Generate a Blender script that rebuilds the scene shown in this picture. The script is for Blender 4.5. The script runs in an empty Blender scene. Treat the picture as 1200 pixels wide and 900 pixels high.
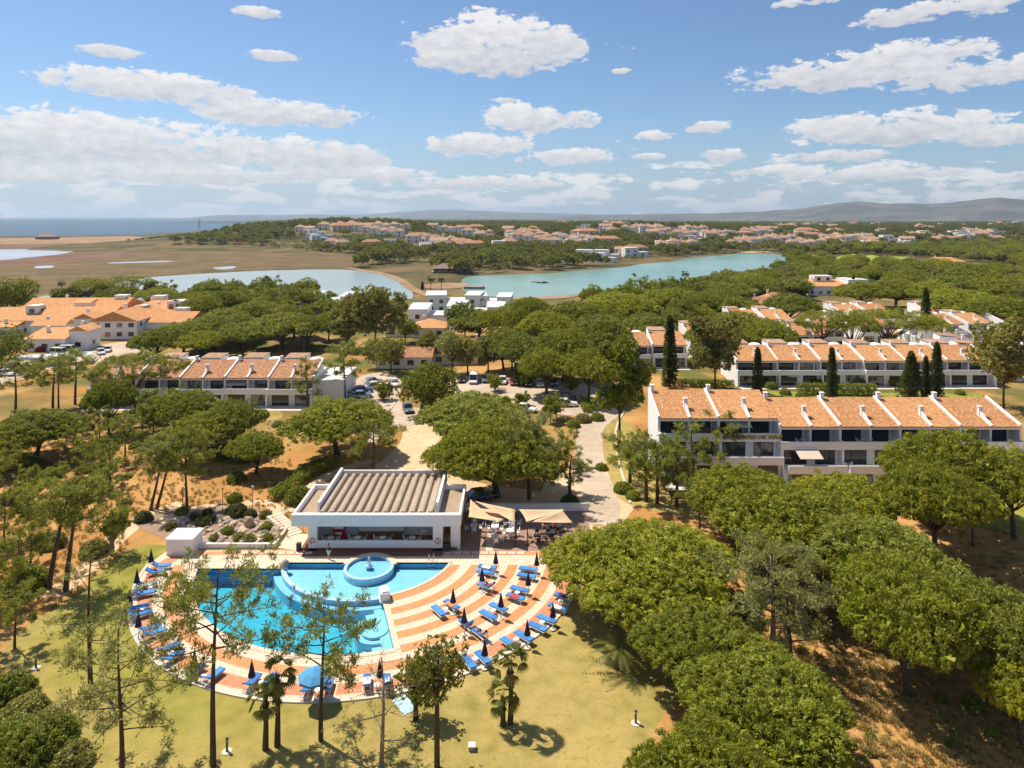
import bpy, bmesh, math, random
import numpy as np
from mathutils import Vector, Matrix, noise as mnoise
R = math.radians
SC = bpy.context.scene
COL = SC.collection
# ---------------------------------------------------------------- camera
CAM_H, FOC, HOR = 38.0, 800.0, 254.0      # level camera with a falling-front shift: uprights stay upright, horizon at HOR of 900
cam_data = bpy.data.cameras.new('camera'); cam = bpy.data.objects.new('camera', cam_data); COL.objects.link(cam)
cam.location = (0, 0, CAM_H); cam.rotation_euler = (R(90), 0, 0)
cam_data.lens = 24.0; cam_data.sensor_width = 36.0; cam_data.shift_y = -(450 - HOR) / 1200; cam_data.clip_start = 0.5; cam_data.clip_end = 60000
SC.camera = cam
SC.render.resolution_x, SC.render.resolution_y = 1024, 768
# ---------------------------------------------------------------- light
SUN_EL, SUN_AZ = R(58), R(-55.0)          # azimuth clockwise from +Y
sd = Vector((math.sin(SUN_AZ) * math.cos(SUN_EL), math.cos(SUN_AZ) * math.cos(SUN_EL), math.sin(SUN_EL)))
sl = bpy.data.lights.new('sun', 'SUN'); sl.energy = 4.5; sl.angle = R(0.53); sl.color = (1.0, 0.90, 0.76)
sun = bpy.data.objects.new('sun', sl); COL.objects.link(sun)
sun.rotation_euler = (-sd).to_track_quat('-Z', 'Y').to_euler(); sun.location = (0, 0, 200)
vs = SC.view_settings
vs.view_transform = 'Standard'; vs.look = 'None'; vs.gamma = 1.0; vs.use_curve_mapping = False
vs.exposure = 0.60
cy = SC.cycles
cy.use_denoising = True
try: cy.denoiser = 'OPENIMAGEDENOISE'
except Exception: pass
cy.use_adaptive_sampling = True; cy.adaptive_threshold = 0.015
cy.max_bounces = 6; cy.diffuse_bounces = 4; cy.glossy_bounces = 2; cy.transmission_bounces = 4
cy.transparent_max_bounces = 6; cy.volume_bounces = 0
cy.caustics_reflective = False; cy.caustics_refractive = False
SC.render.use_persistent_data = False
# ---------------------------------------------------------------- node helper
class NT:
    def __init__(s, tree): s.t = tree; s.n = tree.nodes; s.l = tree.links
    def add(s, typ, **kw):
        n = s.n.new(typ)
        for k, v in kw.items(): setattr(n, k, v)
        return n
    def put(s, sock, v):
        if v is None: return
        if hasattr(v, 'is_output') or isinstance(v, bpy.types.NodeSocket): s.l.new(v, sock)
        else: sock.default_value = v
    def m(s, op, a, b=None, c=None, clamp=False):
        n = s.n.new('ShaderNodeMath'); n.operation = op; n.use_clamp = clamp
        s.put(n.inputs[0], a); s.put(n.inputs[1], b); s.put(n.inputs[2], c)
        return n.outputs[0]
    def ss(s, a, lo, hi, t0=0.0, t1=1.0):
        n = s.n.new('ShaderNodeMapRange'); n.interpolation_type = 'SMOOTHSTEP'
        s.put(n.inputs[0], a); n.inputs[1].default_value = lo; n.inputs[2].default_value = hi
        n.inputs[3].default_value = t0; n.inputs[4].default_value = t1
        return n.outputs[0]
    def mix(s, f, a, b, mode='MIX'):
        n = s.n.new('ShaderNodeMix'); n.data_type = 'RGBA'; n.blend_type = mode; n.clamp_factor = True
        s.put(n.inputs[0], f)
        for sock, v in ((n.inputs[6], a), (n.inputs[7], b)):
            if isinstance(v, (tuple, list)): sock.default_value = (v[0], v[1], v[2], 1)
            else: s.l.new(v, sock)
        return n.outputs[2]
    def noise(s, vec=None, scale=1.0, detail=3.0, rough=0.55, dist=0.0, dim='3D'):
        n = s.n.new('ShaderNodeTexNoise'); n.noise_dimensions = dim
        if vec is not None: s.l.new(vec, n.inputs['Vector'])
        n.inputs['Scale'].default_value = scale; n.inputs['Detail'].default_value = detail
        n.inputs['Roughness'].default_value = rough; n.inputs['Distortion'].default_value = dist
        return n.outputs[0]
    def comb(s, x, y, z):
        n = s.n.new('ShaderNodeCombineXYZ'); s.put(n.inputs[0], x); s.put(n.inputs[1], y); s.put(n.inputs[2], z)
        return n.outputs[0]
    def sep(s, v):
        n = s.n.new('ShaderNodeSeparateXYZ'); s.l.new(v, n.inputs[0]); return n.outputs
# ---------------------------------------------------------------- world: Nishita sky with fair-weather cumulus
world = bpy.data.worlds.new('World'); SC.world = world; world.use_nodes = True
W = NT(world.node_tree); W.n.clear()
sky = W.add('ShaderNodeTexSky', sky_type='NISHITA', sun_disc=False)
sky.sun_elevation = SUN_EL; sky.sun_rotation = SUN_AZ % (2 * math.pi); sky.altitude = 40
sky.air_density = 1.0; sky.dust_density = 0.5; sky.ozone_density = 2.2
tc = W.add('ShaderNodeTexCoord'); dx, dy, dz = W.sep(tc.outputs['Generated'])
az = W.m('ARCTAN2', dx, dy)
el = W.m('ARCSINE', dz)
nv = W.comb(W.m('MULTIPLY', az, 1.0), W.m('MULTIPLY', el, 2.1), 0.0)
n_big = W.noise(nv, 11.0, 9.0, 0.66)
n_fine = W.noise(nv, 46.0, 7.0, 0.62)
warp = W.m('ADD', W.m('MULTIPLY', W.m('SUBTRACT', n_big, 0.5), 4.2), W.m('MULTIPLY', W.m('SUBTRACT', n_fine, 0.5), 2.2))
def px_dir(px, py):
    d = Vector(((px - 600) / FOC, 1.0, (HOR - py) / FOC)).normalized()
    return math.atan2(d.x, d.y), math.asin(d.z)
CLOUDS = [  # a cumulus: azimuth, elevation, half width, height above and below its base line (radians), strength
    (578, 60, 122, 46, 32, 1.1), (520, 72, 60, 16, 12, .8), (640, 50, 55, 26, 16, .9), (180, 104, 110, 22, 18, 1.05), (330, 134, 110, 20, 17, 1.0),
    (90, 165, 200, 36, 30, 1.1), (320, 182, 150, 26, 22, 1.05), (200, 205, 200, 16, 12, .8), (560, 215, 120, 12, 9, .6), (1000, 205, 130, 12, 9, .6), (622, 142, 80, 24, 15, 1.0), (570, 172, 76, 20, 14, .95),
    (665, 185, 66, 13, 12, .8), (768, 160, 27, 9, 8, .8), (828, 150, 30, 11, 8, .85), (845, 182, 32, 9, 9, .6), (1010, 84, 128, 26, 22, 1.0),
    (1090, 62, 70, 16, 14, .7), (1120, 92, 95, 20, 16, .9), (1030, 152, 120, 24, 18, .9), (1130, 8, 110, 14, 14, .8), (935, 2, 50, 9, 9, .7),
    (725, 83, 20, 5, 5, .6), (130, 60, 40, 8, 8, .55), (320, 66, 36, 9, 7, .6), (300, 14, 34, 7, 8, .5), (40, 207, 70, 10, 8, .7),
    (900, 200, 50, 8, 8, .5), (980, 182, 60, 9, 9, .55), (1170, 160, 60, 14, 12, .6), (760, 183, 24, 5, 5, .5), (590, 117, 20, 4, 4, .45), (440, 205, 90, 11, 10, .7)]
dens = None; num = None; den = None
for (cx, cyy, hw, up, dn, st) in CLOUDS:
    a0, e0 = px_dir(cx, cyy); ka = 1.0 / (hw / FOC)
    u = W.m('MULTIPLY', W.m('SUBTRACT', az, a0), ka)
    v = W.m('SUBTRACT', el, e0)
    vv = W.m('MAXIMUM', W.m('MULTIPLY', v, FOC / up), W.m('MULTIPLY', v, -FOC / dn))
    r2 = W.m('ADD', W.m('MULTIPLY', u, u), W.m('MULTIPLY', vv, vv))
    f = W.m('MULTIPLY_ADD', r2, -1.0, 0.80 + 0.25 * (st - .7))
    sh = W.m('MULTIPLY_ADD', v, FOC / (up + dn), 0.5)
    w = W.m('POWER', 2.718, W.m('MULTIPLY', W.m('MAXIMUM', f, -4.0), 3.0)); ws = W.m('MULTIPLY', w, W.m('MAXIMUM', W.m('MINIMUM', sh, 1.5), -.5))
    if dens is None: dens, num, den = f, ws, w
    else: dens = W.m('SMOOTH_MAX', f, dens, .18); num = W.m('ADD', num, ws); den = W.m('ADD', den, w)
shade = W.m('DIVIDE', num, W.m('ADD', den, 1e-6))
dens = W.m('MAXIMUM', dens, -0.9)
# scattered low cumulus that goes on all round the sky, denser towards the horizon
lowv = W.comb(az, W.m('MULTIPLY', el, 3.4), 3.7)
n_low = W.noise(lowv, 14.0, 9.0, 0.62)
band = W.ss(el, 0.155, 0.03)
generic = W.m('SUBTRACT', W.m('MULTIPLY_ADD', n_low, 4.4, W.m('MULTIPLY', band, 0.95)), 3.0)
g2 = W.m('ADD', generic, W.m('MULTIPLY', W.m('SUBTRACT', n_fine, .5), .5))
d1 = W.m('ADD', dens, W.m('MULTIPLY', warp, 0.80))
c1 = W.ss(d1, 0.12, 0.42)
c2 = W.ss(g2, 0.05, 0.42)
dzp = W.m('MAXIMUM', dz, .12)
over = W.noise(W.comb(W.m('DIVIDE', dx, dzp), W.m('DIVIDE', dy, dzp), 1.3), 1.1, 7.0, 0.58)      # scattered cumulus continued overhead, out of view, added to raise the fill light
c3 = W.m('MULTIPLY', W.ss(over, .52, .60), W.ss(el, .30, .40))
cover = W.m('MAXIMUM', W.m('MAXIMUM', c1, W.m('MULTIPLY', c2, 0.85)), c3)
shade2 = W.m('ADD', shade, W.m('MULTIPLY', W.m('SUBTRACT', n_fine, .5), 1.6), clamp=True)
shade2 = W.m('ADD', shade2, W.m('MULTIPLY', W.m('SUBTRACT', 1.0, W.m('GREATER_THAN', c1, .02)), W.m('MULTIPLY', n_low, .4)), clamp=True)
shade3 = W.m('ADD', shade2, W.m('MULTIPLY', W.m('SUBTRACT', 1.0, c1), 0.5), clamp=True)
ccol = W.mix(shade3, (4.3, 4.5, 5.0), (8.0, 7.7, 7.5))
haze_low = W.ss(el, 0.16, -0.02)
sky_t = W.mix(1.0, sky.outputs[0], (0.73, 0.85, 0.98), 'MULTIPLY')
skyc = W.mix(W.m('MULTIPLY', haze_low, 0.55), sky_t, (3.2, 4.0, 5.3))
final = W.mix(W.m('MULTIPLY', cover, 0.90), skyc, ccol)
bg = W.add('ShaderNodeBackground'); bg.inputs[1].default_value = 0.080
W.l.new(final, bg.inputs[0])
wo = W.add('ShaderNodeOutputWorld'); W.l.new(bg.outputs[0], wo.inputs[0])
world.cycles.sampling_method = 'MANUAL'; world.cycles.sample_map_resolution = 512
# ---------------------------------------------------------------- layout helper: where a point of the photograph lies on level z
def at(px, py, z=0.0):
    t = FOC * (CAM_H - z) / (py - HOR)
    return Vector(((px - 600) / FOC * t, t, z))
def ppm(py, z=0.0):                       # pixels per metre there
    return (py - HOR) / (CAM_H - z)
# ================================================================ materials
MATS = {}
def newmat(name):
    m = bpy.data.materials.new(name); m.use_nodes = True
    t = NT(m.node_tree); b = m.node_tree.nodes['Principled BSDF']
    MATS[name] = m
    return m, t, b
def wpos(t):
    return t.add('ShaderNodeNewGeometry').outputs['Position']
def opos(t):
    return t.add('ShaderNodeTexCoord').outputs['Object']
def bump(t, b, h, strength=0.4, dist=0.05):
    n = t.add('ShaderNodeBump'); n.inputs['Strength'].default_value = strength; n.inputs['Distance'].default_value = dist
    t.l.new(h, n.inputs['Height']); t.l.new(n.outputs[0], b.inputs['Normal'])
def plain(name, col, rough=0.7, var=0.18, scale=3.0, metal=0.0, spec=0.3, randobj=0.0, bumps=0.0):
    m, t, b = newmat(name)
    p = wpos(t)
    n1 = t.noise(p, scale, 5, .6); n2 = t.noise(p, scale * 0.13, 3, .5)
    k = t.m('ADD', t.m('MULTIPLY', t.m('SUBTRACT', n1, .5), var * 2), t.m('MULTIPLY', t.m('SUBTRACT', n2, .5), var * 2))
    if randobj:
        oi = t.add('ShaderNodeObjectInfo'); k = t.m('ADD', k, t.m('MULTIPLY', t.m('SUBTRACT', oi.outputs['Random'], .5), randobj * 2))
    k = t.m('ADD', k, 1.0)
    v = t.add('ShaderNodeVectorMath', operation='SCALE'); v.inputs[0].default_value = col; t.l.new(k, v.inputs['Scale'])
    t.l.new(v.outputs[0], b.inputs['Base Color'])
    b.inputs['Roughness'].default_value = rough; b.inputs['Metallic'].default_value = metal
    b.inputs['Specular IOR Level'].default_value = spec
    if bumps: bump(t, b, n1, bumps)
    return m
def foliage(name, col, col2, rough=0.55, transl=0.30):
    m, t, b = newmat(name)
    a = t.add('ShaderNodeAttribute', attribute_name='tone'); oi = t.add('ShaderNodeObjectInfo')
    f = t.m('ADD', t.m('MULTIPLY', a.outputs['Fac'], 0.75), t.m('MULTIPLY', t.m('SUBTRACT', oi.outputs['Random'], .35), 0.55), clamp=True)
    c = t.mix(f, col, col2)
    t.l.new(c, b.inputs['Base Color']); b.inputs['Roughness'].default_value = rough
    b.inputs['Specular IOR Level'].default_value = 0.25
    tr = t.add('ShaderNodeBsdfTranslucent')
    c2 = t.mix(0.5, c, (0.42, 0.42, 0.03)); t.l.new(c2, tr.inputs[0])
    ms = t.add('ShaderNodeMixShader'); ms.inputs[0].default_value = transl
    t.l.new(b.outputs[0], ms.inputs[1]); t.l.new(tr.outputs[0], ms.inputs[2])
    t.l.new(ms.outputs[0], t.n['Material Output'].inputs[0])
    return m
foliage('pine', (0.150, 0.168, 0.010), (0.400, 0.400, 0.032))
foliage('pine_open', (0.145, 0.175, 0.022), (0.325, 0.350, 0.055))
foliage('pine_grey', (0.165, 0.185, 0.058), (0.345, 0.345, 0.115))
foliage('leaf_green', (0.125, 0.155, 0.012), (0.330, 0.345, 0.030))
foliage('leaf_lime', (0.13, 0.17, 0.016), (0.24, 0.28, 0.03), transl=.35)
foliage('leaf_olive', (0.165, 0.165, 0.038), (0.36, 0.32, 0.085))
foliage('leaf_lime_olive', (0.105, 0.125, 0.022), (0.23, 0.235, 0.05), transl=.4)
foliage('cypress', (0.022, 0.040, 0.012), (0.055, 0.080, 0.022))
foliage('palm', (0.075, 0.10, 0.018), (0.19, 0.20, 0.04))
foliage('hedge', (0.115, 0.150, 0.011), (0.26, 0.29, 0.022))
foliage('shrub_dark', (0.040, 0.060, 0.012), (0.105, 0.125, 0.022))
foliage('far_tree', (0.075, 0.090, 0.020), (0.210, 0.205, 0.052))
foliage('dry_grass', (0.30, 0.21, 0.07), (0.46, 0.34, 0.13), transl=.2)
foliage('dry_twig', (0.15, 0.12, 0.075), (0.26, 0.21, 0.13), transl=.1)
foliage('bloom', (0.30, 0.02, 0.06), (0.5, 0.05, 0.12))
plain('bark', (0.085, 0.060, 0.042), .9, .35, 6)
plain('bark_pale', (0.24, 0.19, 0.14), .9, .3, 5)
plain('plaster', (0.80, 0.785, 0.765), .8, .05, 1.5)
plain('plaster_warm', (0.74, 0.68, 0.60), .8, .08, 1.5)
plain('plaster_cream', (0.62, 0.51, 0.41), .8, .08, 1.5, randobj=.12)
plain('dark_metal', (0.035, 0.035, 0.038), .5, .1)
plain('white_paint', (0.80, 0.80, 0.78), .45, .05)
plain('chrome', (0.6, 0.6, 0.6), .25, .05, metal=1.0)
plain('rubber', (0.02, 0.02, 0.022), .8, .1)
plain('blue_cushion', (0.050, 0.21, 0.52), .8, .12, 8, randobj=.25)
plain('navy_cloth', (0.042, 0.032, 0.085), .85, .15, 6)
plain('blue_cloth', (0.07, 0.27, 0.50), .8, .12, 6)
plain('sail_cloth', (0.62, 0.44, 0.26), .85, .06, 3)
plain('rock', (0.42, 0.31, 0.22), .9, .35, 2.5, randobj=.3, bumps=.4)
plain('grey_rock', (0.30, 0.25, 0.22), .9, .3, 2.5, randobj=.2, bumps=.4)
plain('bed_soil', (0.30, 0.20, 0.135), .95, .30, 1.4, bumps=.5)
plain('kerb', (0.60, 0.53, 0.44), .85, .1, 2)
plain('concrete_vault', (0.36, 0.285, 0.21), .9, .34, 1.2)
plain('gravel_roof', (0.34, 0.25, 0.17), .95, .2, 6)
plain('brown_tile', (0.19, 0.075, 0.045), .6, .2, 2.5)
plain('awning_cloth', (0.56, 0.47, 0.38), .9, .06)
plain('terrace_tile', (0.30, 0.185, 0.135), .7, .2, 2.0)
plain('red_plastic', (0.50, 0.02, 0.02), .4, .08)
plain('ring_orange', (0.70, 0.14, 0.05), .5, .08)
plain('skin', (0.50, 0.28, 0.19), .55, .05)
plain('hair', (0.04, 0.025, 0.018), .6, .1)
plain('cloth_white', (0.7, 0.7, 0.68), .85, .05)
plain('cloth_dark', (0.03, 0.03, 0.04), .85, .05)
plain('cloth_red', (0.45, 0.06, 0.05), .85, .05)
plain('asphalt_patch', (0.30, 0.26, 0.22), .9, .1)
plain('green_pole', (0.03, 0.08, 0.06), .5, .1)
def glass_mat():
    m, t, b = newmat('window_glass')                       # some rooms have pale curtains drawn behind the glass
    oi = t.add('ShaderNodeObjectInfo'); p = wpos(t); x, y, z = t.sep(p)
    fold = t.m('MULTIPLY_ADD', t.m('SINE', t.m('MULTIPLY', x, 26.0)), .12, .88)
    k = t.m('MULTIPLY', t.m('GREATER_THAN', oi.outputs['Random'], .66), fold)
    t.l.new(t.mix(t.m('MULTIPLY', k, t.ss(t.noise(p, .8, 2, .5), .42, .5)), (0.022, 0.027, 0.033), (0.30, 0.27, 0.23)), b.inputs['Base Color'])
    b.inputs['Roughness'].default_value = .10; b.inputs['Specular IOR Level'].default_value = .6
glass_mat()
plain('flat_roof', (0.62, 0.60, 0.57), .9, .08, 1.0)
plain('metal_roof', (0.52, 0.54, 0.54), .5, .06, 1.0)
plain('wood_roof', (0.24, 0.17, 0.13), .9, .2, 2)
plain('stone_wall', (0.30, 0.25, 0.21), .9, .3, 3)
def tile_roof(name, c1, c2, c3, scale=1.0):
    m, t, b = newmat(name)
    o = opos(t); x, y, z = t.sep(o)
    n1 = t.noise(o, 0.9 * scale, 6, .65); n2 = t.noise(o, 5.0 * scale, 4, .6)
    oi = t.add('ShaderNodeObjectInfo')
    br = t.add('ShaderNodeTexBrick'); br.offset = 0.0
    br.inputs['Color1'].default_value = (.25, .25, .25, 1); br.inputs['Color2'].default_value = (.85, .85, .85, 1); br.inputs['Mortar'].default_value = (0.1, .1, .1, 1)
    br.inputs['Scale'].default_value = 1.0; br.inputs['Mortar Size'].default_value = 0.02; br.inputs['Brick Width'].default_value = 0.26; br.inputs['Row Height'].default_value = 0.40
    t.l.new(o, br.inputs['Vector'])
    n3 = t.noise(o, 2.4 * scale, 5, .7)
    f = t.m('ADD', t.m('MULTIPLY', n1, .40), t.m('MULTIPLY', n2, .55)); f = t.m('ADD', f, t.m('MULTIPLY', oi.outputs['Random'], .10), clamp=True)
    c = t.mix(t.ss(f, .42, .60), c1, c2)
    c = t.mix(t.ss(n1, .54, .66), c, c3)
    c = t.mix(t.m('MULTIPLY', t.ss(n3, .54, .64), .8), c, (.68, .47, .27))
    c = t.mix(t.m('MULTIPLY', t.ss(n3, .45, .37), .65), c, (c1[0] * .55, c1[1] * .55, c1[2] * .6))
    bw = t.add('ShaderNodeRGBToBW'); t.l.new(br.outputs[0], bw.inputs[0])
    c = t.mix(t.m('MULTIPLY', bw.outputs[0], .45), c, t.mix(.55, c, (.62, .36, .17)))
    t.l.new(c, b.inputs['Base Color']); b.inputs['Roughness'].default_value = .85; b.inputs['Specular IOR Level'].default_value = .2
    w = t.m('ABSOLUTE', t.m('SINE', t.m('MULTIPLY', x, math.pi / 0.26)))
    bump(t, b, w, 0.7, 0.06)
    return m
tile_roof('terracotta', (0.36, 0.150, 0.056), (0.56, 0.275, 0.110), (0.29, 0.135, 0.070))
tile_roof('terracotta_orange', (0.46, 0.175, 0.055), (0.66, 0.33, 0.13), (0.55, 0.30, 0.14))
tile_roof('roof_dun', (0.27, 0.16, 0.105), (0.40, 0.25, 0.17), (0.33, 0.23, 0.17))
tile_roof('terracotta_old', (0.26, 0.105, 0.052), (0.40, 0.19, 0.098), (0.22, 0.12, 0.075))
# --- ground
def ground_mat():
    m, t, b = newmat('dry_earth')
    p = wpos(t)
    a = t.noise(p, 0.055, 6, .62); c = t.noise(p, 0.9, 6, .7); d = t.noise(p, 0.019, 4, .5); e = t.noise(p, 5.0, 4, .7)
    col = t.mix(t.ss(a, .35, .62), (0.36, 0.175, 0.048), (0.50, 0.285, 0.105))
    col = t.mix(t.ss(t.m('ADD', t.m('MULTIPLY', c, .5), t.m('MULTIPLY', d, .5)), .50, .60), col, (0.21, 0.165, 0.052))
    col = t.mix(t.m('MULTIPLY', t.ss(c, .52, .72), .55), col, (0.30, 0.17, 0.07))
    col = t.mix(t.m('MULTIPLY', t.ss(e, .55, .7), .35), col, (0.62, 0.44, 0.22))
    # beyond the resort the land is scrub and pine heath
    x, y, z = t.sep(p)
    col = t.mix(t.m('MULTIPLY', t.ss(y, 95, 150), t.ss(t.noise(p, .05, 5, .6), .36, .56)), col, (0.13, 0.125, 0.035))
    far = t.ss(y, 210, 420)
    fc = t.mix(t.ss(t.noise(p, 0.02, 5, .65), .4, .62), (0.070, 0.068, 0.026), (0.17, 0.120, 0.055))
    col = t.mix(far, col, fc)
    vfar = t.ss(y, 1700, 3200)
    fc2 = t.mix(t.ss(t.noise(p, 0.006, 6, .7), .45, .65), (0.038, 0.052, 0.022), (0.15, 0.13, 0.07))
    col = t.mix(vfar, col, fc2)
    t.l.new(col, b.inputs['Base Color']); b.inputs['Roughness'].default_value = .95; b.inputs['Specular IOR Level'].default_value = .1
    bump(t, b, t.m('ADD', c, t.m('MULTIPLY', e, .5)), .5, .15)
    return m
ground_mat()
def lawn_mat(name, g1, g2, dry, lo, hi, watered=False):
    m, t, b = newmat(name)
    p = wpos(t)
    a = t.noise(p, 0.06, 5, .6); c = t.noise(p, 0.55, 6, .65); e = t.noise(p, 7.0, 4, .75)
    col = t.mix(t.ss(c, .35, .65), g1, g2)
    col = t.mix(t.ss(t.m('ADD', t.m('MULTIPLY', a, .65), t.m('MULTIPLY', c, .35)), lo, hi), col, dry)
    col = t.mix(t.m('MULTIPLY', t.ss(e, .42, .7), .45), col, t.mix(.5, col, (.62, .48, .2)))
    col = t.mix(t.m('MULTIPLY', t.ss(t.noise(p, 2.2, 5, .7), .48, .66), .55), col, g1)
    col = t.mix(t.m('MULTIPLY', t.ss(t.noise(p, 3.6, 6, .8), .52, .70), .6), col, (dry[0] * 1.25, dry[1] * 1.2, dry[2] * 1.1))
    if watered:                                            # the sprinklers by the round terrace reach this far
        x, y, z = t.sep(p); ux = t.m('SUBTRACT', x, -16.0); uy = t.m('SUBTRACT', y, 77.3)
        r = t.m('ADD', t.m('SQRT', t.m('ADD', t.m('MULTIPLY', ux, ux), t.m('MULTIPLY', uy, uy))), t.m('MULTIPLY', t.m('SUBTRACT', t.noise(p, .18, 5, .6), .5), 14.0))
        w = t.m('MULTIPLY', t.ss(r, 36, 24), t.ss(x, -6, -30))
        col = t.mix(t.m('MULTIPLY', w, .80), col, t.mix(t.ss(c, .35, .65), (0.165, 0.175, 0.022), (0.265, 0.250, 0.042)))
    t.l.new(col, b.inputs['Base Color']); b.inputs['Roughness'].default_value = .9; b.inputs['Specular IOR Level'].default_value = .1
    bump(t, b, e, .6, .06)
    return m
lawn_mat('lawn_dry', (0.190, 0.165, 0.036), (0.28, 0.230, 0.060), (0.385, 0.290, 0.098), .36, .58, True)
lawn_mat('lawn_green', (0.16, 0.19, 0.022), (0.26, 0.26, 0.04), (0.34, 0.29, 0.07), .50, .62)
lawn_mat('golf_turf', (0.17, 0.24, 0.03), (0.26, 0.30, 0.05), (0.34, 0.34, 0.08), .5, .7)
def road_mat(name, c1, c2, sc=1.0):
    m, t, b = newmat(name)
    p = wpos(t)
    a = t.noise(p, 0.12 * sc, 6, .65); c = t.noise(p, 1.4 * sc, 5, .65); e = t.noise(p, 9, 3, .7)
    col = t.mix(t.ss(t.m('ADD', t.m('MULTIPLY', a, .6), t.m('MULTIPLY', c, .4)), .38, .64), c1, c2)
    col = t.mix(t.m('MULTIPLY', t.ss(e, .5, .75), .25), col, (c1[0] * .7, c1[1] * .68, c1[2] * .64))
    t.l.new(col, b.inputs['Base Color']); b.inputs['Roughness'].default_value = .92; b.inputs['Specular IOR Level'].default_value = .15
    bump(t, b, e, .3, .02)
road_mat('asphalt', (0.40, 0.315, 0.235), (0.54, 0.435, 0.325))
road_mat('sandy', (0.55, 0.38, 0.22), (0.68, 0.50, 0.32))
road_mat('marsh', (0.095, 0.066, 0.026), (0.185, 0.128, 0.056), .3)
road_mat('mud', (0.12, 0.066, 0.040), (0.21, 0.125, 0.078), .14)
road_mat('sand', (0.24, 0.145, 0.08), (0.36, 0.24, 0.14), .1)
def polar_tiles(name, c1, c2, cx, cyy, bw, rh):
    """small square tiles laid in rings about (cx, cyy), with grout"""
    m, t, b = newmat(name)
    p = wpos(t); x, y, z = t.sep(p)
    ux = t.m('SUBTRACT', x, cx); uy = t.m('SUBTRACT', y, cyy)
    r = t.m('SQRT', t.m('ADD', t.m('MULTIPLY', ux, ux), t.m('MULTIPLY', uy, uy)))
    a = t.m('MULTIPLY', t.m('ARCTAN2', ux, uy), 17.0)
    br = t.add('ShaderNodeTexBrick'); br.offset = 0.5
    br.inputs['Color1'].default_value = (*c1, 1); br.inputs['Color2'].default_value = (*c2, 1)
    br.inputs['Mortar'].default_value = (c1[0] * .72, c1[1] * .70, c1[2] * .68, 1)
    br.inputs['Scale'].default_value = 1; br.inputs['Mortar Size'].default_value = .018; br.inputs['Brick Width'].default_value = bw; br.inputs['Row Height'].default_value = rh
    t.l.new(t.comb(a, r, 0.0), br.inputs['Vector'])
    n = t.noise(p, .5, 5, .6); n2 = t.noise(p, 3.5, 4, .6)
    k = t.m('ADD', .80, t.m('ADD', t.m('MULTIPLY', n, .24), t.m('MULTIPLY', n2, .16)))
    v = t.add('ShaderNodeVectorMath', operation='SCALE'); t.l.new(br.outputs[0], v.inputs[0]); t.l.new(k, v.inputs['Scale'])
    t.l.new(v.outputs[0], b.inputs['Base Color']); b.inputs['Roughness'].default_value = .7; b.inputs['Specular IOR Level'].default_value = .3
PCX, PCY = -16.0, 77.3
polar_tiles('cream_tile', (0.60, 0.48, 0.345), (0.68, 0.55, 0.41), PCX, PCY, .6, .37)
polar_tiles('orange_tile', (0.54, 0.235, 0.090), (0.63, 0.295, 0.125), PCX, PCY, .3, .28)
polar_tiles('pink_tile', (0.52, 0.20, 0.095), (0.60, 0.26, 0.135), PCX, PCY, .3, .28)
def water_mat(name, col, rough, bscale, bstr, spec=.5, var=0.0, col2=None):
    m, t, b = newmat(name)
    p = wpos(t); x, y, z = t.sep(p)
    n = t.noise(t.comb(x, t.m('MULTIPLY', y, .6), z), bscale, 5, .6)
    if col2:
        c = t.mix(t.ss(t.noise(p, var, 4, .6), .35, .65), col, col2); t.l.new(c, b.inputs['Base Color'])
    else: b.inputs['Base Color'].default_value = (*col, 1)
    b.inputs['Roughness'].default_value = rough; b.inputs['Specular IOR Level'].default_value = spec; b.inputs['IOR'].default_value = 1.33
    bump(t, b, n, bstr, .1)
water_mat('lake_water', (0.15, 0.27, 0.24), .25, .8, .5, .5, .008, (0.20, 0.33, 0.29))
water_mat('lake_water_pale', (0.24, 0.30, 0.30), .28, .8, .5, .5, .008, (0.30, 0.36, 0.35))
water_mat('lagoon_water', (0.30, 0.34, 0.40), .3, .5, .4, .5, .01, (0.40, 0.42, 0.46))
water_mat('sea_water', (0.030, 0.075, 0.125), .5, .05, .6, .25, .0012, (0.055, 0.115, 0.165))
def pool_water():
    m, t, b = newmat('pool_water')
    p = wpos(t)
    n = t.noise(p, 1.3, 4, .6); n2 = t.noise(p, 3.2, 3, .6)
    gl = t.add('ShaderNodeBsdfGlossy'); gl.inputs['Roughness'].default_value = .05
    tr = t.add('ShaderNodeBsdfTransparent'); tr.inputs[0].default_value = (.72, .965, 1.0, 1)
    fr = t.add('ShaderNodeFresnel'); fr.inputs[0].default_value = 1.33
    bn = t.add('ShaderNodeBump'); bn.inputs['Strength'].default_value = .35; bn.inputs['Distance'].default_value = .06
    t.l.new(t.m('ADD', n, t.m('MULTIPLY', n2, .5)), bn.inputs['Height'])
    t.l.new(bn.outputs[0], gl.inputs['Normal']); t.l.new(bn.outputs[0], fr.inputs['Normal'])
    ms = t.add('ShaderNodeMixShader'); t.l.new(fr.outputs[0], ms.inputs[0]); t.l.new(tr.outputs[0], ms.inputs[1]); t.l.new(gl.outputs[0], ms.inputs[2])
    t.l.new(ms.outputs[0], t.n['Material Output'].inputs[0])
pool_water()
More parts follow.
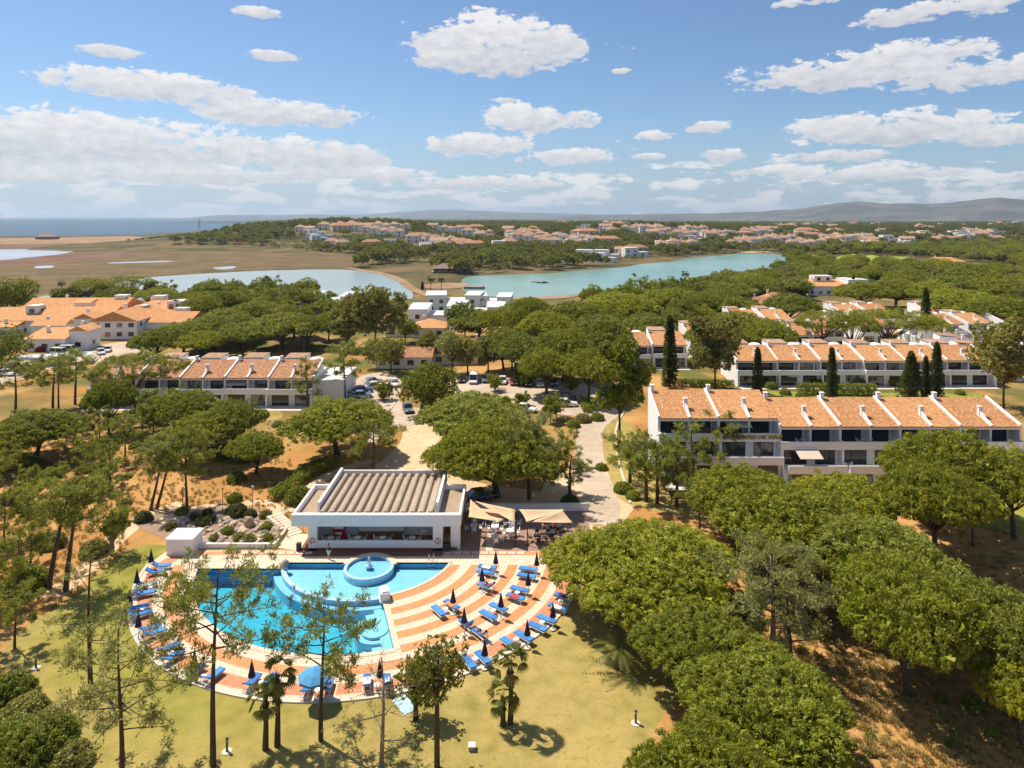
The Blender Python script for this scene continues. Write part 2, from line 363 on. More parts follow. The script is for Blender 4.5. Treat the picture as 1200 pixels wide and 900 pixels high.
def mosaic(name, c1, c2, c3):
    m, t, b = newmat(name)
    p = wpos(t)
    br = t.add('ShaderNodeTexBrick'); br.offset = 0
    br.inputs['Color1'].default_value = (*c1, 1); br.inputs['Color2'].default_value = (*c2, 1); br.inputs['Mortar'].default_value = (*c3, 1)
    br.inputs['Scale'].default_value = 1; br.inputs['Mortar Size'].default_value = .012; br.inputs['Brick Width'].default_value = .25; br.inputs['Row Height'].default_value = .25
    t.l.new(p, br.inputs['Vector'])
    v = t.add('ShaderNodeTexVoronoi', feature='DISTANCE_TO_EDGE'); v.inputs['Scale'].default_value = .9
    nn = t.noise(p, .8, 3, .5)
    col = t.mix(t.m('MULTIPLY', t.ss(nn, .35, .7), .4), br.outputs[0], (c2[0] * 1.2, c2[1] * 1.15, min(1, c2[2] * 1.1)))
    t.l.new(col, b.inputs['Base Color']); b.inputs['Roughness'].default_value = .4
mosaic('mosaic_deep', (0.03, 0.36, 0.50), (0.05, 0.44, 0.58), (0.08, 0.46, 0.58))
mosaic('mosaic_pale', (0.34, 0.56, 0.68), (0.42, 0.63, 0.74), (0.48, 0.67, 0.75))
mosaic('mosaic_blue', (0.06, 0.30, 0.58), (0.09, 0.36, 0.64), (0.15, 0.42, 0.66))
mosaic('mosaic_fountain', (0.32, 0.54, 0.76), (0.38, 0.60, 0.80), (0.44, 0.64, 0.80))
def car_paint(name, col, rough=.25):
    m, t, b = newmat(name); b.inputs['Base Color'].default_value = (*col, 1); b.inputs['Roughness'].default_value = rough
    b.inputs['Coat Weight'].default_value = .5; b.inputs['Specular IOR Level'].default_value = .5
for nm, c in dict(white=(.75, .75, .74), silver=(.45, .46, .47), black=(.015, .015, .018), blue=(.03, .06, .16), red=(.40, .02, .02), grey=(.12, .13, .14), skyblue=(.16, .27, .40)).items():
    car_paint('car_' + nm, c)
def hill_mat():
    m, t, b = newmat('hill_scrub')
    p = wpos(t)
    a = t.noise(p, .0022, 7, .65); c = t.noise(p, .0006, 4, .5)
    col = t.mix(t.ss(a, .42, .62), (0.055, 0.060, 0.050), (0.120, 0.110, 0.090))
    col = t.mix(t.ss(c, .60, .70), col, (0.17, 0.13, 0.095))
    t.l.new(col, b.inputs['Base Color']); b.inputs['Roughness'].default_value = 1
hill_mat()
# ================================================================ mesh helpers
def mesh_of(name, verts, faces, mat=None, smooth=False):
    me = bpy.data.meshes.new(name); me.from_pydata([tuple(v) for v in verts], [], faces)
    if mat:
        for q in (mat if isinstance(mat, (list, tuple)) else [mat]): me.materials.append(MATS[q])
    if smooth: me.polygons.foreach_set('use_smooth', [True] * len(me.polygons))
    me.update(); return me
def np_mesh(name, V, F, mat, tone=None, smooth=False):
    """V (n,3) floats, F (m,k) ints, all faces with k corners"""
    me = bpy.data.meshes.new(name); V = np.asarray(V, np.float32); F = np.asarray(F, np.int32); k = F.shape[1]
    me.vertices.add(len(V)); me.vertices.foreach_set('co', V.ravel())
    me.loops.add(F.size); me.loops.foreach_set('vertex_index', F.ravel())
    me.polygons.add(len(F)); me.polygons.foreach_set('loop_start', np.arange(0, F.size, k, dtype=np.int32))
    if smooth: me.polygons.foreach_set('use_smooth', np.ones(len(F), bool))
    me.materials.append(MATS[mat])
    if tone is not None:
        at_ = me.attributes.new('tone', 'FLOAT', 'POINT'); at_.data.foreach_set('value', np.asarray(tone, np.float32))
    me.update(calc_edges=True); return me
class MB:
    def __init__(s): s.v = []; s.f = []
    def quad(s, pts):
        i = len(s.v); s.v += [tuple(p) for p in pts]; s.f.append(tuple(range(i, i + len(pts)))); return s
    def box(s, x0, x1, y0, y1, z0, z1, M=None):
        i = len(s.v)
        c = [(x0, y0, z0), (x1, y0, z0), (x1, y1, z0), (x0, y1, z0), (x0, y0, z1), (x1, y0, z1), (x1, y1, z1), (x0, y1, z1)]
        if M is not None: c = [tuple(M @ Vector(p)) for p in c]
        s.v += c
        s.f += [tuple(i + k for k in q) for q in ((0, 3, 2, 1), (4, 5, 6, 7), (0, 1, 5, 4), (1, 2, 6, 5), (2, 3, 7, 6), (3, 0, 4, 7))]
        return s
    def prism(s, poly, z0, z1):
        """outline in plan, between two levels"""
        i = len(s.v); n = len(poly)
        s.v += [(p[0], p[1], z0) for p in poly] + [(p[0], p[1], z1) for p in poly]
        s.f.append(tuple(i + k for k in reversed(range(n)))); s.f.append(tuple(i + n + k for k in range(n)))
        for k in range(n):
            q = (k + 1) % n; s.f.append((i + k, i + q, i + n + q, i + n + k))
        return s
    def side(s, poly, x0, x1):
        """outline in the y-z plane, extruded along x"""
        i = len(s.v); n = len(poly)
        s.v += [(x0, p[0], p[1]) for p in poly] + [(x1, p[0], p[1]) for p in poly]
        s.f.append(tuple(i + k for k in range(n))); s.f.append(tuple(i + n + k for k in reversed(range(n))))
        for k in range(n):
            q = (k + 1) % n; s.f.append((i + k, i + n + k, i + n + q, i + q))
        return s
    def tube(s, path, radii, n=7, cap=True):
        path = [Vector(p) for p in path]; rings = []
        ref = Vector((0.31, 0.95, 0.05)).normalized()
        for j, p in enumerate(path):
            d = (path[min(j + 1, len(path) - 1)] - path[max(j - 1, 0)]).normalized()
            a = d.cross(ref)
            if a.length < .1: a = d.cross(Vector((1, 0, 0)))
            a.normalize(); b = d.cross(a)
            r = radii[j] if isinstance(radii, (list, tuple)) else radii
            ring = []
            for k in range(n):
                t = 2 * math.pi * k / n; ring.append(len(s.v)); s.v.append(tuple(p + a * (r * math.cos(t)) + b * (r * math.sin(t))))
            rings.append(ring)
        for j in range(len(rings) - 1):
            for k in range(n):
                q = (k + 1) % n; s.f.append((rings[j][k], rings[j][q], rings[j + 1][q], rings[j + 1][k]))
        if cap: s.f.append(tuple(reversed(rings[0]))); s.f.append(tuple(rings[-1]))
        return s
    def lathe(s, prof, n=16, cx=0, cy=0):
        i0 = len(s.v)
        for (r, z) in prof:
            for k in range(n):
                t = 2 * math.pi * k / n; s.v.append((cx + r * math.cos(t), cy + r * math.sin(t), z))
        for j in range(len(prof) - 1):
            for k in range(n):
                q = (k + 1) % n; s.f.append((i0 + j * n + k, i0 + j * n + q, i0 + (j + 1) * n + q, i0 + (j + 1) * n + k))
        return s
    def mesh(s, name, mat, smooth=False): return mesh_of(name, s.v, s.f, mat, smooth)
    def build(s, name, mat, parent=None, loc=None, rz=0, smooth=False):
        return obj(name, s.mesh(name, mat, smooth), parent, loc, rz)
def obj(name, me, parent=None, loc=None, rz=0, scale=None):
    o = bpy.data.objects.new(name, me); COL.objects.link(o)
    if parent is not None: o.parent = parent
    if loc is not None: o.location = loc
    if rz: o.rotation_euler = (0, 0, rz)
    if scale is not None: o.scale = scale if isinstance(scale, (tuple, list)) else (scale,) * 3
    return o
def tag(o, label, cat, group=None):
    o['label'] = label; o['category'] = cat
    if group: o['group'] = group
    return o
def thing(name, label, cat, loc=(0, 0, 0), rz=0, group=None, scale=None):
    return tag(obj(name, None, None, loc, rz, scale), label, cat, group)
def struct(o): o['kind'] = 'structure'; return o
def stuff(o, label=None, cat=None):
    o['kind'] = 'stuff'
    if label: o['label'] = label; o['category'] = cat
    return o
def kids(o): return [c for c in bpy.data.objects if c.parent == o]
def copy_tree(src, tree, loc, rz, label=None, group=None, scale=None):
    """src: root, tree: [(child, [grandchildren])]"""
    r = src.copy(); COL.objects.link(r); r.location = loc; r.rotation_euler = (0, 0, rz)
    if scale is not None: r.scale = (scale,) * 3
    if label: r['label'] = label
    if group: r['group'] = group
    out = []
    for ch, gs in tree:
        c = ch.copy(); COL.objects.link(c); c.parent = r; out.append(c)
        for g in gs:
            d = g.copy(); COL.objects.link(d); d.parent = c
    r_parts[r.name] = out
    return r
r_parts = {}
def tree_of(root):
    ch = [c for c in COL.objects if c.parent == root]
    return [(c, [g for g in COL.objects if g.parent == c]) for c in ch]
def smooth_line(pts, n=6, closed=False):
    """Catmull-Rom through 2-D points"""
    P = [Vector((p[0], p[1])) for p in pts]; out = []; m = len(P)
    for i in range(m if closed else m - 1):
        p0 = P[(i - 1) % m] if closed or i > 0 else P[i]; p1 = P[i]; p2 = P[(i + 1) % m]
        p3 = P[(i + 2) % m] if closed or i + 2 < m else p2
        for k in range(n):
            t = k / n
            out.append(0.5 * ((2 * p1) + (p2 - p0) * t + (2 * p0 - 5 * p1 + 4 * p2 - p3) * t * t + (3 * p1 - p0 - 3 * p2 + p3) * t ** 3))
    if not closed: out.append(P[-1])
    return out
def sheet(name, pts, z, mat, parent=None, smooth=0):
    """flat sheet with the given plan outline"""
    if smooth: pts = smooth_line(pts, smooth, True)
    bm = bmesh.new(); vs_ = [bm.verts.new((p[0], p[1], z)) for p in pts]; bm.faces.new(vs_)
    bm.normal_update()
    if bm.faces[:][0].normal.z < 0: bmesh.ops.reverse_faces(bm, faces=bm.faces[:])
    bmesh.ops.triangulate(bm, faces=bm.faces[:])
    me = bpy.data.meshes.new(name); bm.to_mesh(me); bm.free(); me.materials.append(MATS[mat])
    return obj(name, me, parent)
def pxs(lst, z=0.0): return [at(x, y, z).to_2d() for x, y in lst]
def inside(p, poly):
    x, y = p[0], p[1]; c = False; j = len(poly) - 1
    for i in range(len(poly)):
        xi, yi = poly[i][0], poly[i][1]; xj, yj = poly[j][0], poly[j][1]
        if (yi > y) != (yj > y) and x < (xj - xi) * (y - yi) / (yj - yi) + xi: c = not c
        j = i
    return c
def ribbon(name, pts, width, z, mat, n=6, parent=None):
    L = smooth_line(pts, n); mb = MB(); prev = None
    for i, p in enumerate(L):
        d = (L[min(i + 1, len(L) - 1)] - L[max(i - 1, 0)]).normalized(); q = Vector((-d.y, d.x)) * width / 2
        mb.v += [(p.x + q.x, p.y + q.y, z), (p.x - q.x, p.y - q.y, z)]
        if i: k = 2 * i; mb.f.append((k - 2, k - 1, k + 1, k))
    return mb.build(name, mat, parent)
def wall_ribbon(name, pts, width, z0, z1, mat, n=6, parent=None):
    L = smooth_line(pts, n); mb = MB()
    for i, p in enumerate(L):
        d = (L[min(i + 1, len(L) - 1)] - L[max(i - 1, 0)]).normalized(); q = Vector((-d.y, d.x)) * width / 2
        mb.v += [(p.x + q.x, p.y + q.y, z0), (p.x + q.x, p.y + q.y, z1), (p.x - q.x, p.y - q.y, z1), (p.x - q.x, p.y - q.y, z0)]
        if i:
            k = 4 * i
            for a in range(3): mb.f.append((k - 4 + a, k - 3 + a, k + 1 + a, k + a))
    mb.f += [(0, 3, 2, 1), tuple(len(mb.v) - 4 + a for a in range(4))]
    return mb.build(name, mat, parent)
# ================================================================ terrain, water, hills
def sstep(a, b, x):
    t = min(1, max(0, (x - a) / (b - a))); return t * t * (3 - 2 * t)
def terrain(x, y):
    """height of the land; level round the resort and the lakes, a rise beyond them"""
    if y < 620: return 0.0
    edge = -0.30 * y - 60                                   # the sea lies left of this line
    k = sstep(edge - 120, edge + 240, x)
    und = 3.2 * math.sin(x * .0041 + 1.3) * math.sin(y * .0033 + .4) + 2.2 * math.sin(x * .011 + y * .004)
    h = k * sstep(760, 1250, y) * (13 + und) * (1 - sstep(400, 700, x) * .45)
    h += 19 * math.exp(-((x + 330) / 230) ** 2 - ((y - 1080) / 190) ** 2) * sstep(-620, -480, x)
    h += 10 * math.exp(-((x - 170) / 200) ** 2 - ((y - 1120) / 220) ** 2)
    h -= 4 * sstep(1500, 3000, y) * k
    return max(0.0, h) * sstep(690, 860, y - 0.10 * abs(x - 200) * (1 if x > 200 else 0))
def axis(vals):
    out = []
    for (a, b, st) in vals:
        v = a
        while v < b: out.append(v); v += st
    out.append(vals[-1][1]); return out
XS = axis([(-16000, -4000, 2000), (-4000, -1600, 300), (-1600, 1600, 40), (1600, 4000, 300), (4000, 16000, 2000)])
YS = axis([(-3000, 0, 1000), (0, 600, 100), (600, 1600, 40), (1600, 4000, 200), (4000, 24000, 2500)])
V = [(x, y, terrain(x, y) - (0 if y < 4500 else (y - 4500) * .0008)) for y in YS for x in XS]; nx = len(XS)
F = [(j * nx + i, j * nx + i + 1, (j + 1) * nx + i + 1, (j + 1) * nx + i) for j in range(len(YS) - 1) for i in range(nx - 1)]
PX0, PX1, PY0, PY1 = -200, 100, 0, 100
_g = mesh_of('ground', V, F, 'dry_earth', True)
# the cells under the pool are opened so that the basin is a real hollow
bm = bmesh.new(); bm.from_mesh(_g)
cells = [f for f in bm.faces if -80 < f.calc_center_median().x < 0 and 0 < f.calc_center_median().y < 100]
bmesh.ops.delete(bm, geom=cells, context='FACES'); bm.to_mesh(_g); bm.free()
struct(obj('ground', _g))
def noisy(pts, amp, n=5, seed=1):
    out = []
    for i, p in enumerate(smooth_line(pts, n, True)):
        v = mnoise.noise_vector(Vector((p.x * .013, p.y * .013, seed))) * amp; out.append((p.x + v.x, p.y + v.y))
    return out
LAKE_R = noisy(pxs([(543, 329), (558, 324), (600, 322), (640, 321), (675, 317.5), (732, 314), (750, 309.5), (790, 306.5), (815, 302.5), (865, 297.5), (900, 297), (916, 299.5), (922, 305), (905, 315), (850, 328), (760, 338), (672, 347), (600, 349), (560, 347), (545, 338)]), 5)
LAKE_L = noisy(pxs([(40, 351), (62, 345), (110, 338.5), (140, 332), (160, 327), (220, 322), (300, 317.5), (380, 316), (418, 317), (440, 320), (462, 327), (478, 337), (484, 347), (470, 352), (380, 353), (300, 353), (200, 352), (100, 352)]), 3, seed=4)
MARSH = noisy(pxs([(-260, 330), (-200, 296), (0, 290), (110, 286), (200, 290), (300, 291), (420, 299), (420, 312), (300, 316), (160, 325), (110, 337), (30, 343), (-40, 350)]), 4, seed=7)
MUD = noisy(pxs([(-260, 312), (-200, 290), (0, 285.5), (100, 282.5), (200, 286), (300, 290), (310, 295), (180, 297), (90, 306), (0, 312)]), 4, seed=9)
SAND = noisy(pxs([(-300, 286), (-100, 280.5), (60, 278.5), (150, 277), (175, 280), (140, 284), (0, 286.5), (-200, 290)]), 3, seed=3)
LAGOON = noisy(pxs([(-240, 304), (-160, 294), (0, 292.5), (60, 291.8), (88, 293), (72, 298), (30, 302), (0, 305), (-100, 309)]), 3, seed=2)
SEA = [(-15900, 1400), (-3200, 1360), (-1500, 1320), (-1050, 1290), (-830, 1340), (-770, 1420), (-800, 1700), (-900, 2150), (-1130, 2900), (-1500, 3900), (-2150, 5600), (-2900, 8000), (-3900, 11500), (-6200, 23000), (-15900, 23000)]
struct(sheet('marsh', MARSH, .05, 'marsh')); struct(sheet('mudflat', MUD, .10, 'mud')); struct(sheet('sand', SAND, .15, 'sand'))
struct(sheet('lagoon', LAGOON, .20, 'lagoon_water'))
for k, P in enumerate(([(45, 312), (62, 311.5), (60, 314), (44, 314.5)], [(122, 308), (190, 305.5), (200, 306.5), (130, 309)], [(245, 314), (275, 312), (272, 315), (255, 316)])):
    struct(sheet('marsh_pool', noisy(pxs(P), 9, 8, seed=20 + k), .12, 'lagoon_water'))
struct(sheet('sea', SEA, .25, 'sea_water', smooth=0))
struct(sheet('lake', LAKE_L, .15, 'lake_water_pale')); struct(sheet('lake', LAKE_R, .15, 'lake_water'))
# causeway and shore paths
struct(ribbon('causeway', pxs([(405, 314), (425, 317), (450, 321.5), (468, 328), (482, 338), (500, 346), (520, 352)]), 5.5, .30, 'sand'))
struct(sheet('beach', noisy(pxs([(500, 334), (520, 332), (545, 332.5), (550, 335), (540, 338), (515, 339), (498, 337.5)]), 2, seed=5), .24, 'sand'))
struct(sheet('beach', noisy(pxs([(600, 349), (650, 347.5), (680, 345), (668, 349.5), (610, 351.5)]), 2, seed=6), .22, 'sand'))
struct(sheet('beach', noisy(pxs([(862, 297), (905, 296), (918, 298.5), (900, 295), (870, 295.4)]), 2, seed=8), .22, 'sandy'))
struct(sheet('golf_course', noisy(pxs([(975, 307), (985, 300), (1012, 297.5), (1030, 300), (1022, 306), (995, 309)]), 3, seed=8), .1, 'golf_turf'))
struct(sheet('golf_course', noisy(pxs([(1032, 305), (1050, 300), (1065, 301), (1050, 307)]), 3, seed=9), .1, 'golf_turf'))
# far hills, a ridge profile by viewing angle from the resort
def hills(name, prof, r0, r1, scale_u, seed):
    """prof: (photo x, photo y of the crest)"""
    xs = np.linspace(prof[0][0], prof[-1][0], 150); ys = np.interp(xs, [p[0] for p in prof], [p[1] for p in prof])
    nr = 26; V = []
    for i, (x, yv) in enumerate(zip(xs, ys)):
        edge = sstep(0, .14, i / 149) * sstep(1, .86, i / 149)
        a = math.atan((x - 600) / FOC)
        hh = 60 + (254.0 - yv) / FOC * (r0 + r1) / 2 * math.cos(a); hh *= edge
        for j in range(nr):
            t = j / (nr - 1); r = r0 + (r1 - r0) * t
            e = math.sin(math.pi * min(1, t * 1.0)) ** 1.15
            nz = mnoise.fractal(Vector((a * 26, t * 4.5, seed)), 0.9, 2.1, 5)
            z = hh * e * (1 + .30 * nz * (1 - .75 * e)) - 22
            V.append((math.sin(a) * r, math.cos(a) * r, z))
    F = [(i * nr + j, (i + 1) * nr + j, (i + 1) * nr + j + 1, i * nr + j + 1) for i in range(len(xs) - 1) for j in range(nr - 1)]
    return struct(obj(name, mesh_of(name, V, F, 'hill_scrub', True)))
hills('hills', [(560, 253.8), (650, 252.8), (700, 252), (760, 251), (830, 250.2), (880, 248.6), (930, 245.5), (970, 239.5), (1005, 236.5), (1040, 239), (1075, 239.5), (1110, 238), (1140, 235), (1170, 231.5), (1200, 234.5), (1260, 237), (1340, 238), (1450, 244), (1600, 252)], 6500, 10500, 1, 3)
hills('hills', [(180, 253), (240, 252), (330, 251.6), (420, 251.5), (450, 250), (480, 248), (520, 245.5), (560, 246.5), (600, 248.5), (650, 250), (720, 251.5), (800, 252)], 13000, 17500, 1, 8)
# ================================================================ vegetation: prototypes
def unit(a): return a / np.maximum(np.linalg.norm(a, axis=-1, keepdims=True), 1e-6)
def tufts(C, N, nb, L, Wd, rng, spread=1.0, tone=None, open_=True):
    """leaf clumps: nb narrow wedge leaves round every centre C, leaning along N"""
    C = np.asarray(C, float); n = len(C); N = unit(np.asarray(N, float))
    D = unit(np.repeat(N[:, None, :], nb, 1) * (1.0 / spread) + unit(rng.normal(size=(n, nb, 3))))
    ln = L * rng.uniform(.55, 1.1, (n, nb, 1)); sz = rng.uniform(.8, 1.2, (n, 1, 1))
    base = C[:, None, :] + D * L * .06
    tip = C[:, None, :] + D * ln * sz
    S = unit(np.cross(D, N[:, None, :] + .45 * rng.normal(size=(n, nb, 3)))) * Wd * .5 * sz
    mid = base * .45 + tip * .55
    V = np.stack([base, mid - S, tip, mid + S], 2).reshape(-1, 3) if not open_ else np.stack([base, tip - S, tip + S], 2).reshape(-1, 3)
    k = 3 if open_ else 4
    F = np.arange(len(V)).reshape(-1, k)
    tn = rng.uniform(0, 1, n) if tone is None else tone
    T = np.repeat(np.clip(np.repeat(tn, nb) + rng.normal(0, .12, n * nb), 0, 1), k)
    return V, F, T
def puffs(C, N, nb, L, s, rng, tone=None):
    """rounded needle clumps: small leaf scales that face outwards all over the upper side of every clump, with a few spikes"""
    C = np.asarray(C, float); n = len(C); N = unit(np.asarray(N, float)); sz = rng.uniform(.72, 1.25, (n, 1, 1))
    D = unit(np.repeat(N[:, None, :], nb, 1) * .62 + unit(rng.normal(size=(n, nb, 3))))
    P_ = C[:, None, :] + D * L * sz * rng.uniform(.80, 1.05, (n, nb, 1)) - N[:, None, :] * L * .35
    Df = unit(D + .38 * rng.normal(size=(n, nb, 3)))
    t1 = unit(np.cross(Df, rng.normal(size=(n, nb, 3)))); t2 = np.cross(Df, t1)
    ln = s * rng.uniform(.7, 1.35, (n, nb, 1)); w = s * rng.uniform(.30, .55, (n, nb, 1))
    V = np.stack([P_ - t1 * ln * .5 - t2 * w, P_ - t1 * ln * .5 + t2 * w, P_ + t1 * ln], 2).reshape(-1, 3)
    F = np.arange(len(V)).reshape(-1, 3); tn = rng.uniform(0, 1, n) if tone is None else tone
    T = np.repeat(np.clip(np.repeat(tn, nb) + rng.normal(0, .14, n * nb), 0, 1), 3)
    return V, F, T
def join(parts):
    V = []; F = []; T = []; o = 0
    for v, f, t in parts:
        V.append(v); F.append(f + o); T.append(t); o += len(v)
    return np.concatenate(V), np.concatenate(F), np.concatenate(T)
def limb_path(rng, p0, p1, sag=.12, n=5):
    p0 = np.array(p0, float); p1 = np.array(p1, float); L = np.linalg.norm(p1 - p0)
    m = (p0 + p1) / 2 + rng.normal(0, .06, 3) * L + np.array([0, 0, sag * L])
    return [tuple((1 - t) ** 2 * p0 + 2 * t * (1 - t) * m + t * t * p1) for t in np.linspace(0, 1, n)]
def stone_pine(seed, Rr=6.0, zc=6.0, T=None, n_t=900, nb=15, L=.62, Wd=.15, mat='pine', fill=True, limbs=9, lobes=26, lump=.52, per=8):
    """umbrella pine: bare forked trunk, dense domed crown of needle clumps"""
    rng = np.random.default_rng(seed); T = T or Rr * .44; B = Rr * .14
    ph = rng.uniform(0, 6.28, 4); am = rng.uniform(.04, .11, 4)
    def rim(th): return Rr * (1 + am[0] * np.sin(2 * th + ph[0]) + am[1] * np.sin(3 * th + ph[1]) + am[2] * np.sin(5 * th + ph[2]) + .6 * am[3] * np.sin(9 * th + ph[3]))
    la = rng.uniform(0, 6.28, lobes); lr_ = Rr * np.sqrt(rng.uniform(0, 1, lobes)) * .95; lx = lr_ * np.cos(la); ly = lr_ * np.sin(la); lw = Rr * rng.uniform(.16, .34, lobes)
    lh = Rr * rng.uniform(.03, .15, lobes)
    def top(x, y):
        th = np.arctan2(y, x); rho = np.clip(np.hypot(x, y) / rim(th), 0, 1)
        z = T * (1 - rho ** 2.3)
        d = np.hypot(x[:, None] - lx, y[:, None] - ly) / lw
        bumpz = (np.sqrt(np.clip(1 - d * d, 0, 1)) * lh).max(1)
        return z + bumpz, rho, bumpz
    # needle cushions: small domes packed over the crown with gaps between them
    cand = np.sqrt(rng.uniform(0, 1, 6000)); cth = rng.uniform(0, 6.28, 6000); cr = cand * rim(cth); keep = []; cell = {}; gap = lump * 1.7
    for i in range(6000):
        px_, py_ = cr[i] * math.cos(cth[i]), cr[i] * math.sin(cth[i]); key = (int(px_ // gap), int(py_ // gap)); ok = True
        g2_ = gap * (.8 + .45 * abs(math.sin(i * 1.7)))
        for ax in (-1, 0, 1):
            for ay in (-1, 0, 1):
                for q in cell.get((key[0] + ax, key[1] + ay), ()):
                    if (q[0] - px_) ** 2 + (q[1] - py_) ** 2 < g2_ * g2_: ok = False
        if ok: cell.setdefault(key, []).append((px_, py_)); keep.append((px_, py_))
    K = np.array(keep); zt, rho, _ = top(K[:, 0], K[:, 1]); zt = zt + rng.normal(0, .55 * lump, len(K))
    LC = np.stack([K[:, 0], K[:, 1], zt + zc - lump * .35], 1); LN = np.stack([K[:, 0] / Rr * 1.0 * rho, K[:, 1] / Rr * 1.0 * rho, np.full(len(K), .85)], 1)
    nrim = int(2 * math.pi * Rr / (lump * 1.25) * 2); th = rng.uniform(0, 6.28, nrim); f = rng.uniform(.88, 1.03, nrim); rr_ = rim(th) * f
    RC = np.stack([rr_ * np.cos(th), rr_ * np.sin(th), zc + rng.uniform(-.15, .07, nrim) * Rr * (1.2 - f) * 2.6], 1); RN = np.stack([np.cos(th), np.sin(th), np.full(nrim, .2)], 1)
    C0 = np.concatenate([LC, RC]); N0 = unit(np.concatenate([LN, RN])); nl = len(C0)
    lr0 = lump * rng.uniform(.70, 1.30, (nl, 1, 1)); d0 = unit(N0[:, None, :] * .75 + unit(rng.normal(size=(nl, per, 3))))
    C = (C0[:, None, :] + d0 * lr0 * rng.uniform(.85, 1.08, (nl, per, 1))).reshape(-1, 3); N = (d0 + .25 * N0[:, None, :]).reshape(-1, 3)
    tone = np.clip(np.repeat(rng.uniform(0, 1, nl), per) + rng.normal(0, .12, nl * per), 0, 1)
    parts = [puffs(C, N, nb, lump * .52, Wd, rng, tone), tufts(C, N, 3, lump * .8, Wd * .35, rng, .8, tone)]
    if fill:
        n3 = int(n_t * .75); th = rng.uniform(0, 6.28, n3); r = np.sqrt(rng.uniform(0, 1, n3)) * rim(th) * .95
        x, y = r * np.cos(th), r * np.sin(th); zt, rho, _ = top(x, y); lo = -B * (1 - rho ** 2)
        z = lo + (zt - lo) * rng.uniform(.08, .58, n3)
        C = np.stack([x, y, z + zc], 1); parts.append(tufts(C, np.tile([0, 0, 1.0], (n3, 1)), 8, L * 1.7, Wd * 3.0, rng, 3.0))
    V, F, Tn = join(parts); crown = np_mesh('crown', V, F, mat, Tn)
    mb = MB(); lean = rng.normal(0, .05, 2) * zc
    fork = zc * rng.uniform(.35, .55); tr = Rr * .055
    mb.tube([(0, 0, -.3), (lean[0] * .3, lean[1] * .3, fork * .5), (lean[0], lean[1], fork), (lean[0] * 1.1, lean[1] * 1.1, zc + T * .35)], [tr * 1.3, tr, tr * .85, tr * .35], 8)
    for k in range(limbs):
        a = 6.28 * k / limbs + rng.normal(0, .3); rr = Rr * rng.uniform(.45, .85)
        mb.tube(limb_path(rng, (lean[0], lean[1], fork * rng.uniform(.85, 1.25)), (rr * math.cos(a), rr * math.sin(a), zc + .03 * Rr), -.06), [tr * .55, tr * .42, tr * .34, tr * .26, tr * .18], 6)
    return mb.mesh('trunk', 'bark', True), crown
def open_pine(seed, H=15.0, Rr=4.4, cb=9.0, n_limb=16, dens=1.0, mat='pine_open', bark='bark', lean=(0, 0), nb=13, L=.42, Wd=.085, shape='round', tr=.24, curve=.25):
    """maritime or Aleppo pine: tall stem, ragged see-through crown"""
    rng = np.random.default_rng(seed); mb = MB(); C = []; N = []
    def stem(t):
        return np.array([lean[0] * t + curve * math.sin(t * 3.0 + seed) * t, lean[1] * t + curve * math.cos(t * 2.4 + seed) * t, H * t])
    ts = np.linspace(0, 1, 10)
    mb.tube([tuple(stem(t) - (np.array([0, 0, .3]) if t == 0 else 0)) for t in ts], [tr * (1.15 - .95 * t) for t in ts], 8)
    for k in range(n_limb):
        t = cb / H + (1 - cb / H) * ((k + rng.uniform(0, 1)) / n_limb) ** .95 * .97
        u = (t - cb / H) / (1 - cb / H)
        if shape == 'round': prof = .35 + 1.0 * math.sin(math.pi * min(1, .16 + .80 * u)) * .70
        elif shape == 'flat': prof = .45 + .65 * u if u < .85 else .5
        else: prof = 1.05 - .8 * u
        a = k * 2.4 + rng.normal(0, .35); ln = Rr * prof * rng.uniform(.72, 1.12)
        p0 = stem(t); rise = ln * rng.uniform(-.05, .45) * (.4 + u)
        p1 = p0 + np.array([ln * math.cos(a), ln * math.sin(a), rise])
        path = limb_path(rng, p0, p1, rng.uniform(-.12, .12)); rb = tr * .34 * (1.1 - .6 * u)
        mb.tube(path, [rb, rb * .8, rb * .6, rb * .42, rb * .2], 5)
        P = np.array(path); ns = max(3, int(ln * 2.3))
        for s in range(ns):
            f = rng.uniform(.30, 1.0) if s else 1.0
            q = P[min(4, int(f * 4))] * (1 - (f * 4) % 1) + P[min(4, int(f * 4) + 1)] * ((f * 4) % 1)
            d = unit(np.array([math.cos(a), math.sin(a), .25]) + rng.normal(0, .75, 3)); sl_ = ln * rng.uniform(.14, .34) * (1.2 - .4 * f)
            e = q + d * sl_ + np.array([0, 0, .15 * sl_])
            mb.tube([tuple(q), tuple((q + e) / 2 + rng.normal(0, .04, 3)), tuple(e)], [rb * .35, rb * .25, rb * .12], 4, False)
            m = rng.poisson(3.6 * dens)
            for _ in range(m):
                g = rng.uniform(.45, 1.05); C.append(q + (e - q) * g + rng.normal(0, .20, 3)); N.append(d * .5 + np.array([0, 0, .7]))
    if not C: C = [stem(1.0)]; N = [np.array([0, 0, 1.0])]
    V, F, T = tufts(np.array(C), np.array(N), nb, L, Wd, rng, 1.3)
    return mb.mesh('trunk', bark, True), np_mesh('crown', V, F, mat, T)
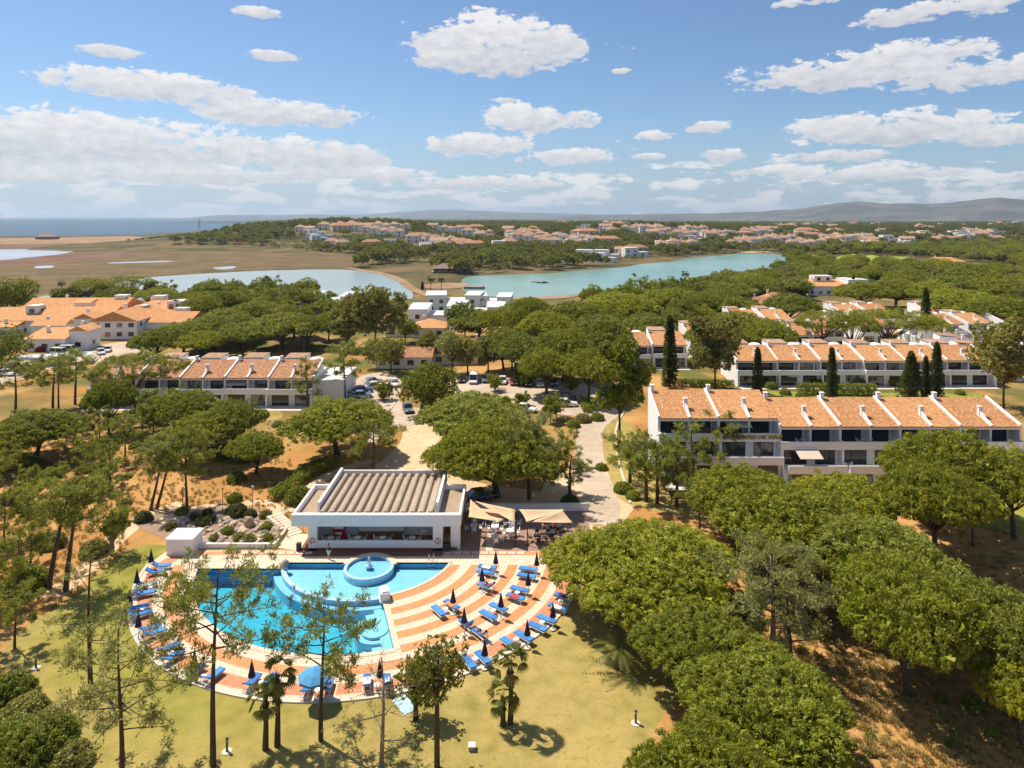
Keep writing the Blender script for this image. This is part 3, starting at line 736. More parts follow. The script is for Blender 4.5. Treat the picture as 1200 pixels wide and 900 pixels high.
def leafy(seed, H=9.0, Rx=3.5, Rz=3.8, mat='leaf_green', n_l=16, per=46, nb=12, L=.42, Wd=.20, bark='bark', lob=.42, tr=.2, z0=None):
    """broad-leaved tree: crown of leafy lobes on limbs"""
    rng = np.random.default_rng(seed); zc = H - Rz; mb = MB(); C = []; N = []
    fork = max(.4, zc - Rz * .75) if z0 is None else z0
    mb.tube([(0, 0, -.3), (0, 0, fork), (rng.normal(0, .1), rng.normal(0, .1), zc + Rz * .5)], [tr * 1.2, tr * .9, tr * .25], 7)
    for k in range(n_l):
        d = unit(rng.normal(size=3)); d[2] = d[2] * .9 + .12; rad = rng.uniform(.45, .86) if k else .2
        c = np.array([d[0] * Rx * rad, d[1] * Rx * rad, zc + d[2] * Rz * rad]); lr = lob * Rx * rng.uniform(.75, 1.2)
        mb.tube(limb_path(rng, (0, 0, fork * rng.uniform(.9, 1.2)), c, -.05), [tr * .4, tr * .3, tr * .22, tr * .15, tr * .08], 5)
        u = unit(rng.normal(size=(per, 3))); rr = rng.uniform(.45, 1.08, (per, 1)) ** .6
        C.append(c + u * lr * rr * np.array([1, 1, .8])); N.append(u + np.array([0, 0, .35]))
    V, F, T = tufts(np.concatenate(C), np.concatenate(N), nb, L, Wd, rng, 1.6, open_=False)
    return mb.mesh('trunk', bark, True), np_mesh('crown', V, F, mat, T)
def cypress(seed, H=12.0, Rr=1.3, n=750, mat='cypress', loose=0.0, nb=9, L=.42, Wd=.13):
    rng = np.random.default_rng(seed); z = rng.uniform(.03, 1, n) ** .9; a = rng.uniform(0, 6.28, n)
    prof = np.minimum(1, z / .12) ** .5 * (1 - z ** 2.0) ** .75 if not loose else (1 - z) ** .85
    r = Rr * prof * rng.uniform(.70, 1.06, n) * (1 + .10 * np.sin(5 * a + 7 * z) + loose * np.sin(z * 46) * .35)
    C = np.stack([r * np.cos(a), r * np.sin(a), z * H], 1); N = np.stack([np.cos(a) * .6, np.sin(a) * .6, np.full(n, .9 - 1.1 * loose)], 1)
    V1 = tufts(C, N, nb, L, Wd, rng, .8)
    m = n // 3; z = rng.uniform(.05, .95, m); a = rng.uniform(0, 6.28, m); r = Rr * .5 * (1 - z ** 2) * rng.uniform(0, 1, m)
    V2 = tufts(np.stack([r * np.cos(a), r * np.sin(a), z * H], 1), np.tile([0, 0, 1.0], (m, 1)), 6, L * 1.8, Wd * 2.6, rng, 2.0)
    V, F, T = join([V1, V2])
    tk = MB().tube([(0, 0, -.3), (0, 0, H * .8)], [.16, .05], 6)
    return tk.mesh('trunk', 'bark', True), np_mesh('crown', V, F, mat, T)
def fan_palm(seed, H=5.0, fl=1.5, n=17, skirt=True):
    rng = np.random.default_rng(seed); V = []; T = []; F = []
    def tri(a, b, c, tn): i = len(V); V.extend([a, b, c]); F.append((i, i + 1, i + 2)); T.extend([tn] * 3)
    for k in range(n):
        a = k * 2.399 + rng.normal(0, .15); el = rng.uniform(-.7, 1.3); dead = el < -.45
        d = np.array([math.cos(a) * math.cos(el), math.sin(a) * math.cos(el), math.sin(el)])
        p0 = np.array([0, 0, H]); pm = p0 + d * fl * .62; pe = p0 + d * fl * 1.1 - np.array([0, 0, .30 * fl])
        s = np.array([-math.sin(a), math.cos(a), 0]); tn = rng.uniform(.2, 1)
        tri(p0 + s * .03, p0 - s * .03, pm, tn)
        fwd = unit(pe - pm); up = np.cross(s, fwd)
        for j in range(9):
            g = (j - 4) / 4 * 1.15; dr = fwd * math.cos(g) + s * math.sin(g); e = pm + dr * fl * .58 * (1 - .12 * abs(g)) - np.array([0, 0, .10 * fl * abs(g) + .05])
            w = np.cross(dr, up) * .045 * fl; c = pm + dr * fl * .34
            tri(pm, c + w, e, tn); tri(pm, e, c - w, tn)
    tk = MB().tube([(0, 0, -.3), (.05, 0, H * .5), (0, 0, H * .8), (0, 0, H)], [.24, .17, .2, .16], 9)
    for k in range(26 if skirt else 0):
        a = rng.uniform(0, 6.28); z = H * rng.uniform(.72, .99); s = np.array([math.cos(a), math.sin(a), 0])
        tk.quad([s * .15 + (0, 0, z), s * .40 + (0, 0, z - .5), s * .33 + np.array([-s[1] * .12, s[0] * .12, z - .55])])
    return tk.mesh('trunk', 'bark', True), np_mesh('crown', np.array(V), np.array(F), 'palm', np.array(T))
def feather_palm(seed, H=1.3, fl=2.6, n=34, lw=.30):
    rng = np.random.default_rng(seed); V = []; T = []; F = []
    def tri(a, b, c, tn): i = len(V); V.extend([a, b, c]); F.append((i, i + 1, i + 2)); T.extend([tn] * 3)
    for k in range(n):
        a = k * 2.399 + rng.normal(0, .1); el = .1 + 1.15 * (k / n) + rng.normal(0, .1); ll = fl * rng.uniform(.8, 1.08); tn = rng.uniform(.1, 1)
        h = np.array([math.cos(a), math.sin(a), 0]); s = np.array([-math.sin(a), math.cos(a), 0]); pts = []
        for t in np.linspace(0, 1, 9): pts.append(np.array([0, 0, H]) + h * ll * (t * math.cos(el) + .12 * t * t) + np.array([0, 0, ll * (t * math.sin(el) - .62 * t * t)]))
        for j in range(8):
            p, q = pts[j], pts[j + 1]
            for m in range(2):
                b0 = p + (q - p) * m / 2; wl = lw * fl * .5 * (1 - abs((j + m / 2) / 8 - .45) * 1.1); fw = unit(q - p)
                for sg in (-1, 1): tri(b0, b0 + fw * .09, b0 + s * sg * wl + fw * wl * .55 - np.array([0, 0, wl * .25]), tn)
            tri(p + s * .025, p - s * .025, q, tn)
    tk = MB().tube([(0, 0, -.3), (0, 0, H * .6), (0, 0, H)], [.28, .30, .22], 9)
    return tk.mesh('trunk', 'bark', True), np_mesh('crown', np.array(V), np.array(F), 'palm', np.array(T))
def ball_shrub(seed, Rr=1.0, Rz=.85, mat='hedge', n=170, nb=10, L=.26, Wd=.10, ragged=.06):
    rng = np.random.default_rng(seed); u = unit(rng.normal(size=(n, 3))); u[:, 2] = np.abs(u[:, 2]) * 1.0 - .1
    C = u * np.array([Rr, Rr, Rz]) * (1 + rng.normal(0, ragged, (n, 1))) * .88 + np.array([0, 0, Rz * .28])
    p = [puffs(C, u + np.array([0, 0, .3]), nb * 2, L * .9, Wd * 1.3, rng)]
    m = n // 2; w = unit(rng.normal(size=(m, 3))) * rng.uniform(.2, .75, (m, 1)); w[:, 2] = np.abs(w[:, 2])
    p.append(tufts(w * np.array([Rr, Rr, Rz]) + np.array([0, 0, Rz * .2]), np.tile([0, 0, 1.0], (m, 1)), 6, L * 1.8, Wd * 2.6, rng, 3))
    V, F, T = join(p); return np_mesh('shrub', V, F, mat, T)
def hedge_mesh(path, width, height, mat='hedge', seed=3, dn=9.0, L=.24, Wd=.10):
    """clipped hedge along a plan line"""
    rng = np.random.default_rng(seed); P = [Vector((p[0], p[1])) for p in path]; C = []; N = []; C2 = []
    for a, b in zip(P, P[1:]):
        d = (b - a); ln = d.length; d = d / ln; q = Vector((-d.y, d.x)); n = int(ln * (width + 2 * height) * dn)
        for _ in range(n):
            t = rng.uniform(0, ln); w = rng.uniform(0, width + 2 * height)
            if w < width: off, z, nn = w - width / 2, height, (0, 0, 1)
            elif w < width + height: off, z, nn = -width / 2, w - width, (-q.x, -q.y, .25)
            else: off, z, nn = width / 2, w - width - height, (q.x, q.y, .25)
            p = a + d * t + q * (off + rng.normal(0, .05)); C.append((p.x, p.y, z + rng.normal(0, .05))); N.append(nn)
        for _ in range(n // 3):
            p = a + d * rng.uniform(0, ln) + q * rng.uniform(-.42, .42) * width; C2.append((p.x, p.y, rng.uniform(.1, .9) * height))
    V, F, T = join([puffs(C, N, 14, L, Wd * 1.3, rng), tufts(C2, [(0, 0, 1)] * len(C2), 6, L * 1.8, Wd * 2.6, rng, 3)])
    return np_mesh('hedge', V, F, mat, T)
TREES = {}
def plant(pair, loc, label, name='pine_tree', cat='tree', group=None, rz=None, scale=1.0, zs=None):
    r = thing(name, label, cat, loc, (rz if rz is not None else random.uniform(0, 6.28)), group, (scale, scale, zs or scale))
    obj('trunk', pair[0], r); obj('crown', pair[1], r)
    return r
# ================================================================ pool terrace
def pol(r, deg, c=(PCX, PCY)): a = R(deg); return (c[0] + r * math.sin(a), c[1] - r * math.cos(a))
def arc(r, a0, a1, n): return [pol(r, a0 + (a1 - a0) * i / n) for i in range(n + 1)]
YB, YL = 74.9, 73.6                 # back edges of the shallow and of the deep pool
aL = math.degrees(math.acos((PCY - YL) / 18.2)); aS = math.degrees(math.acos((PCY - YB) / 9.4)); TH = 18.0
xL = pol(18.2, -aL)[0]; xS = PCX - math.sqrt(9.4 ** 2 - (PCY - YB) ** 2)
FX, FY = -15.5, 74.0
fa = math.degrees(math.asin((YB - FY) / 2.7))
POOL = arc(18.2, -aL, TH, 60) + arc(9.4, TH, aS, 24) + [(FX + 2.7 * math.cos(R(q)), FY + 2.7 * math.sin(R(q))) for q in np.linspace(fa, 180 - fa, 17)] + [(xS, YB), (xS, YL)]
def loop_edges(bm, pts, z):
    vs_ = [bm.verts.new((p[0], p[1], z)) for p in pts]
    return [bm.edges.new((vs_[i], vs_[(i + 1) % len(vs_)])) for i in range(len(vs_))]
def sheet_hole(name, outer, hole, z, mat):
    bm = bmesh.new(); e = loop_edges(bm, outer, z) + loop_edges(bm, hole, z)
    bmesh.ops.triangle_fill(bm, edges=e, use_beauty=True, normal=(0, 0, 1)); bm.normal_update()
    for f in bm.faces:
        if f.normal.z < 0: f.normal_flip()
    me = bpy.data.meshes.new(name); bm.to_mesh(me); bm.free(); me.materials.append(MATS[mat]); return me
struct(obj('ground_patch', sheet_hole('ground_patch', [(-80, 0), (0, 0), (0, 100), (-80, 100)], POOL, -.004, 'dry_earth')))
# lawn round the terrace
LAWN = smooth_line(pxs([(90, 905), (60, 840), (20, 800), (0, 770), (30, 735), (85, 700), (120, 668), (160, 640), (205, 640), (228, 646), (640, 648), (680, 690), (700, 715), (760, 760), (800, 800), (770, 850), (740, 905), (600, 980), (200, 980)]), 4, True)
struct(obj('lawn', sheet_hole('lawn', LAWN, POOL, .004, 'lawn_dry')))
GREEN = smooth_line(pxs([(110, 690), (150, 650), (200, 642), (215, 648), (165, 680), (146, 715), (150, 755), (180, 790), (260, 815), (340, 828), (300, 850), (180, 830), (120, 790), (90, 740)]), 4, True)
deck_out = [p for p in arc(23.8, -86, 86, 110)]; deck_out = [(-39.2, 77.6), (-39.6, 75.0)] + [p for p in deck_out if p[1] < 74.8] + [(7.9, 75.0), (8.2, 77.6)]
deck = struct(obj('pool_deck', sheet_hole('pool_deck', deck_out, POOL, .05, 'cream_tile')))
def band(r0, r1, a0, a1, mat, ymax=74.4, z=.056, name='paving_band'):
    mb = MB(); n = max(2, int((a1 - a0) / 1.5))
    for i in range(n):
        b0 = a0 + (a1 - a0) * i / n; b1 = a0 + (a1 - a0) * (i + 1) / n
        q = [pol(r0, b0), pol(r1, b0), pol(r1, b1), pol(r0, b1)]
        if max(p[1] for p in q) > ymax: q = [(p[0], min(p[1], ymax)) for p in q]
        if abs(q[0][1] - q[2][1]) + abs(q[0][0] - q[2][0]) < .02 or min(p[1] for p in q) >= ymax - .001: continue
        mb.quad([(*p, z) for p in q])
    return mb.build(name, mat, deck)
for r0, r1 in ((9.75, 10.8), (11.9, 12.95), (13.9, 14.95), (15.85, 16.9), (17.9, 18.95), (19.9, 21.0)):
    band(r0, r1, TH + 2.2 * 9.4 / r0 * .5 + 1.2, 84, 'orange_tile')
band(19.75, 20.95, -86, TH + 1.8, 'orange_tile')
for k in range(34):                                          # outer ring: terracotta fields between cream stops
    a0 = -86 + k * 5.05
    band(21.9, 23.2, a0, a0 + (4.75 if k % 3 == 2 else 5.05), 'pink_tile')
wall_ribbon('kerb', arc(23.9, -83.5, 83.5, 60), .28, -.2, .11, 'kerb', 1, deck)
# pool coping
def ring_wall(mb, r0, r1, a0, a1, z0, z1, n=40, c=(PCX, PCY)):
    for i in range(n):
        b0 = a0 + (a1 - a0) * i / n; b1 = a0 + (a1 - a0) * (i + 1) / n
        p = [pol(r0, b0, c), pol(r1, b0, c), pol(r1, b1, c), pol(r0, b1, c)]
        mb.quad([(*q, z1) for q in p]); mb.quad([(*p[1], z0), (*p[2], z0), (*p[2], z1), (*p[1], z1)][::-1]); mb.quad([(*p[0], z0), (*p[3], z0), (*p[3], z1), (*p[0], z1)])
    for b in (a0, a1):
        p = [pol(r0, b, c), pol(r1, b, c)]; mb.quad([(*p[0], z0), (*p[1], z0), (*p[1], z1), (*p[0], z1)])
    return mb
pool = thing('swimming_pool', 'large turquoise fan-shaped pool with pale shallow half circle beside striped terrace', 'swimming pool', (PCX, PCY, 0))
def padd(name, mb, mat, smooth=False):
    for i, v in enumerate(mb.v): mb.v[i] = (v[0] - PCX, v[1] - PCY, v[2])
    return mb.build(name, mat, pool, smooth=smooth)
cp = MB(); ring_wall(cp, 18.2, 18.7, -aL, TH + .4, -.1, .09, 60); ring_wall(cp, 9.4, 9.75, TH, aS, -.1, .09, 24)
u = pol(1, TH); ux, uy = u[0] - PCX, u[1] - PCY; nxp, nyp = -uy, ux
def rad(r, off, z): return (PCX + ux * r + nxp * off, PCY + uy * r + nyp * off, z)
def radbox(mb, r0, r1, o0, o1, z0, z1):
    i = len(mb.v); mb.v += [rad(r0, o0, z0), rad(r1, o0, z0), rad(r1, o1, z0), rad(r0, o1, z0), rad(r0, o0, z1), rad(r1, o0, z1), rad(r1, o1, z1), rad(r0, o1, z1)]
    mb.f += [tuple(i + k for k in q) for q in ((0, 3, 2, 1), (4, 5, 6, 7), (0, 1, 5, 4), (1, 2, 6, 5), (2, 3, 7, 6), (3, 0, 4, 7))]
radbox(cp, 9.6, 18.4, 0, .55, -.1, .093)
cp.box(xS, FX - 2.55, YB, YB + .45, -.1, .091); cp.box(FX + 2.55, PCX + 9.4, YB, YB + .45, -.1, .091); cp.box(xL - .4, xS, YL, YL + .45, -.1, .088)
padd('coping', cp, 'cream_tile')
bw = MB(); O = POOL                                        # basin walls
for a, b in zip(O, O[1:] + O[:1]): bw.quad([(a[0], a[1], .03), (b[0], b[1], .03), (b[0], b[1], -1.75), (a[0], a[1], -1.75)])
padd('basin_wall', bw, 'mosaic_blue')
fl = MB(); n = 60
i0 = len(fl.v); A = arc(18.22, -aL, TH, 40); Bp = arc(9.6, -aS, TH, 40)
for i in range(40): fl.quad([(*A[i], -1.7), (*A[i + 1], -1.7), (*Bp[i + 1], -1.7), (*Bp[i], -1.7)])
padd('pool_floor', fl, 'mosaic_deep')
sf = MB(); Sarc = arc(9.45, -aS, aS, 60)
for i in range(60): sf.quad([(PCX, YB + .05, -.62), (*Sarc[i], -.62), (*Sarc[i + 1], -.62)])
padd('shallow_floor', sf, 'mosaic_pale')
rim = MB(); ring_wall(rim, 9.15, 9.65, -aS, TH, -1.7, -.10, 50); padd('divider_rim', rim, 'mosaic_fountain')
led = MB(); ring_wall(led, 9.65, 10.4, -aS + 4, TH, -1.7, -.62, 50); padd('ledge', led, 'mosaic_fountain')
for j, (o0, o1, z1) in enumerate(((-.9, 0, -.45), (-1.7, -.9, -.85), (-2.4, -1.7, -1.25))):
    st = MB(); radbox(st, 10.8, 18.05, o0, o1, -1.7, z1); padd('step', st, 'mosaic_pale')
hs = MB(); hc = rad(14.2, -1.2, 0); hs.lathe([(0, -.36), (1.25, -.36), (1.25, -.6), (1.8, -.6), (1.8, -1.6)], 24, hc[0], hc[1]); padd('round_step', hs, 'mosaic_pale')
wm = MB()
A = arc(18.2, -aL, TH, 40); Bp = arc(9.64, -aS, TH, 40)
for i in range(40): wm.quad([(*A[i], -.30), (*A[i + 1], -.30), (*Bp[i + 1], -.30), (*Bp[i], -.30)])
padd('water', wm, 'pool_water')
ws = MB()
for i in range(60): ws.quad([(PCX, YB, -.22), (*arc(9.38, -aS, aS, 60)[i], -.22), (*arc(9.38, -aS, aS, 60)[i + 1], -.22)])
padd('water', ws, 'pool_water')
def ladder(x, y, rz, lab):
    t = thing('pool_ladder', lab, 'ladder', (x, y, .05), rz)
    for s in (-.25, .25):
        MB().tube([(s, .55, 0), (s, .5, .6), (s, .25, .85), (s, -.05, .75), (s, -.15, .2), (s, -.15, -1.0)], .03, 6).build('handrail', 'chrome', t, smooth=True)
    for z in (-.3, -.6, -.9): MB().box(-.25, .25, -.2, -.1, z, z + .04).build('rung', 'chrome', t)
ladder(-30.6, YL + .1, 0, 'chrome pool ladder on the straight edge of the deep pool')
ladder(-8.9, YB + .1, 0, 'chrome ladder rail at the corner of the pale shallow pool')
# round fountain basin
ft = thing('fountain', 'round raised fountain basin with blue mosaic wall and central jet', 'fountain', (FX, FY, 0))
fm = MB().lathe([(2.70, -.62), (2.70, .02), (2.66, .10), (2.35, .10), (2.30, .02), (2.30, -.4)], 48)
fm.build('basin_wall', 'mosaic_fountain', ft)
MB().lathe([(2.32, -.19), (0.001, -.19)], 48).build('basin_floor', 'mosaic_fountain', ft)
cop = MB(); ring_wall(cop, 2.32, 2.95, 100, 260, 0, .14, 30, (0, 0)); cop.build('coping', 'cream_tile', ft)
MB().lathe([(2.31, -.05), (0.001, -.05)], 48).build('water', 'pool_water', ft)
jt = MB().lathe([(.28, -.38), (.30, .02), (.44, .12), (.40, .22), (.10, .26), (.06, .5)], 16).build('nozzle_bowl', 'mosaic_fountain', ft, smooth=True)
rj = random.Random(4)
jm = MB()
for k in range(14):
    a = rj.uniform(0, 6.28); r = rj.uniform(.05, .32); h = rj.uniform(.6, 1.25)
    jm.tube([(0, 0, .3), (r * .4 * math.cos(a), r * .4 * math.sin(a), h), (r * math.cos(a), r * math.sin(a), h * .75), (r * 1.25 * math.cos(a), r * 1.25 * math.sin(a), .1)], [.03, .025, .02, .012], 5)
jm.build('water_jet', 'white_paint', ft, smooth=True)
# white pedestal at the corner of the steps, stone ball on the divider rim
pd = thing('pedestal', 'white rounded pedestal block at the head of the pool steps', 'pedestal', rad(10.0, .25, .05), R(TH))
bmx = bmesh.new(); bmesh.ops.create_cube(bmx, size=1.0); bmesh.ops.scale(bmx, vec=(.95, 1.5, 1.0), verts=bmx.verts); bmesh.ops.translate(bmx, vec=(0, 0, .5), verts=bmx.verts)
bmesh.ops.bevel(bmx, geom=bmx.edges[:], offset=.16, segments=3, affect='EDGES'); me = bpy.data.meshes.new('block'); bmx.to_mesh(me); bmx.free(); me.materials.append(MATS['plaster']); obj('block', me, pd)
MB().box(-.55, .55, -.82, .82, -.05, .14).build('plinth', 'kerb', pd)
sb = thing('stone_ball', 'grey stone ball on a short post at the corner of the shallow pool', 'ornament', (xS + .5, YB - .9, -.12))
MB().lathe([(.001, .95), (.22, .9), (.36, .72), (.40, .5), (.34, .28), (.2, .16)], 16).build('ball', 'grey_rock', sb, smooth=True); MB().lathe([(.26, -.5), (.26, .05), (.2, .17)], 12).build('post', 'mosaic_fountain', sb)
# cream pavers and terracotta strips along the back of the terrace
def paver_row(x0, x1, y0, y1, step):
    pm = MB().box(-.42, .42, -.26, .26, 0, .035).mesh('paver', 'cream_tile'); x = x0
    while x < x1: obj('paver', pm, deck, (x + step / 2, (y0 + y1) / 2, .058)); x += step
MB().quad([(-36, 76.6, .056), (-30.6, 76.6, .056), (-30.6, 77.4, .056), (-36, 77.4, .056)]).build('paving_band', 'orange_tile', deck)
MB().quad([(-30.6, 76.6, .055), (-23.2, 76.6, .055), (-23.2, 77.4, .055), (-30.6, 77.4, .055)]).build('paving_band', 'pink_tile', deck)
paver_row(-30.6, -23.4, 76.6, 77.4, 1.02)
MB().quad([(-7.8, 76.6, .055), (.9, 76.6, .055), (.9, 77.4, .055), (-7.8, 77.4, .055)]).build('paving_band', 'pink_tile', deck)
paver_row(-7.7, .6, 76.6, 77.4, 1.02)
MB().quad([(.9, 76.6, .056), (8.0, 76.6, .056), (8.0, 77.4, .056), (.9, 77.4, .056)]).build('paving_band', 'orange_tile', deck)
MB().quad([(-23.6, 76.3, .056), (-7.8, 76.3, .056), (-7.8, 77.58, .056), (-23.6, 77.58, .056)]).build('paving_band', 'brown_tile', deck)  # terracotta in the bar's shadow; the shade is put in as darker brown
MB().quad([(-38.9, 74.4, .057), (-37.6, 74.4, .057), (-36.4, 76.3, .057), (-38.2, 76.3, .057)]).build('paving_band', 'pink_tile', deck)
# ---------------------------------------------------------------- loungers
def lounger(kind):
    t = thing('sun_lounger', 'x', 'sun lounger')
    fr = MB()
    for s in (-.31, .31): fr.tube([(s, -.98, .33), (s, .98, .33)], .03, 6)
    for y in (-.98, -.5, 0, .4, .98): fr.tube([(-.31, y, .33), (.31, y, .33)], .025, 6)
    fr.build('frame', 'white_paint', t)
    for sx in (-.29, .29):
        for y in (-.72, .72): MB().tube([(sx, y, .33), (sx * 1.06, y + (.10 if y > 0 else -.10), 0)], .032, 6).build('leg', 'white_paint', t)
    def pad(y0, y1, z, tilt, name):
        b = bmesh.new(); bmesh.ops.create_grid(b, x_segments=4, y_segments=8, size=.5)
        bmesh.ops.scale(b, vec=(.64, (y1 - y0), 1), verts=b.verts); bmesh.ops.translate(b, vec=(0, (y1 - y0) / 2, 0), verts=b.verts)
        for v in b.verts: v.co.z = .02 * math.sin((v.co.y) * 13) * .6
        r = bmesh.ops.extrude_face_region(b, geom=b.faces[:]); bmesh.ops.translate(b, vec=(0, 0, .09), verts=[g for g in r['geom'] if isinstance(g, bmesh.types.BMVert)])
        bmesh.ops.recalc_face_normals(b, faces=b.faces[:])
        bmesh.ops.rotate(b, cent=(0, 0, 0), matrix=Matrix.Rotation(tilt, 3, 'X'), verts=b.verts); bmesh.ops.translate(b, vec=(0, y0, z), verts=b.verts)
        me = bpy.data.meshes.new(name); b.to_mesh(me); b.free(); me.materials.append(MATS['blue_cushion']); return obj(name, me, t)
    pad(-.98, .36, .37, 0, 'mattress')
    ang = {'flat': R(6), 'raised': R(34), 'high': R(58)}[kind]
    bk = pad(.37, 1.02, .37, ang, 'backrest')
    if kind != 'flat':
        for s in (-.28, .28): MB().tube([(s, .85, .33), (s, .37 + .5 * math.cos(ang), .36 + .5 * math.sin(ang))], .02, 5).build('prop', 'white_paint', t)
    return t
P_flat, P_raised, P_high = lounger('flat'), lounger('raised'), lounger('high')
PT = {'flat': (P_flat, tree_of(P_flat)), 'raised': (P_raised, tree_of(P_raised)), 'high': (P_high, tree_of(P_high))}; used = set()
def put_lounger(px, py, kind, label, group, rz=None):
    p = at(px, py, .4); d = Vector((p.x - PCX, p.y - PCY)); a = math.atan2(d.y, d.x) - math.pi / 2
    rz = a if rz is None else rz; src, tr = PT[kind]
    if kind in used: o = copy_tree(src, tr, (p.x, p.y, .06), rz, label, group)
    else:
        used.add(kind); o = src; o.location = (p.x, p.y, .06); o.rotation_euler = (0, 0, rz); o['label'] = label; o['group'] = group
    return o
rl = random.Random(8)
L_OUT = 'blue cushioned lounger lying flat on the rim of the striped terrace beside the lawn'
L_MID = 'blue cushioned flat lounger on the middle rings of the striped terrace'
L_IN = 'blue cushioned flat lounger on the inner stripes nearest the shallow pool'
L_LEFT = 'blue lounger with raised backrest in the row beside the white pump house'
L_BOT = 'blue lounger with raised backrest on the pool rim under the open pines'
for p in [(549, 776), (566, 771), (597, 754), (614, 746), (630, 735), (641, 726), (654, 712), (661, 699)]: put_lounger(*p, 'flat', L_OUT, 'flat loungers along the terrace rim')
for p in [(572, 721), (584, 712), (604, 700), (609, 691), (617, 675), (619, 667)]: put_lounger(*p, 'flat', L_MID, 'flat loungers on the middle rings')
put_lounger(547, 732, 'high', 'lounger with its backrest set steep and a dark towel, on the middle stripes', 'loungers with steep backrests')
put_lounger(562, 742, 'raised', 'lounger with a sunbather on it in the middle of the stripes', 'loungers in use')
for p in [(514, 716), (529, 709), (569, 671), (571, 665)]: put_lounger(*p, 'flat', L_IN, 'flat loungers on the inner stripes')
put_lounger(570, 687, 'raised', 'lounger with a person in red on it on the inner stripes', 'loungers in use')
for p in [(430, 800), (454, 800), (360, 807), (384, 805), (295, 799), (316, 799), (250, 792), (227, 787), (202, 770), (197, 760), (181, 742), (175, 736)]:
    put_lounger(*p, 'raised', L_BOT, 'raised loungers on the pool rim')
for p in [(165, 720), (162, 712), (170, 695), (171, 685), (182, 670), (189, 663)]: put_lounger(*p, 'raised', L_LEFT, 'raised loungers by the pump house')
# ---------------------------------------------------------------- parasols
def closed_parasol():
    t = thing('closed_parasol', 'x', 'parasol')
    MB().tube([(0, 0, 0), (0, 0, 2.45)], .028, 8).build('pole', 'white_paint', t, smooth=True)
    MB().lathe([(.28, 0), (.28, .06), (.06, .10), (.05, .3)], 14).build('base', 'kerb', t)
    mb = MB(); n = 16; prof = [(.03, 2.42), (.07, 2.25), (.12, 1.9), (.18, 1.5), (.24, 1.18), (.22, 1.12)]
    for (r, z) in prof:
        for k in range(n): rr = r * (1 + (.28 if k % 2 else -.18) * min(1, r / .15)); a = 2 * math.pi * k / n; mb.v.append((rr * math.cos(a), rr * math.sin(a), z))
    for j in range(len(prof) - 1):
        for k in range(n): q = (k + 1) % n; mb.f.append((j * n + k, (j + 1) * n + k, (j + 1) * n + q, j * n + q))
    mb.f.append(tuple(range(n))); mb.build('folded_canopy', 'navy_cloth', t)
    MB().lathe([(.001, 2.56), (.035, 2.52), (.04, 2.45), (.02, 2.42)], 8).build('finial', 'navy_cloth', t)
    return t
CPs = closed_parasol(); CPT = tree_of(CPs); first = True
PAR = [((581, 654), 'closed navy parasol beside the terrace dining area, first of the inner loungers', None), ((629, 656), 0, 'M'), ((565, 674), 0, 'I'), ((619, 679), 0, 'M'), ((531, 699), 0, 'I'), ((587, 704), 0, 'M'), ((544, 722), 0, 'M'), ((648, 716), 0, 'O'), ((618, 737), 0, 'O'), ((568, 760), 0, 'O'), ((445, 785), 0, 'B'), ((177, 652), 0, 'L'), ((160.5, 676), 0, 'L'), ((152, 702), 0, 'L'), ((162, 727), 0, 'B'), ((228, 772), 0, 'B'), ((295, 785), 0, 'B')]
PL = {'M': 'closed navy parasol between loungers on the middle rings of the striped terrace', 'I': 'closed navy parasol between loungers on the inner stripes', 'O': 'closed navy parasol on the terrace rim next to the lawn', 'B': 'closed navy parasol on the pool rim under the open pines', 'L': 'closed navy parasol at the terrace edge near the white pump house'}
for (p, lab, g) in PAR:
    w = at(*p, 1.75); lab = PL[g] if g else lab; grp = {'M': 'parasols on the middle rings', 'I': 'parasols on the inner stripes', 'O': 'parasols on the terrace rim', 'B': 'parasols on the pool rim', 'L': 'parasols by the pump house'}.get(g)
    if first: o = CPs; o.location = (w.x, w.y, .06); o['label'] = lab; first = False
    else: o = copy_tree(CPs, CPT, (w.x, w.y, .06), rl.uniform(0, 6), lab, grp)
w = at(369, 790, 2.2)
op = thing('open_parasol', 'open round blue parasol shading two loungers on the pool rim', 'parasol', (w.x, w.y, .06))
MB().tube([(0, 0, 0), (0, 0, 2.5)], .03, 8).build('pole', 'white_paint', op); MB().lathe([(.28, 0), (.28, .06), (.06, .1), (.05, .3)], 14).build('base', 'kerb', op)
MB().lathe([(.03, 2.55), (.7, 2.35), (1.3, 2.02), (1.32, 1.86), (1.28, 1.88), (1.26, 2.0), (.7, 2.31), (.03, 2.5)], 8).build('canopy', 'blue_cloth', op)
for k in range(8):
    a = k * math.pi / 4; MB().tube([(0, 0, 2.0), (1.2 * math.cos(a), 1.2 * math.sin(a), 2.02)], .012, 4).build('rib', 'dark_metal', op)
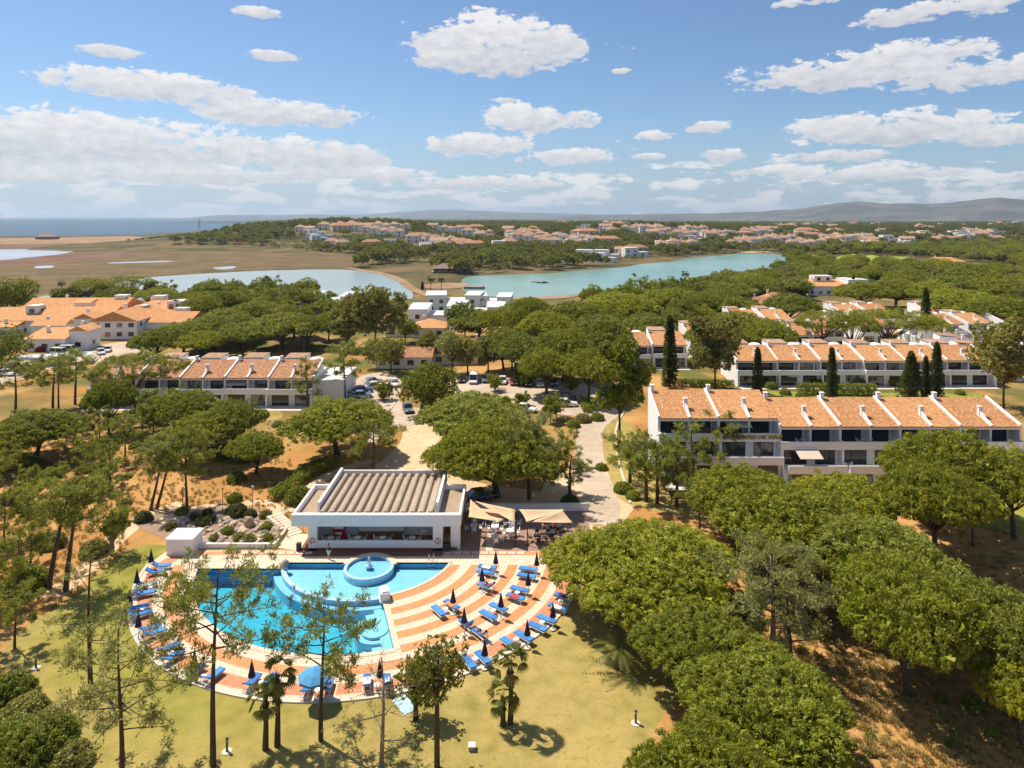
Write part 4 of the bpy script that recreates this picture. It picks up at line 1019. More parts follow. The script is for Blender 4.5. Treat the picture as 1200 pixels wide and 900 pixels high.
# ---------------------------------------------------------------- little side tables by the parasols
def side_table():
    t = thing('side_table', 'x', 'table'); MB().lathe([(.001, .42), (.26, .42), (.28, .40), (.26, .37), (.001, .37)], 14).build('table_top', 'white_paint', t)
    for k in range(4):
        a = k * math.pi / 2 + .78; MB().tube([(.14 * math.cos(a), .14 * math.sin(a), .38), (.22 * math.cos(a), .22 * math.sin(a), 0)], .02, 5).build('leg', 'white_paint', t)
    return t
ST = side_table(); STT = tree_of(ST); first = True
TB = [(557, 775), (605, 752), (635, 732), (657, 707), (578, 718), (606, 697), (522, 716), (566, 680), (442, 806), (372, 812), (307, 803), (238, 796), (200, 768), (168, 716), (176, 691)]
for k, p in enumerate(TB):
    w = at(*p, .2); lab = 'small round white table between two loungers on the striped terrace' if k < 8 else 'small round white table between loungers on the pool rim'
    g = 'side tables on the stripes' if k < 8 else 'side tables on the pool rim'
    if first: o = ST; o.location = (w.x, w.y, .06); first = False; o['label'] = lab; o['group'] = g
    else: copy_tree(ST, STT, (w.x, w.y, .06), rl.uniform(0, 3), lab, g)
tw = at(474, 826, .02)
mb = MB(); nxx = 8
for j in range(nxx + 1):
    for i in range(5): mb.v.append((i * .28 - .55 + .03 * math.sin(j * 1.7), j * .25 - 1.0 + .05 * math.sin(i * 2), .03 + .02 * math.sin(i * 3 + j * 2.1)))
for j in range(nxx):
    for i in range(4): k = j * 5 + i; mb.f.append((k, k + 1, k + 6, k + 5))
plain('towel_blue', (.40, .58, .68), .9, .1, 6)
to = mb.build('towel', 'towel_blue', None, (tw.x, tw.y, .015), R(38)); tag(to, 'pale blue beach towel spread on the lawn under a small tree', 'towel')
sm = to.modifiers.new('thickness', 'SOLIDIFY'); sm.thickness = .012

# towels left on the loungers
for nm, c in (('towel_white', (.72, .70, .66)), ('towel_orange', (.60, .24, .07)), ('towel_navy', (.05, .06, .16)), ('towel_red', (.45, .05, .05))): plain(nm, c, .95, .12, 8)
def lay_towel(px, py, mat, lab, off=0.0):
    p = at(px, py, .5); d = Vector((p.x - PCX, p.y - PCY)); a = math.atan2(d.y, d.x) - math.pi / 2; m = MB()
    for j in range(7):
        for i in range(5): m.v.append((-.30 + .15 * i + .02 * math.sin(j * 2.2 + px), -.62 + .16 * j + off, .505 + .014 * math.sin(i * 2.6 + j * 1.7 + py)))
    for j in range(6):
        for i in range(4): k = j * 5 + i; m.f.append((k, k + 1, k + 6, k + 5))
    o = m.build('towel', mat, None, (p.x, p.y, .06), a); s_ = o.modifiers.new('thickness', 'SOLIDIFY'); s_.thickness = .015; return tag(o, lab, 'towel')
lay_towel(571, 665, 'towel_white', 'white towel on the inner lounger next to the dining terrace'); lay_towel(529, 709, 'towel_orange', 'orange towel on an inner lounger nearest the white pedestal'); lay_towel(654, 712, 'towel_white', 'white towel on a rim lounger under the big round pine'); lay_towel(661, 699, 'towel_navy', 'navy towel on the last rim lounger by the big round pine'); lay_towel(547, 732, 'towel_navy', 'navy towel on the lounger with the steep backrest', -.1); lay_towel(430, 800, 'towel_white', 'white towel on the lounger beside the closed parasol below the pool steps'); lay_towel(604, 700, 'towel_red', 'red towel on a middle-ring lounger'); lay_towel(171, 685, 'towel_white', 'white towel on a lounger of the row by the pump house')
# ================================================================ pool bar
BX0, BX1, BY0, BY1 = -25.0, -5.8, 77.6, 88.0
bar = thing('pool_bar', 'white flat-roofed pool bar with ribbed vaulted roof behind the pool', 'building', (0, 0, 0))
CX0, CX1 = -22.5, -8.5
def bb(name, mat, *boxes, parent=bar):
    m = MB()
    for b in boxes: m.box(*b)
    return m.build(name, mat, parent)
bb('fascia', 'plaster', (BX0, BX1, BY0 - .35, BY0 + .25, 2.95, 4.25))
bb('floor', 'brown_tile', (BX0 + 1, BX1 - .5, BY0 + .05, BY1 - .2, -.1, .30))
bb('low_wall', 'plaster', (-22.4, -8.6, BY0 + .12, BY0 + .34, -.1, 1.12))
bb('pillar', 'plaster', (-23.2, -22.2, BY0 + .05, BY0 + .6, -.1, 2.95)); bb('pillar', 'plaster', (-9.0, -7.9, BY0 + .05, BY0 + .6, -.1, 2.95))
bb('soffit', 'plaster_warm', (BX0 + .05, BX1 - .05, BY0 + .25, BY1 - .1, 3.02, 3.35))
bb('back_wall', 'plaster', (-22.6, -8.4, 80.9, 81.15, .3, 3.02)); bb('side_wall', 'plaster', (-22.85, -22.6, BY0 + .6, BY1, 0, 3.02)); bb('side_wall', 'plaster', (-8.4, -8.15, BY0 + 2.5, BY1, 0, 3.02))
bb('rear_wall', 'plaster', (BX0 + .6, BX1 - .6, BY1 - .3, BY1, 0, 3.01))
bb('hatch_panel', 'flat_roof', (-17.9, -12.7, 79.9, 80.1, 1.2, 2.9)); bb('counter', 'brown_tile', (-17.9, -12.7, 79.4, 79.89, .3, 1.2))
bb('corner_screen', 'plaster', (-7.0, -5.9, BY0 + .3, BY0 + .5, 0, 3.05)); bb('corner_shelf', 'wood_roof', (-7.9, -7.0, BY0 + .3, BY0 + 1.8, 1.0, 1.1))
# lower side roofs with parapets
for (x0, x1) in ((BX0, CX0), (CX1, BX1)):
    rf = bb('side_roof', 'gravel_roof', (x0 + .2, x1 - .2, BY0 + .25, BY1 - 1.6, 3.35, 3.6))
    bb('parapet', 'plaster', (x0, x1, BY1 - 1.9, BY1 - 1.6, 3.35, 4.15), parent=rf)
bb('parapet', 'plaster', (BX0, BX0 + .25, BY0 + .25, BY1 - 1.9, 2.97, 4.22)); bb('parapet', 'plaster', (BX1 - .25, BX1, BY0 + .25, BY1 - 1.9, 2.97, 4.22))
# raised centre: upstands and vault ribs
RB = 89.8
bb('upstand', 'plaster', (CX0, CX0 + .3, BY0 + 1.3, RB, 3.35, 5.0)); bb('upstand', 'plaster', (CX1 - .3, CX1, BY0 + 1.3, RB, 3.35, 5.0))
bb('upstand', 'plaster_warm', (CX0 + .3, CX1 - .3, RB - .25, RB, 3.35, 4.72))
bb('upper_wall', 'plaster', (CX0 + .3, CX1 - .3, RB - .6, RB - .25, 0, 3.4))
rf = bb('roof', 'concrete_vault', (CX0 + .3, CX1 - .3, BY0 + .25, RB - .25, 3.36, 4.0))
nr = 13; stp = (CX1 - CX0 - .6) / nr
vm = MB(); prof = [(-.36, 0), (-.31, .22), (-.22, .36), (-.09, .42), (.09, .42), (.22, .36), (.31, .22), (.36, 0)]
ys = [BY0 + .30 + (RB - .6 - BY0 - .05) * i / 6 for i in range(7)]
for y in ys:
    for (x, z) in prof: vm.v.append((x * stp, y, 4.0 + z))
for j in range(6):
    for k in range(7): a = j * 8 + k; vm.f.append((a, a + 1, a + 9, a + 8))
vm.f.append(tuple(range(8))); vm.f.append(tuple(reversed(range(48, 56))))
vme = vm.mesh('roof_vault', 'concrete_vault', False)
for k in range(nr): obj('roof_vault', vme, rf, (CX0 + .3 + stp * (k + .5), 0, 0))
# fittings in the bar
def box_thing(name, label, cat, mat, loc, *boxes, rz=0):
    t = thing(name, label, cat, loc, rz); m = MB()
    for b in boxes: m.box(*b)
    m.build('body', mat, t); return t
fr = box_thing('drinks_fridge', 'red drinks cooler standing inside the pool bar', 'fridge', 'red_plastic', (-20.3, 80.2, .30), (-.6, .6, -.35, .35, 0, 1.55))
MB().box(-.45, .45, -.37, -.355, .25, 1.1).build('door', 'red_plastic', fr); MB().box(-.4, .4, -.385, -.372, .55, .8).build('stripe', 'white_paint', fr); MB().box(-.6, .6, -.36, -.351, 1.2, 1.45).build('sign', 'white_paint', fr)
for k, x in enumerate((-23.05, -8.75)):
    t = thing('life_ring', 'orange life ring on the front pillar by the ' + ('garden steps' if k == 0 else 'sail-shaded terrace'), 'life ring', (x + .3, BY0 - .05, 1.15)); m = MB()
    n1, n2 = 20, 8
    for i in range(n1):
        for j in range(n2):
            a = 6.283 * i / n1; b = 6.283 * j / n2; r = .27 + .075 * math.cos(b); m.v.append((r * math.cos(a), .075 * math.sin(b), r * math.sin(a)))
    for i in range(n1):
        for j in range(n2): m.f.append((i * n2 + j, ((i + 1) % n1) * n2 + j, ((i + 1) % n1) * n2 + (j + 1) % n2, i * n2 + (j + 1) % n2))
    m.build('ring', 'ring_orange', t, smooth=True)
    for q in range(4):
        a = q * 1.571 + .785; MB().box(-.05, .05, -.085, .085, .19, .355, Matrix.Rotation(a, 4, 'Y')).build('band', 'white_paint', t)
for k, (x, y) in enumerate(((-24.2, 77.5), (-7.4, 77.5))):
    t = thing('litter_bin', 'dark litter bin beside the ' + ('garden steps at the bar' if k == 0 else 'right front pillar of the bar'), 'bin', (x, y, .05))
    MB().box(-.24, .24, -.2, .2, 0, .85).build('body', 'dark_metal', t); MB().box(-.26, .26, -.22, .22, .85, .92).build('lid', 'dark_metal', t)
# tables and chairs
def cafe_table(mat='white_paint', r=.42, sq=False):
    t = thing('cafe_table', 'x', 'table')
    (MB().box(-r, r, -r, r, .70, .74) if sq else MB().lathe([(.001, .74), (r, .74), (r, .70), (.001, .70)], 18)).build('table_top', mat, t)
    for k in range(4):
        a = k * 1.571 + .785; MB().tube([(r * .8 * math.cos(a), r * .8 * math.sin(a), .70), (r * .9 * math.cos(a), r * .9 * math.sin(a), 0)], .022, 5).build('leg', mat, t)
    return t
def cafe_chair(mat):
    t = thing('chair', 'x', 'chair')
    MB().box(-.22, .22, -.22, .22, .42, .46).build('seat', mat, t)
    for sx in (-.2, .2):
        for sy in (-.2, .2): MB().tube([(sx, sy, .44), (sx * 1.1, sy * 1.1, 0)], .02, 5).build('leg', mat, t)
        MB().box(sx - .025, sx + .025, -.2, .18, .62, .66).build('armrest', mat, t)
    b = MB(); M = Matrix.Translation((0, .22, .46)) @ Matrix.Rotation(R(-12), 4, 'X')
    b.box(-.22, .22, -.02, .02, .12, .5, M); b.box(-.2, -.16, -.02, .02, 0, .12, M); b.box(.16, .2, -.02, .02, 0, .12, M); b.build('backrest', mat, t)
    return t
protos = {}
def put(kind, make, loc, rz, label, group):
    if kind not in protos:
        o = make(); protos[kind] = (o, tree_of(o)); o.location = loc; o.rotation_euler = (0, 0, rz); o['label'] = label; o['group'] = group
    else: o = copy_tree(protos[kind][0], protos[kind][1], loc, rz, label, group)
    return o
for i, x in enumerate((-20.9, -17.8, -14.9, -11.5)):
    put('wt', cafe_table, (x, 78.7, .30), 0, 'white cafe table in the open front of the bar', 'tables in the bar front')
    for s in (-.75, .75): put('wc', lambda: cafe_chair('white_paint'), (x + s, 78.8, .30), -s * 2.0, 'white chair pulled up to a table in the bar front', 'chairs in the bar front')
put('wt', cafe_table, (-10.4, 80.2, .30), 0, 'lone white table at the back of the bar by the wall', 'table at the back of the bar')
# ---------------------------------------------------------------- dining terrace under shade sails
tp = at(540, 640); TERR = [(-5.8, 77.5), (9.5, 77.5), (9.5, 88.0), (-5.8, 88.0)]
struct(sheet('terrace', TERR, .058, 'terrace_tile' if 'terrace_tile' in MATS else 'brown_tile'))
struct(sheet('path', [(-3.0, 77.5), (-2.2, 77.5), (-2.0, 82), (-2.9, 82)], .064, 'cream_tile'))
sw = thing('terrace_wall', 'low white wall along the back of the sail-shaded terrace', 'wall', (1.7, 88.2, 0)); MB().box(-7.6, 8.2, -.15, .15, 0, .9).build('wall_body', 'plaster', sw); MB().box(-7.65, 8.25, -.2, .2, .9, .98).build('coping', 'plaster_warm', sw)
def shade_sail(label, pts, sag=.10):
    """three-cornered stretched cloth with hollow edges"""
    c = sum((Vector(p) for p in pts), Vector()) / 3; t = thing('shade_sail', label, 'shade sail', (c.x, c.y, c.z), 0, 'shade sails over the dining terrace')
    A, B, C_ = [Vector(p) - c for p in pts]; n = 10; m = MB(); idx = {}
    for i in range(n + 1):
        for j in range(n + 1 - i):
            u, v = i / n, j / n; w = 1 - u - v
            p = A * u + B * v + C_ * w
            pull = 1 - 1.15 * sag * (4 * u * v + 4 * v * w + 4 * u * w) ; p = p * max(.5, pull if min(u, v, w) < .34 else pull)
            p.z -= .9 * 27 * u * v * w * .25
            idx[i, j] = len(m.v); m.v.append(tuple(p))
    for i in range(n):
        for j in range(n - i):
            m.f.append((idx[i, j], idx[i + 1, j], idx[i, j + 1]))
            if j < n - i - 1: m.f.append((idx[i + 1, j], idx[i + 1, j + 1], idx[i, j + 1]))
    o = m.build('cloth', 'sail_cloth', t, smooth=True); s = o.modifiers.new('thickness', 'SOLIDIFY'); s.thickness = .015
    for q, P in enumerate((A, B, C_)): MB().tube([tuple(P * .985), tuple(P * 1.03)], .02, 5).build('corner_ring', 'chrome', t)
hi, lo = 4.0, 2.9
corners = dict(a=at(551, 585, 3.9), b=at(540, 592, 3.2), c=at(582, 611, 2.9), d=at(556, 587, 3.9), e=at(604, 613, 2.8), f=at(604, 597, 3.5), g=at(608, 597, 3.4), h=at(664, 597, 3.5), i=at(617, 612, 2.8), j=at(659, 597, 3.8), k=at(620, 612, 2.7), l=at(672, 613, 2.9), m=at(549, 606, 3.0), n=at(610, 641, 3.0))
shade_sail('sand-coloured shade sail stretched against the bar wall', [corners['a'], corners['m'], corners['c']], .05)
shade_sail('sand-coloured shade sail in the middle of the terrace, highest at the dark post', [corners['d'], corners['e'], corners['f']], .05)
shade_sail('sand-coloured shade sail right of the centre pole with its point hanging low', [corners['g'], corners['h'], corners['i']], .05)
shade_sail('sand-coloured shade sail nearest the big round pine', [corners['j'], corners['k'], corners['l']], .05)
shade_sail('sand-coloured shade sail lying lowest, between the bar sail and the centre pole', [at(541, 594, 3.0), at(606, 599, 3.1), at(584, 613, 2.7)], .05)
for k, (p, h, lab) in enumerate(((at(551, 585, 3.9), 4.0, 'dark sail post leaning at the bar corner'), (at(604, 613, 2.8), 2.9, 'dark centre pole where the shade sails meet'), (at(660, 597, 3.8), 3.9, 'dark sail post next to the big round pine'), (at(605, 597, 3.5), 3.6, 'dark sail post behind the middle of the terrace'), (at(618, 612, 2.7), 2.8, 'short dark sail post beside the tables'))):
    t = thing('sail_post', lab, 'post', (p.x, p.y, .05)); MB().tube([(0, 0, 0), (0, 0, h)], .06, 8).build('pole', 'dark_metal', t, smooth=True); MB().box(-.14, .14, -.14, .14, 0, .02).build('base_plate', 'dark_metal', t)
rt = random.Random(12)
for k, (x, y, w) in enumerate(((555, 616, 1), (580, 617, 1), (598, 622, 0), (580, 629, 1), (640, 618, 2), (655, 616, 2), (630, 628, 2), (600, 612, 0), (646, 624, 2))):
    p = at(x, y, .7); dark = w == 2
    put('bt' if dark else 'sq', (lambda: cafe_table('dark_metal', .45, True)) if dark else (lambda: cafe_table('white_paint', .45, True)), (p.x, p.y, .06), rt.uniform(-.2, .2), ('dark' if dark else 'white') + ' square dining table under the shade sails', ('dark' if dark else 'white') + ' terrace tables')
    for q in range(4):
        a = q * 1.571 + rt.uniform(-.2, .2); d = .82
        put('bc' if dark else 'wc', (lambda: cafe_chair('dark_metal')) if dark else (lambda: cafe_chair('white_paint')), (p.x + d * math.sin(a), p.y + d * math.cos(a), .06), -a, ('dark' if dark else 'white') + ' dining chair at a terrace table under the sails', ('dark' if dark else 'white') + ' terrace chairs')
# ================================================================ garden left of the bar
ph = thing('pump_house', 'small white box-shaped pump house at the terrace corner', 'shed', (-37.3, 77.8, 0)); MB().box(-1.45, 1.45, -1.3, 1.3, 0, 1.75).build('walls', 'plaster', ph); MB().box(-1.55, 1.55, -1.4, 1.4, 1.75, 1.9).build('roof_slab', 'plaster', ph)
rw = thing('garden_wall', 'low white retaining wall in front of the rockery', 'wall', (-30.0, 78.3, 0)); MB().box(-5.9, 2.9, -.15, .15, 0, .55).build('wall_body', 'plaster', rw)
MB().box(2.65, 2.9, .15, 4.2, 0, .5).build('wall_return', 'kerb', rw)
BED = pxs([(222, 641), (323, 641), (331, 622), (318, 606), (300, 596), (250, 592), (190, 600), (160, 615), (185, 628)])
struct(sheet('planting_bed', BED, .02, 'bed_soil', smooth=3))
GP = pxs([(186, 612), (230, 596), (290, 590), (315, 590), (325, 600), (330, 610)])
struct(ribbon('path', GP, 1.6, .04, 'sandy')); struct(sheet('path', pxs([(326, 625), (362, 626), (372, 650), (326, 642)]), .03, 'cream_tile'))
struct(ribbon('path', pxs([(60, 700), (100, 668), (140, 628), (170, 607), (215, 590)]), 2.6, .012, 'sandy'))
struct(ribbon('path', pxs([(334, 600), (352, 583), (372, 566), (400, 551), (440, 540)]), 2.0, .05, 'sandy'))
def rock_mesh(seed):
    b = bmesh.new(); bmesh.ops.create_icosphere(b, subdivisions=2, radius=.5); rr = random.Random(seed); off = Vector((rr.uniform(0, 50), rr.uniform(0, 50), rr.uniform(0, 50)))
    for v in b.verts: v.co *= 1 + .55 * mnoise.noise(v.co * 1.9 + off); v.co.z *= .62
    m = bpy.data.meshes.new('rock'); b.to_mesh(m); b.free(); return m
RK = [rock_mesh(s) for s in range(6)]
for m in RK[:4]: m.materials.append(MATS['rock'])
for m in RK[4:]: m.materials.append(MATS['grey_rock'])
rr = random.Random(5); n = 0
while n < 150:
    x, y = rr.uniform(200, 330), rr.uniform(606, 640); p = at(x, y)
    if not inside(p, BED): continue
    o = obj('rock', RK[rr.randrange(6)], None, (p.x, p.y, .05), rr.uniform(0, 6.28), tuple(rr.uniform(.5, 1.55) * k for k in (1, rr.uniform(.7, 1.1), rr.uniform(.7, 1.1))))
    tag(o, 'weathered brown rock among the plants of the rockery bed', 'rock', 'rocks of the rockery'); n += 1
p = at(291, 617); o = obj('boulder', rock_mesh(31), None, (p.x, p.y, .3), .4, (1.5, 1.2, 3.0)); o.data.materials.append(MATS['rock']); tag(o, 'tall upright brown boulder beside the dark clipped bushes', 'boulder')
# garden stairs
st = thing('garden_stairs', 'cream stone steps climbing from the terrace past the bar corner', 'stairs', tuple(at(346, 627)), R(42))
for k in range(9): MB().box(-.95, .95, k * .70, k * .70 + .72, -.1, .08 + k * .045).build('step', 'cream_tile', st)
for s in (-1.0, 1.0):
    MB().tube([(s, 0, 0), (s, 0, .95), (s, 6.2, 1.3), (s, 6.2, .3)], .03, 6).build('handrail', 'dark_metal', st)
# ================================================================ roads
ROADS = []
def road(poly, z, mat, name='road'):
    ROADS.append(poly); return struct(sheet(name, poly, z, mat))
DRIVE = smooth_line(pxs([(412, 560), (440, 545), (468, 520), (472, 500), (468, 488), (500, 483), (522, 492), (520, 515), (528, 540), (560, 565), (640, 578), (655, 600), (540, 600), (528, 572), (510, 566), (470, 566)]), 4, True)
road(DRIVE, .010, 'sandy')
road(smooth_line(pxs([(386, 470), (408, 455), (425, 440), (452, 437), (470, 447), (468, 470), (490, 478), (524, 480), (528, 494), (470, 500), (452, 505), (440, 520), (430, 512), (446, 490), (440, 475), (425, 470)]), 4, True), .016, 'asphalt')
PARK = smooth_line(pxs([(525, 450), (540, 441), (600, 443), (665, 447), (700, 455), (716, 470), (708, 482), (690, 488), (660, 486), (640, 482), (610, 478), (585, 470), (540, 466)]), 4, True)
road(PARK, .020, 'asphalt', 'car_park')
R1 = pxs([(716, 470), (712, 484), (694, 500), (690, 520), (692, 545), (700, 570), (706, 596), (700, 615)])
struct(ribbon('road', R1, 4.6, .024, 'asphalt')); ROADS.append([p + Vector((3, 0)) for p in smooth_line(R1, 3)] + [p - Vector((3, 0)) for p in reversed(smooth_line(R1, 3))])
kb = thing('kerbstone', 'pale kerb curving along the right side of the access road', 'kerb', (0, 0, 0))
wall_ribbon('kerb_line', [p + Vector((2.6, 0)) for p in pxs([(716, 482), (706, 500), (704, 520), (706, 545), (712, 570), (716, 590)])], .3, 0, .14, 'kerb', 6, kb)
kb = thing('kerbstone', 'pale kerb round the island left of the driveway', 'kerb', (0, 0, 0))
wall_ribbon('kerb_line', pxs([(464, 470), (455, 484), (448, 496), (450, 508), (458, 516)]), .3, 0, .14, 'kerb', 6, kb)
struct(sheet('sandy_ground', pxs([(640, 560), (700, 540), (760, 560), (740, 600), (700, 640), (650, 660), (640, 620)]), .006, 'sandy', smooth=3))
struct(sheet('lawn', pxs([(712, 486), (740, 500), (790, 560), (850, 575), (840, 610), (780, 600), (735, 590), (712, 560)]), .012, 'lawn_dry', smooth=4))
struct(sheet('lawn', pxs([(1120, 580), (1215, 575), (1260, 600), (1220, 630), (1130, 615), (1060, 600)]), .012, 'lawn_green', smooth=4))
struct(sheet('lawn', pxs([(130, 480), (190, 470), (300, 472), (330, 490), (250, 495), (180, 490)]), .012, 'lawn_dry', smooth=4))
struct(sheet('lawn', pxs([(870, 458), (1150, 462), (1160, 480), (870, 474)]), .012, 'lawn_green'))
LOT = pxs([(-40, 440), (20, 425), (90, 408), (150, 400), (165, 412), (120, 425), (60, 432), (0, 452)])
road(LOT, .012, 'asphalt', 'car_park')
road(pxs([(272, 385), (300, 372), (330, 380), (310, 392)]), .012, 'sandy', 'road')
FARR = pxs([(380, 480), (420, 425), (520, 405), (700, 425), (740, 445), (700, 440), (540, 425), (440, 440), (420, 470)])
# ================================================================ houses
EXC = []                              # (x, y, radius) kept free of scattered trees
def win(parent, x0, x1, y, z0, z1, mull=1, axis='x', sgn=-1, name='window'):
    """frame standing out of the wall, dark pane set back inside it"""
    f = MB(); t = .07; d = .05
    def bx(m, a0, a1, b0, b1, dd):
        if axis == 'x': m.box(a0, a1, min(y, y + sgn * dd), max(y, y + sgn * dd), b0, b1)
        else: m.box(min(y, y + sgn * dd), max(y, y + sgn * dd), a0, a1, b0, b1)
    bx(f, x0, x1, z0, z0 + t, d); bx(f, x0, x1, z1 - t, z1, d); bx(f, x0, x0 + t, z0 + t, z1 - t, d); bx(f, x1 - t, x1, z0 + t, z1 - t, d)
    for k in range(mull): xm = x0 + (x1 - x0) * (k + 1) / (mull + 1); bx(f, xm - .03, xm + .03, z0 + t, z1 - t, d)
    o = f.build(name, 'dark_metal', parent); g = MB(); bx(g, x0 + .04, x1 - .04, z0 + .04, z1 - .04, .02); g.build('pane', 'window_glass', o); return o
def terrace_house(storeys, w, roofmat='terracotta', rear=True):
    t = thing('terraced_house', 'x', 'house'); s = 2.75; E = storeys * s; D = 6.6; rise = 2.2
    front = {0: -3.0, 1: -1.3} if storeys == 3 else {0: -1.7}
    def slopez(y): return E + .15 + rise * (y + .5) / (D + .5)
    prof = [(-.55, E - .25), (-.55, slopez(-.55) + .28), (D, slopez(D) + .28), (D, 0)]
    yb = -.55; pl = [(D, 0), (D, slopez(D) + .28), (-.55, slopez(-.55) + .28)]
    for k in range(storeys - 1, -1, -1):
        f0 = front.get(k - 1, 0) if k > 0 else front.get(0, 0)
        if k == storeys - 1: pl.append((-.55, k * s + .95)); pl.append((front.get(k - 1, -1) - .05, k * s + .95)); pl.append((front.get(k - 1, -1) - .05, (k - 1) * s + .95 if k > 1 else 0))
        elif k > 0: pl.append((front.get(k - 1, -1) - .05, k * s - s + .95 if k > 1 else 0))
    cl = []
    for p in pl:
        if not cl or (abs(p[0] - cl[-1][0]) + abs(p[1] - cl[-1][1])) > .01: cl.append(p)
    MB().side(cl, -.16, .16).build('party_wall', 'plaster', t)
    wl = MB(); wl.box(.16, w - .16, 1.5, D - .02, 0, E - .02)
    for k in range(storeys - 1): wl.box(.16, w - .16, front[k] + 1.2, 1.5, k * s, (k + 1) * s - .22)
    wl.build('wall', 'plaster', t)
    rf = MB(); n = 26                                       # pantile courses run down the slope
    for i in range(n + 1):
        x = .17 + (w - .34) * i / n
        for y in (-.65, D): rf.v.append((x, y, slopez(y) + .02))
    for i in range(n): rf.f.append((2 * i, 2 * i + 2, 2 * i + 3, 2 * i + 1))
    rf.box(.17, w - .17, -.62, D, E - .02, E + .02)
    m = MB(); m.side([(-.65, slopez(-.65) - .13), (D, slopez(D) - .13), (D, slopez(D) + .02), (-.65, slopez(-.65) + .02)], .165, w - .165)
    ro = m.build('roof', roofmat, t)
    MB().box(.17, w - .17, -.60, -.50, E - .30, slopez(-.6) - .13).build('eave_beam', 'plaster', t)
    for (cx, cyy, h) in ((w * .5 + .125, 1.9, 1.35), (w * .02 + .25, D - .4, .9)):
        zb = slopez(cyy); c = MB().box(cx - .27, cx + .27, cyy - .25, cyy + .25, zb - .4, zb + h).build('chimney', 'plaster', ro)
        MB().box(cx - .33, cx + .33, cyy - .31, cyy + .31, zb + h, zb + h + .12).build('chimney_cap', 'plaster_warm', t)
    MB().side([(-.62, slopez(-.62) - .1), (-.62, slopez(-.62) + .22), (.6, slopez(.6) + .35), (1.65, slopez(1.65) + .95), (1.65, slopez(1.65) - .1)], w * .5 - .06, w * .5 + .31).build('chimney_ramp', 'plaster', ro)
    # fin below the chimney divides the loggia
    MB().side([(-.4, E - s + .02), (-.4, slopez(-.4) - .15), (1.5, slopez(1.5) - .15), (1.5, E - s + .02)], w * .5, w * .5 + .25).build('fin_wall', 'plaster', t)
    for k in range(storeys):
        y = 1.5 if k == storeys - 1 else front[k] + 1.2; z = k * s
        win(t, .7, w * .46, y, z + .12, z + 2.25, 2); win(t, w * .60, w * .93, y, z + .12, z + 2.25, 1)
        if k > 0:
            yf = front.get(k - 1, 0)
            MB().box(.161, w - .161, yf, y, z - .20, z + .02).build('balcony_slab', 'plaster', t)
            MB().box(.162, w - .162, yf - .02, yf + .14, z + .02, z + .92).build('balcony_parapet', 'plaster', t)
    yf = front[0] + 1.2
    MB().box(.1, w - .1, front[0] - 2.4, yf, 0, .10).build('patio', 'kerb', t)
    if rear:
        MB().box(.17, w - .17, D, D + 5.2, 0, E - .3).build('rear_wall', 'plaster', t)
        rr_ = MB().box(w * .08, w * .56, D + .6, D + 4.6, E - .3, E + 2.5).build('roof_room', 'plaster', t)
        MB().side([(D + .5, E + 2.5), (D + 4.7, E + 2.75), (D + 4.7, E + 2.87), (D + .5, E + 2.62)], w * .07, w * .57).build('roof_room_tiles', 'roof_dun', rr_)
        MB().box(w * .08, w * .56, D + 4.3, D + 4.6, E + 2.5, E + 2.7).build('roof_room_back', 'plaster', rr_)
        MB().lathe([(1.5, E - .3), (1.5, E + 1.9), (1.0, E + 2.3), (.001, E + 2.5)], 14, w * .78, D + 2.4).build('water_tank', 'plaster', t, smooth=False)
    return t
H3 = terrace_house(3, 8.8, rear=False); H3T = tree_of(H3); H2 = terrace_house(2, 8.9); H2T = tree_of(H2); u3 = [0]; u2 = [0]; HB = terrace_house(2, 8.9, 'terracotta_old'); HBT = tree_of(HB); uB = [0]
def put_house(kind, x, y, z, label, group, sx=1.0, rz=0.0):
    src, tr, cnt = (H3, H3T, u3) if kind == 3 else ((HB, HBT, uB) if kind == 'B' else (H2, H2T, u2))
    if cnt[0] == 0: o = src; o.location = (x, y, z); o.rotation_euler = (0, 0, rz); o['label'] = label; o['group'] = group
    else: o = copy_tree(src, tr, (x, y, z), rz, label, group)
    cnt[0] += 1; o.scale = (sx, 1, 1)
    EXC.append((x + 4.5 * math.cos(rz) - 2 * math.sin(rz), y + 4.5 * math.sin(rz) + 2 * math.cos(rz), 9.0)); EXC.append((x + 3, y - 11, 8.0)); return o
A_LAB = ['end house of the three-storey terrace, with a tall white gable beside the leafy tree', 'three-storey terraced house with grasses growing along its middle balcony', 'three-storey terraced house with the fan palm and awning in front', 'three-storey terraced house with open loggias over a cream terrace wall', 'three-storey terraced house half hidden by dense pines, second from the lawn end', 'last house of the three-storey terrace above the green lawn']
for k in range(6):
    put_house(3, 20.9 + 8.5 * k, 97.0 if k > 1 else 97.6, 0 if k > 1 else 1.0, A_LAB[k], 'three-storey terraced houses', .965)
def end_wall(x, y, z, s, E, lab):
    t = thing('gable_wall', lab, 'wall', (x, y, z)); sl = lambda q: E + .15 + 2.2 * (q + .5) / 7.1
    MB().side([(6.6, -1), (6.6, sl(6.6) + .28), (-.55, sl(-.55) + .28), (-.55, E - 1.8), (-2.0, E - 1.8), (-2.0, -1)], -.17, .17).build('wall_body', 'plaster', t)
end_wall(71.9, 97.0, 0, 3, 8.25, 'white slanting end wall closing the three-storey terrace by the lawn')
B_LAB = ['two-storey terraced house behind the umbrella pine with forked trunk', 'two-storey terraced house with round black-trunked pine in front', 'two-storey terraced house with plain white balcony', 'two-storey terraced house with a pale awning over its balcony', 'two-storey terraced house with roof chimney above dark loggias', 'two-storey terraced house next to the white gable at the small car park', 'two-storey terraced house at the lawn end of the left row']
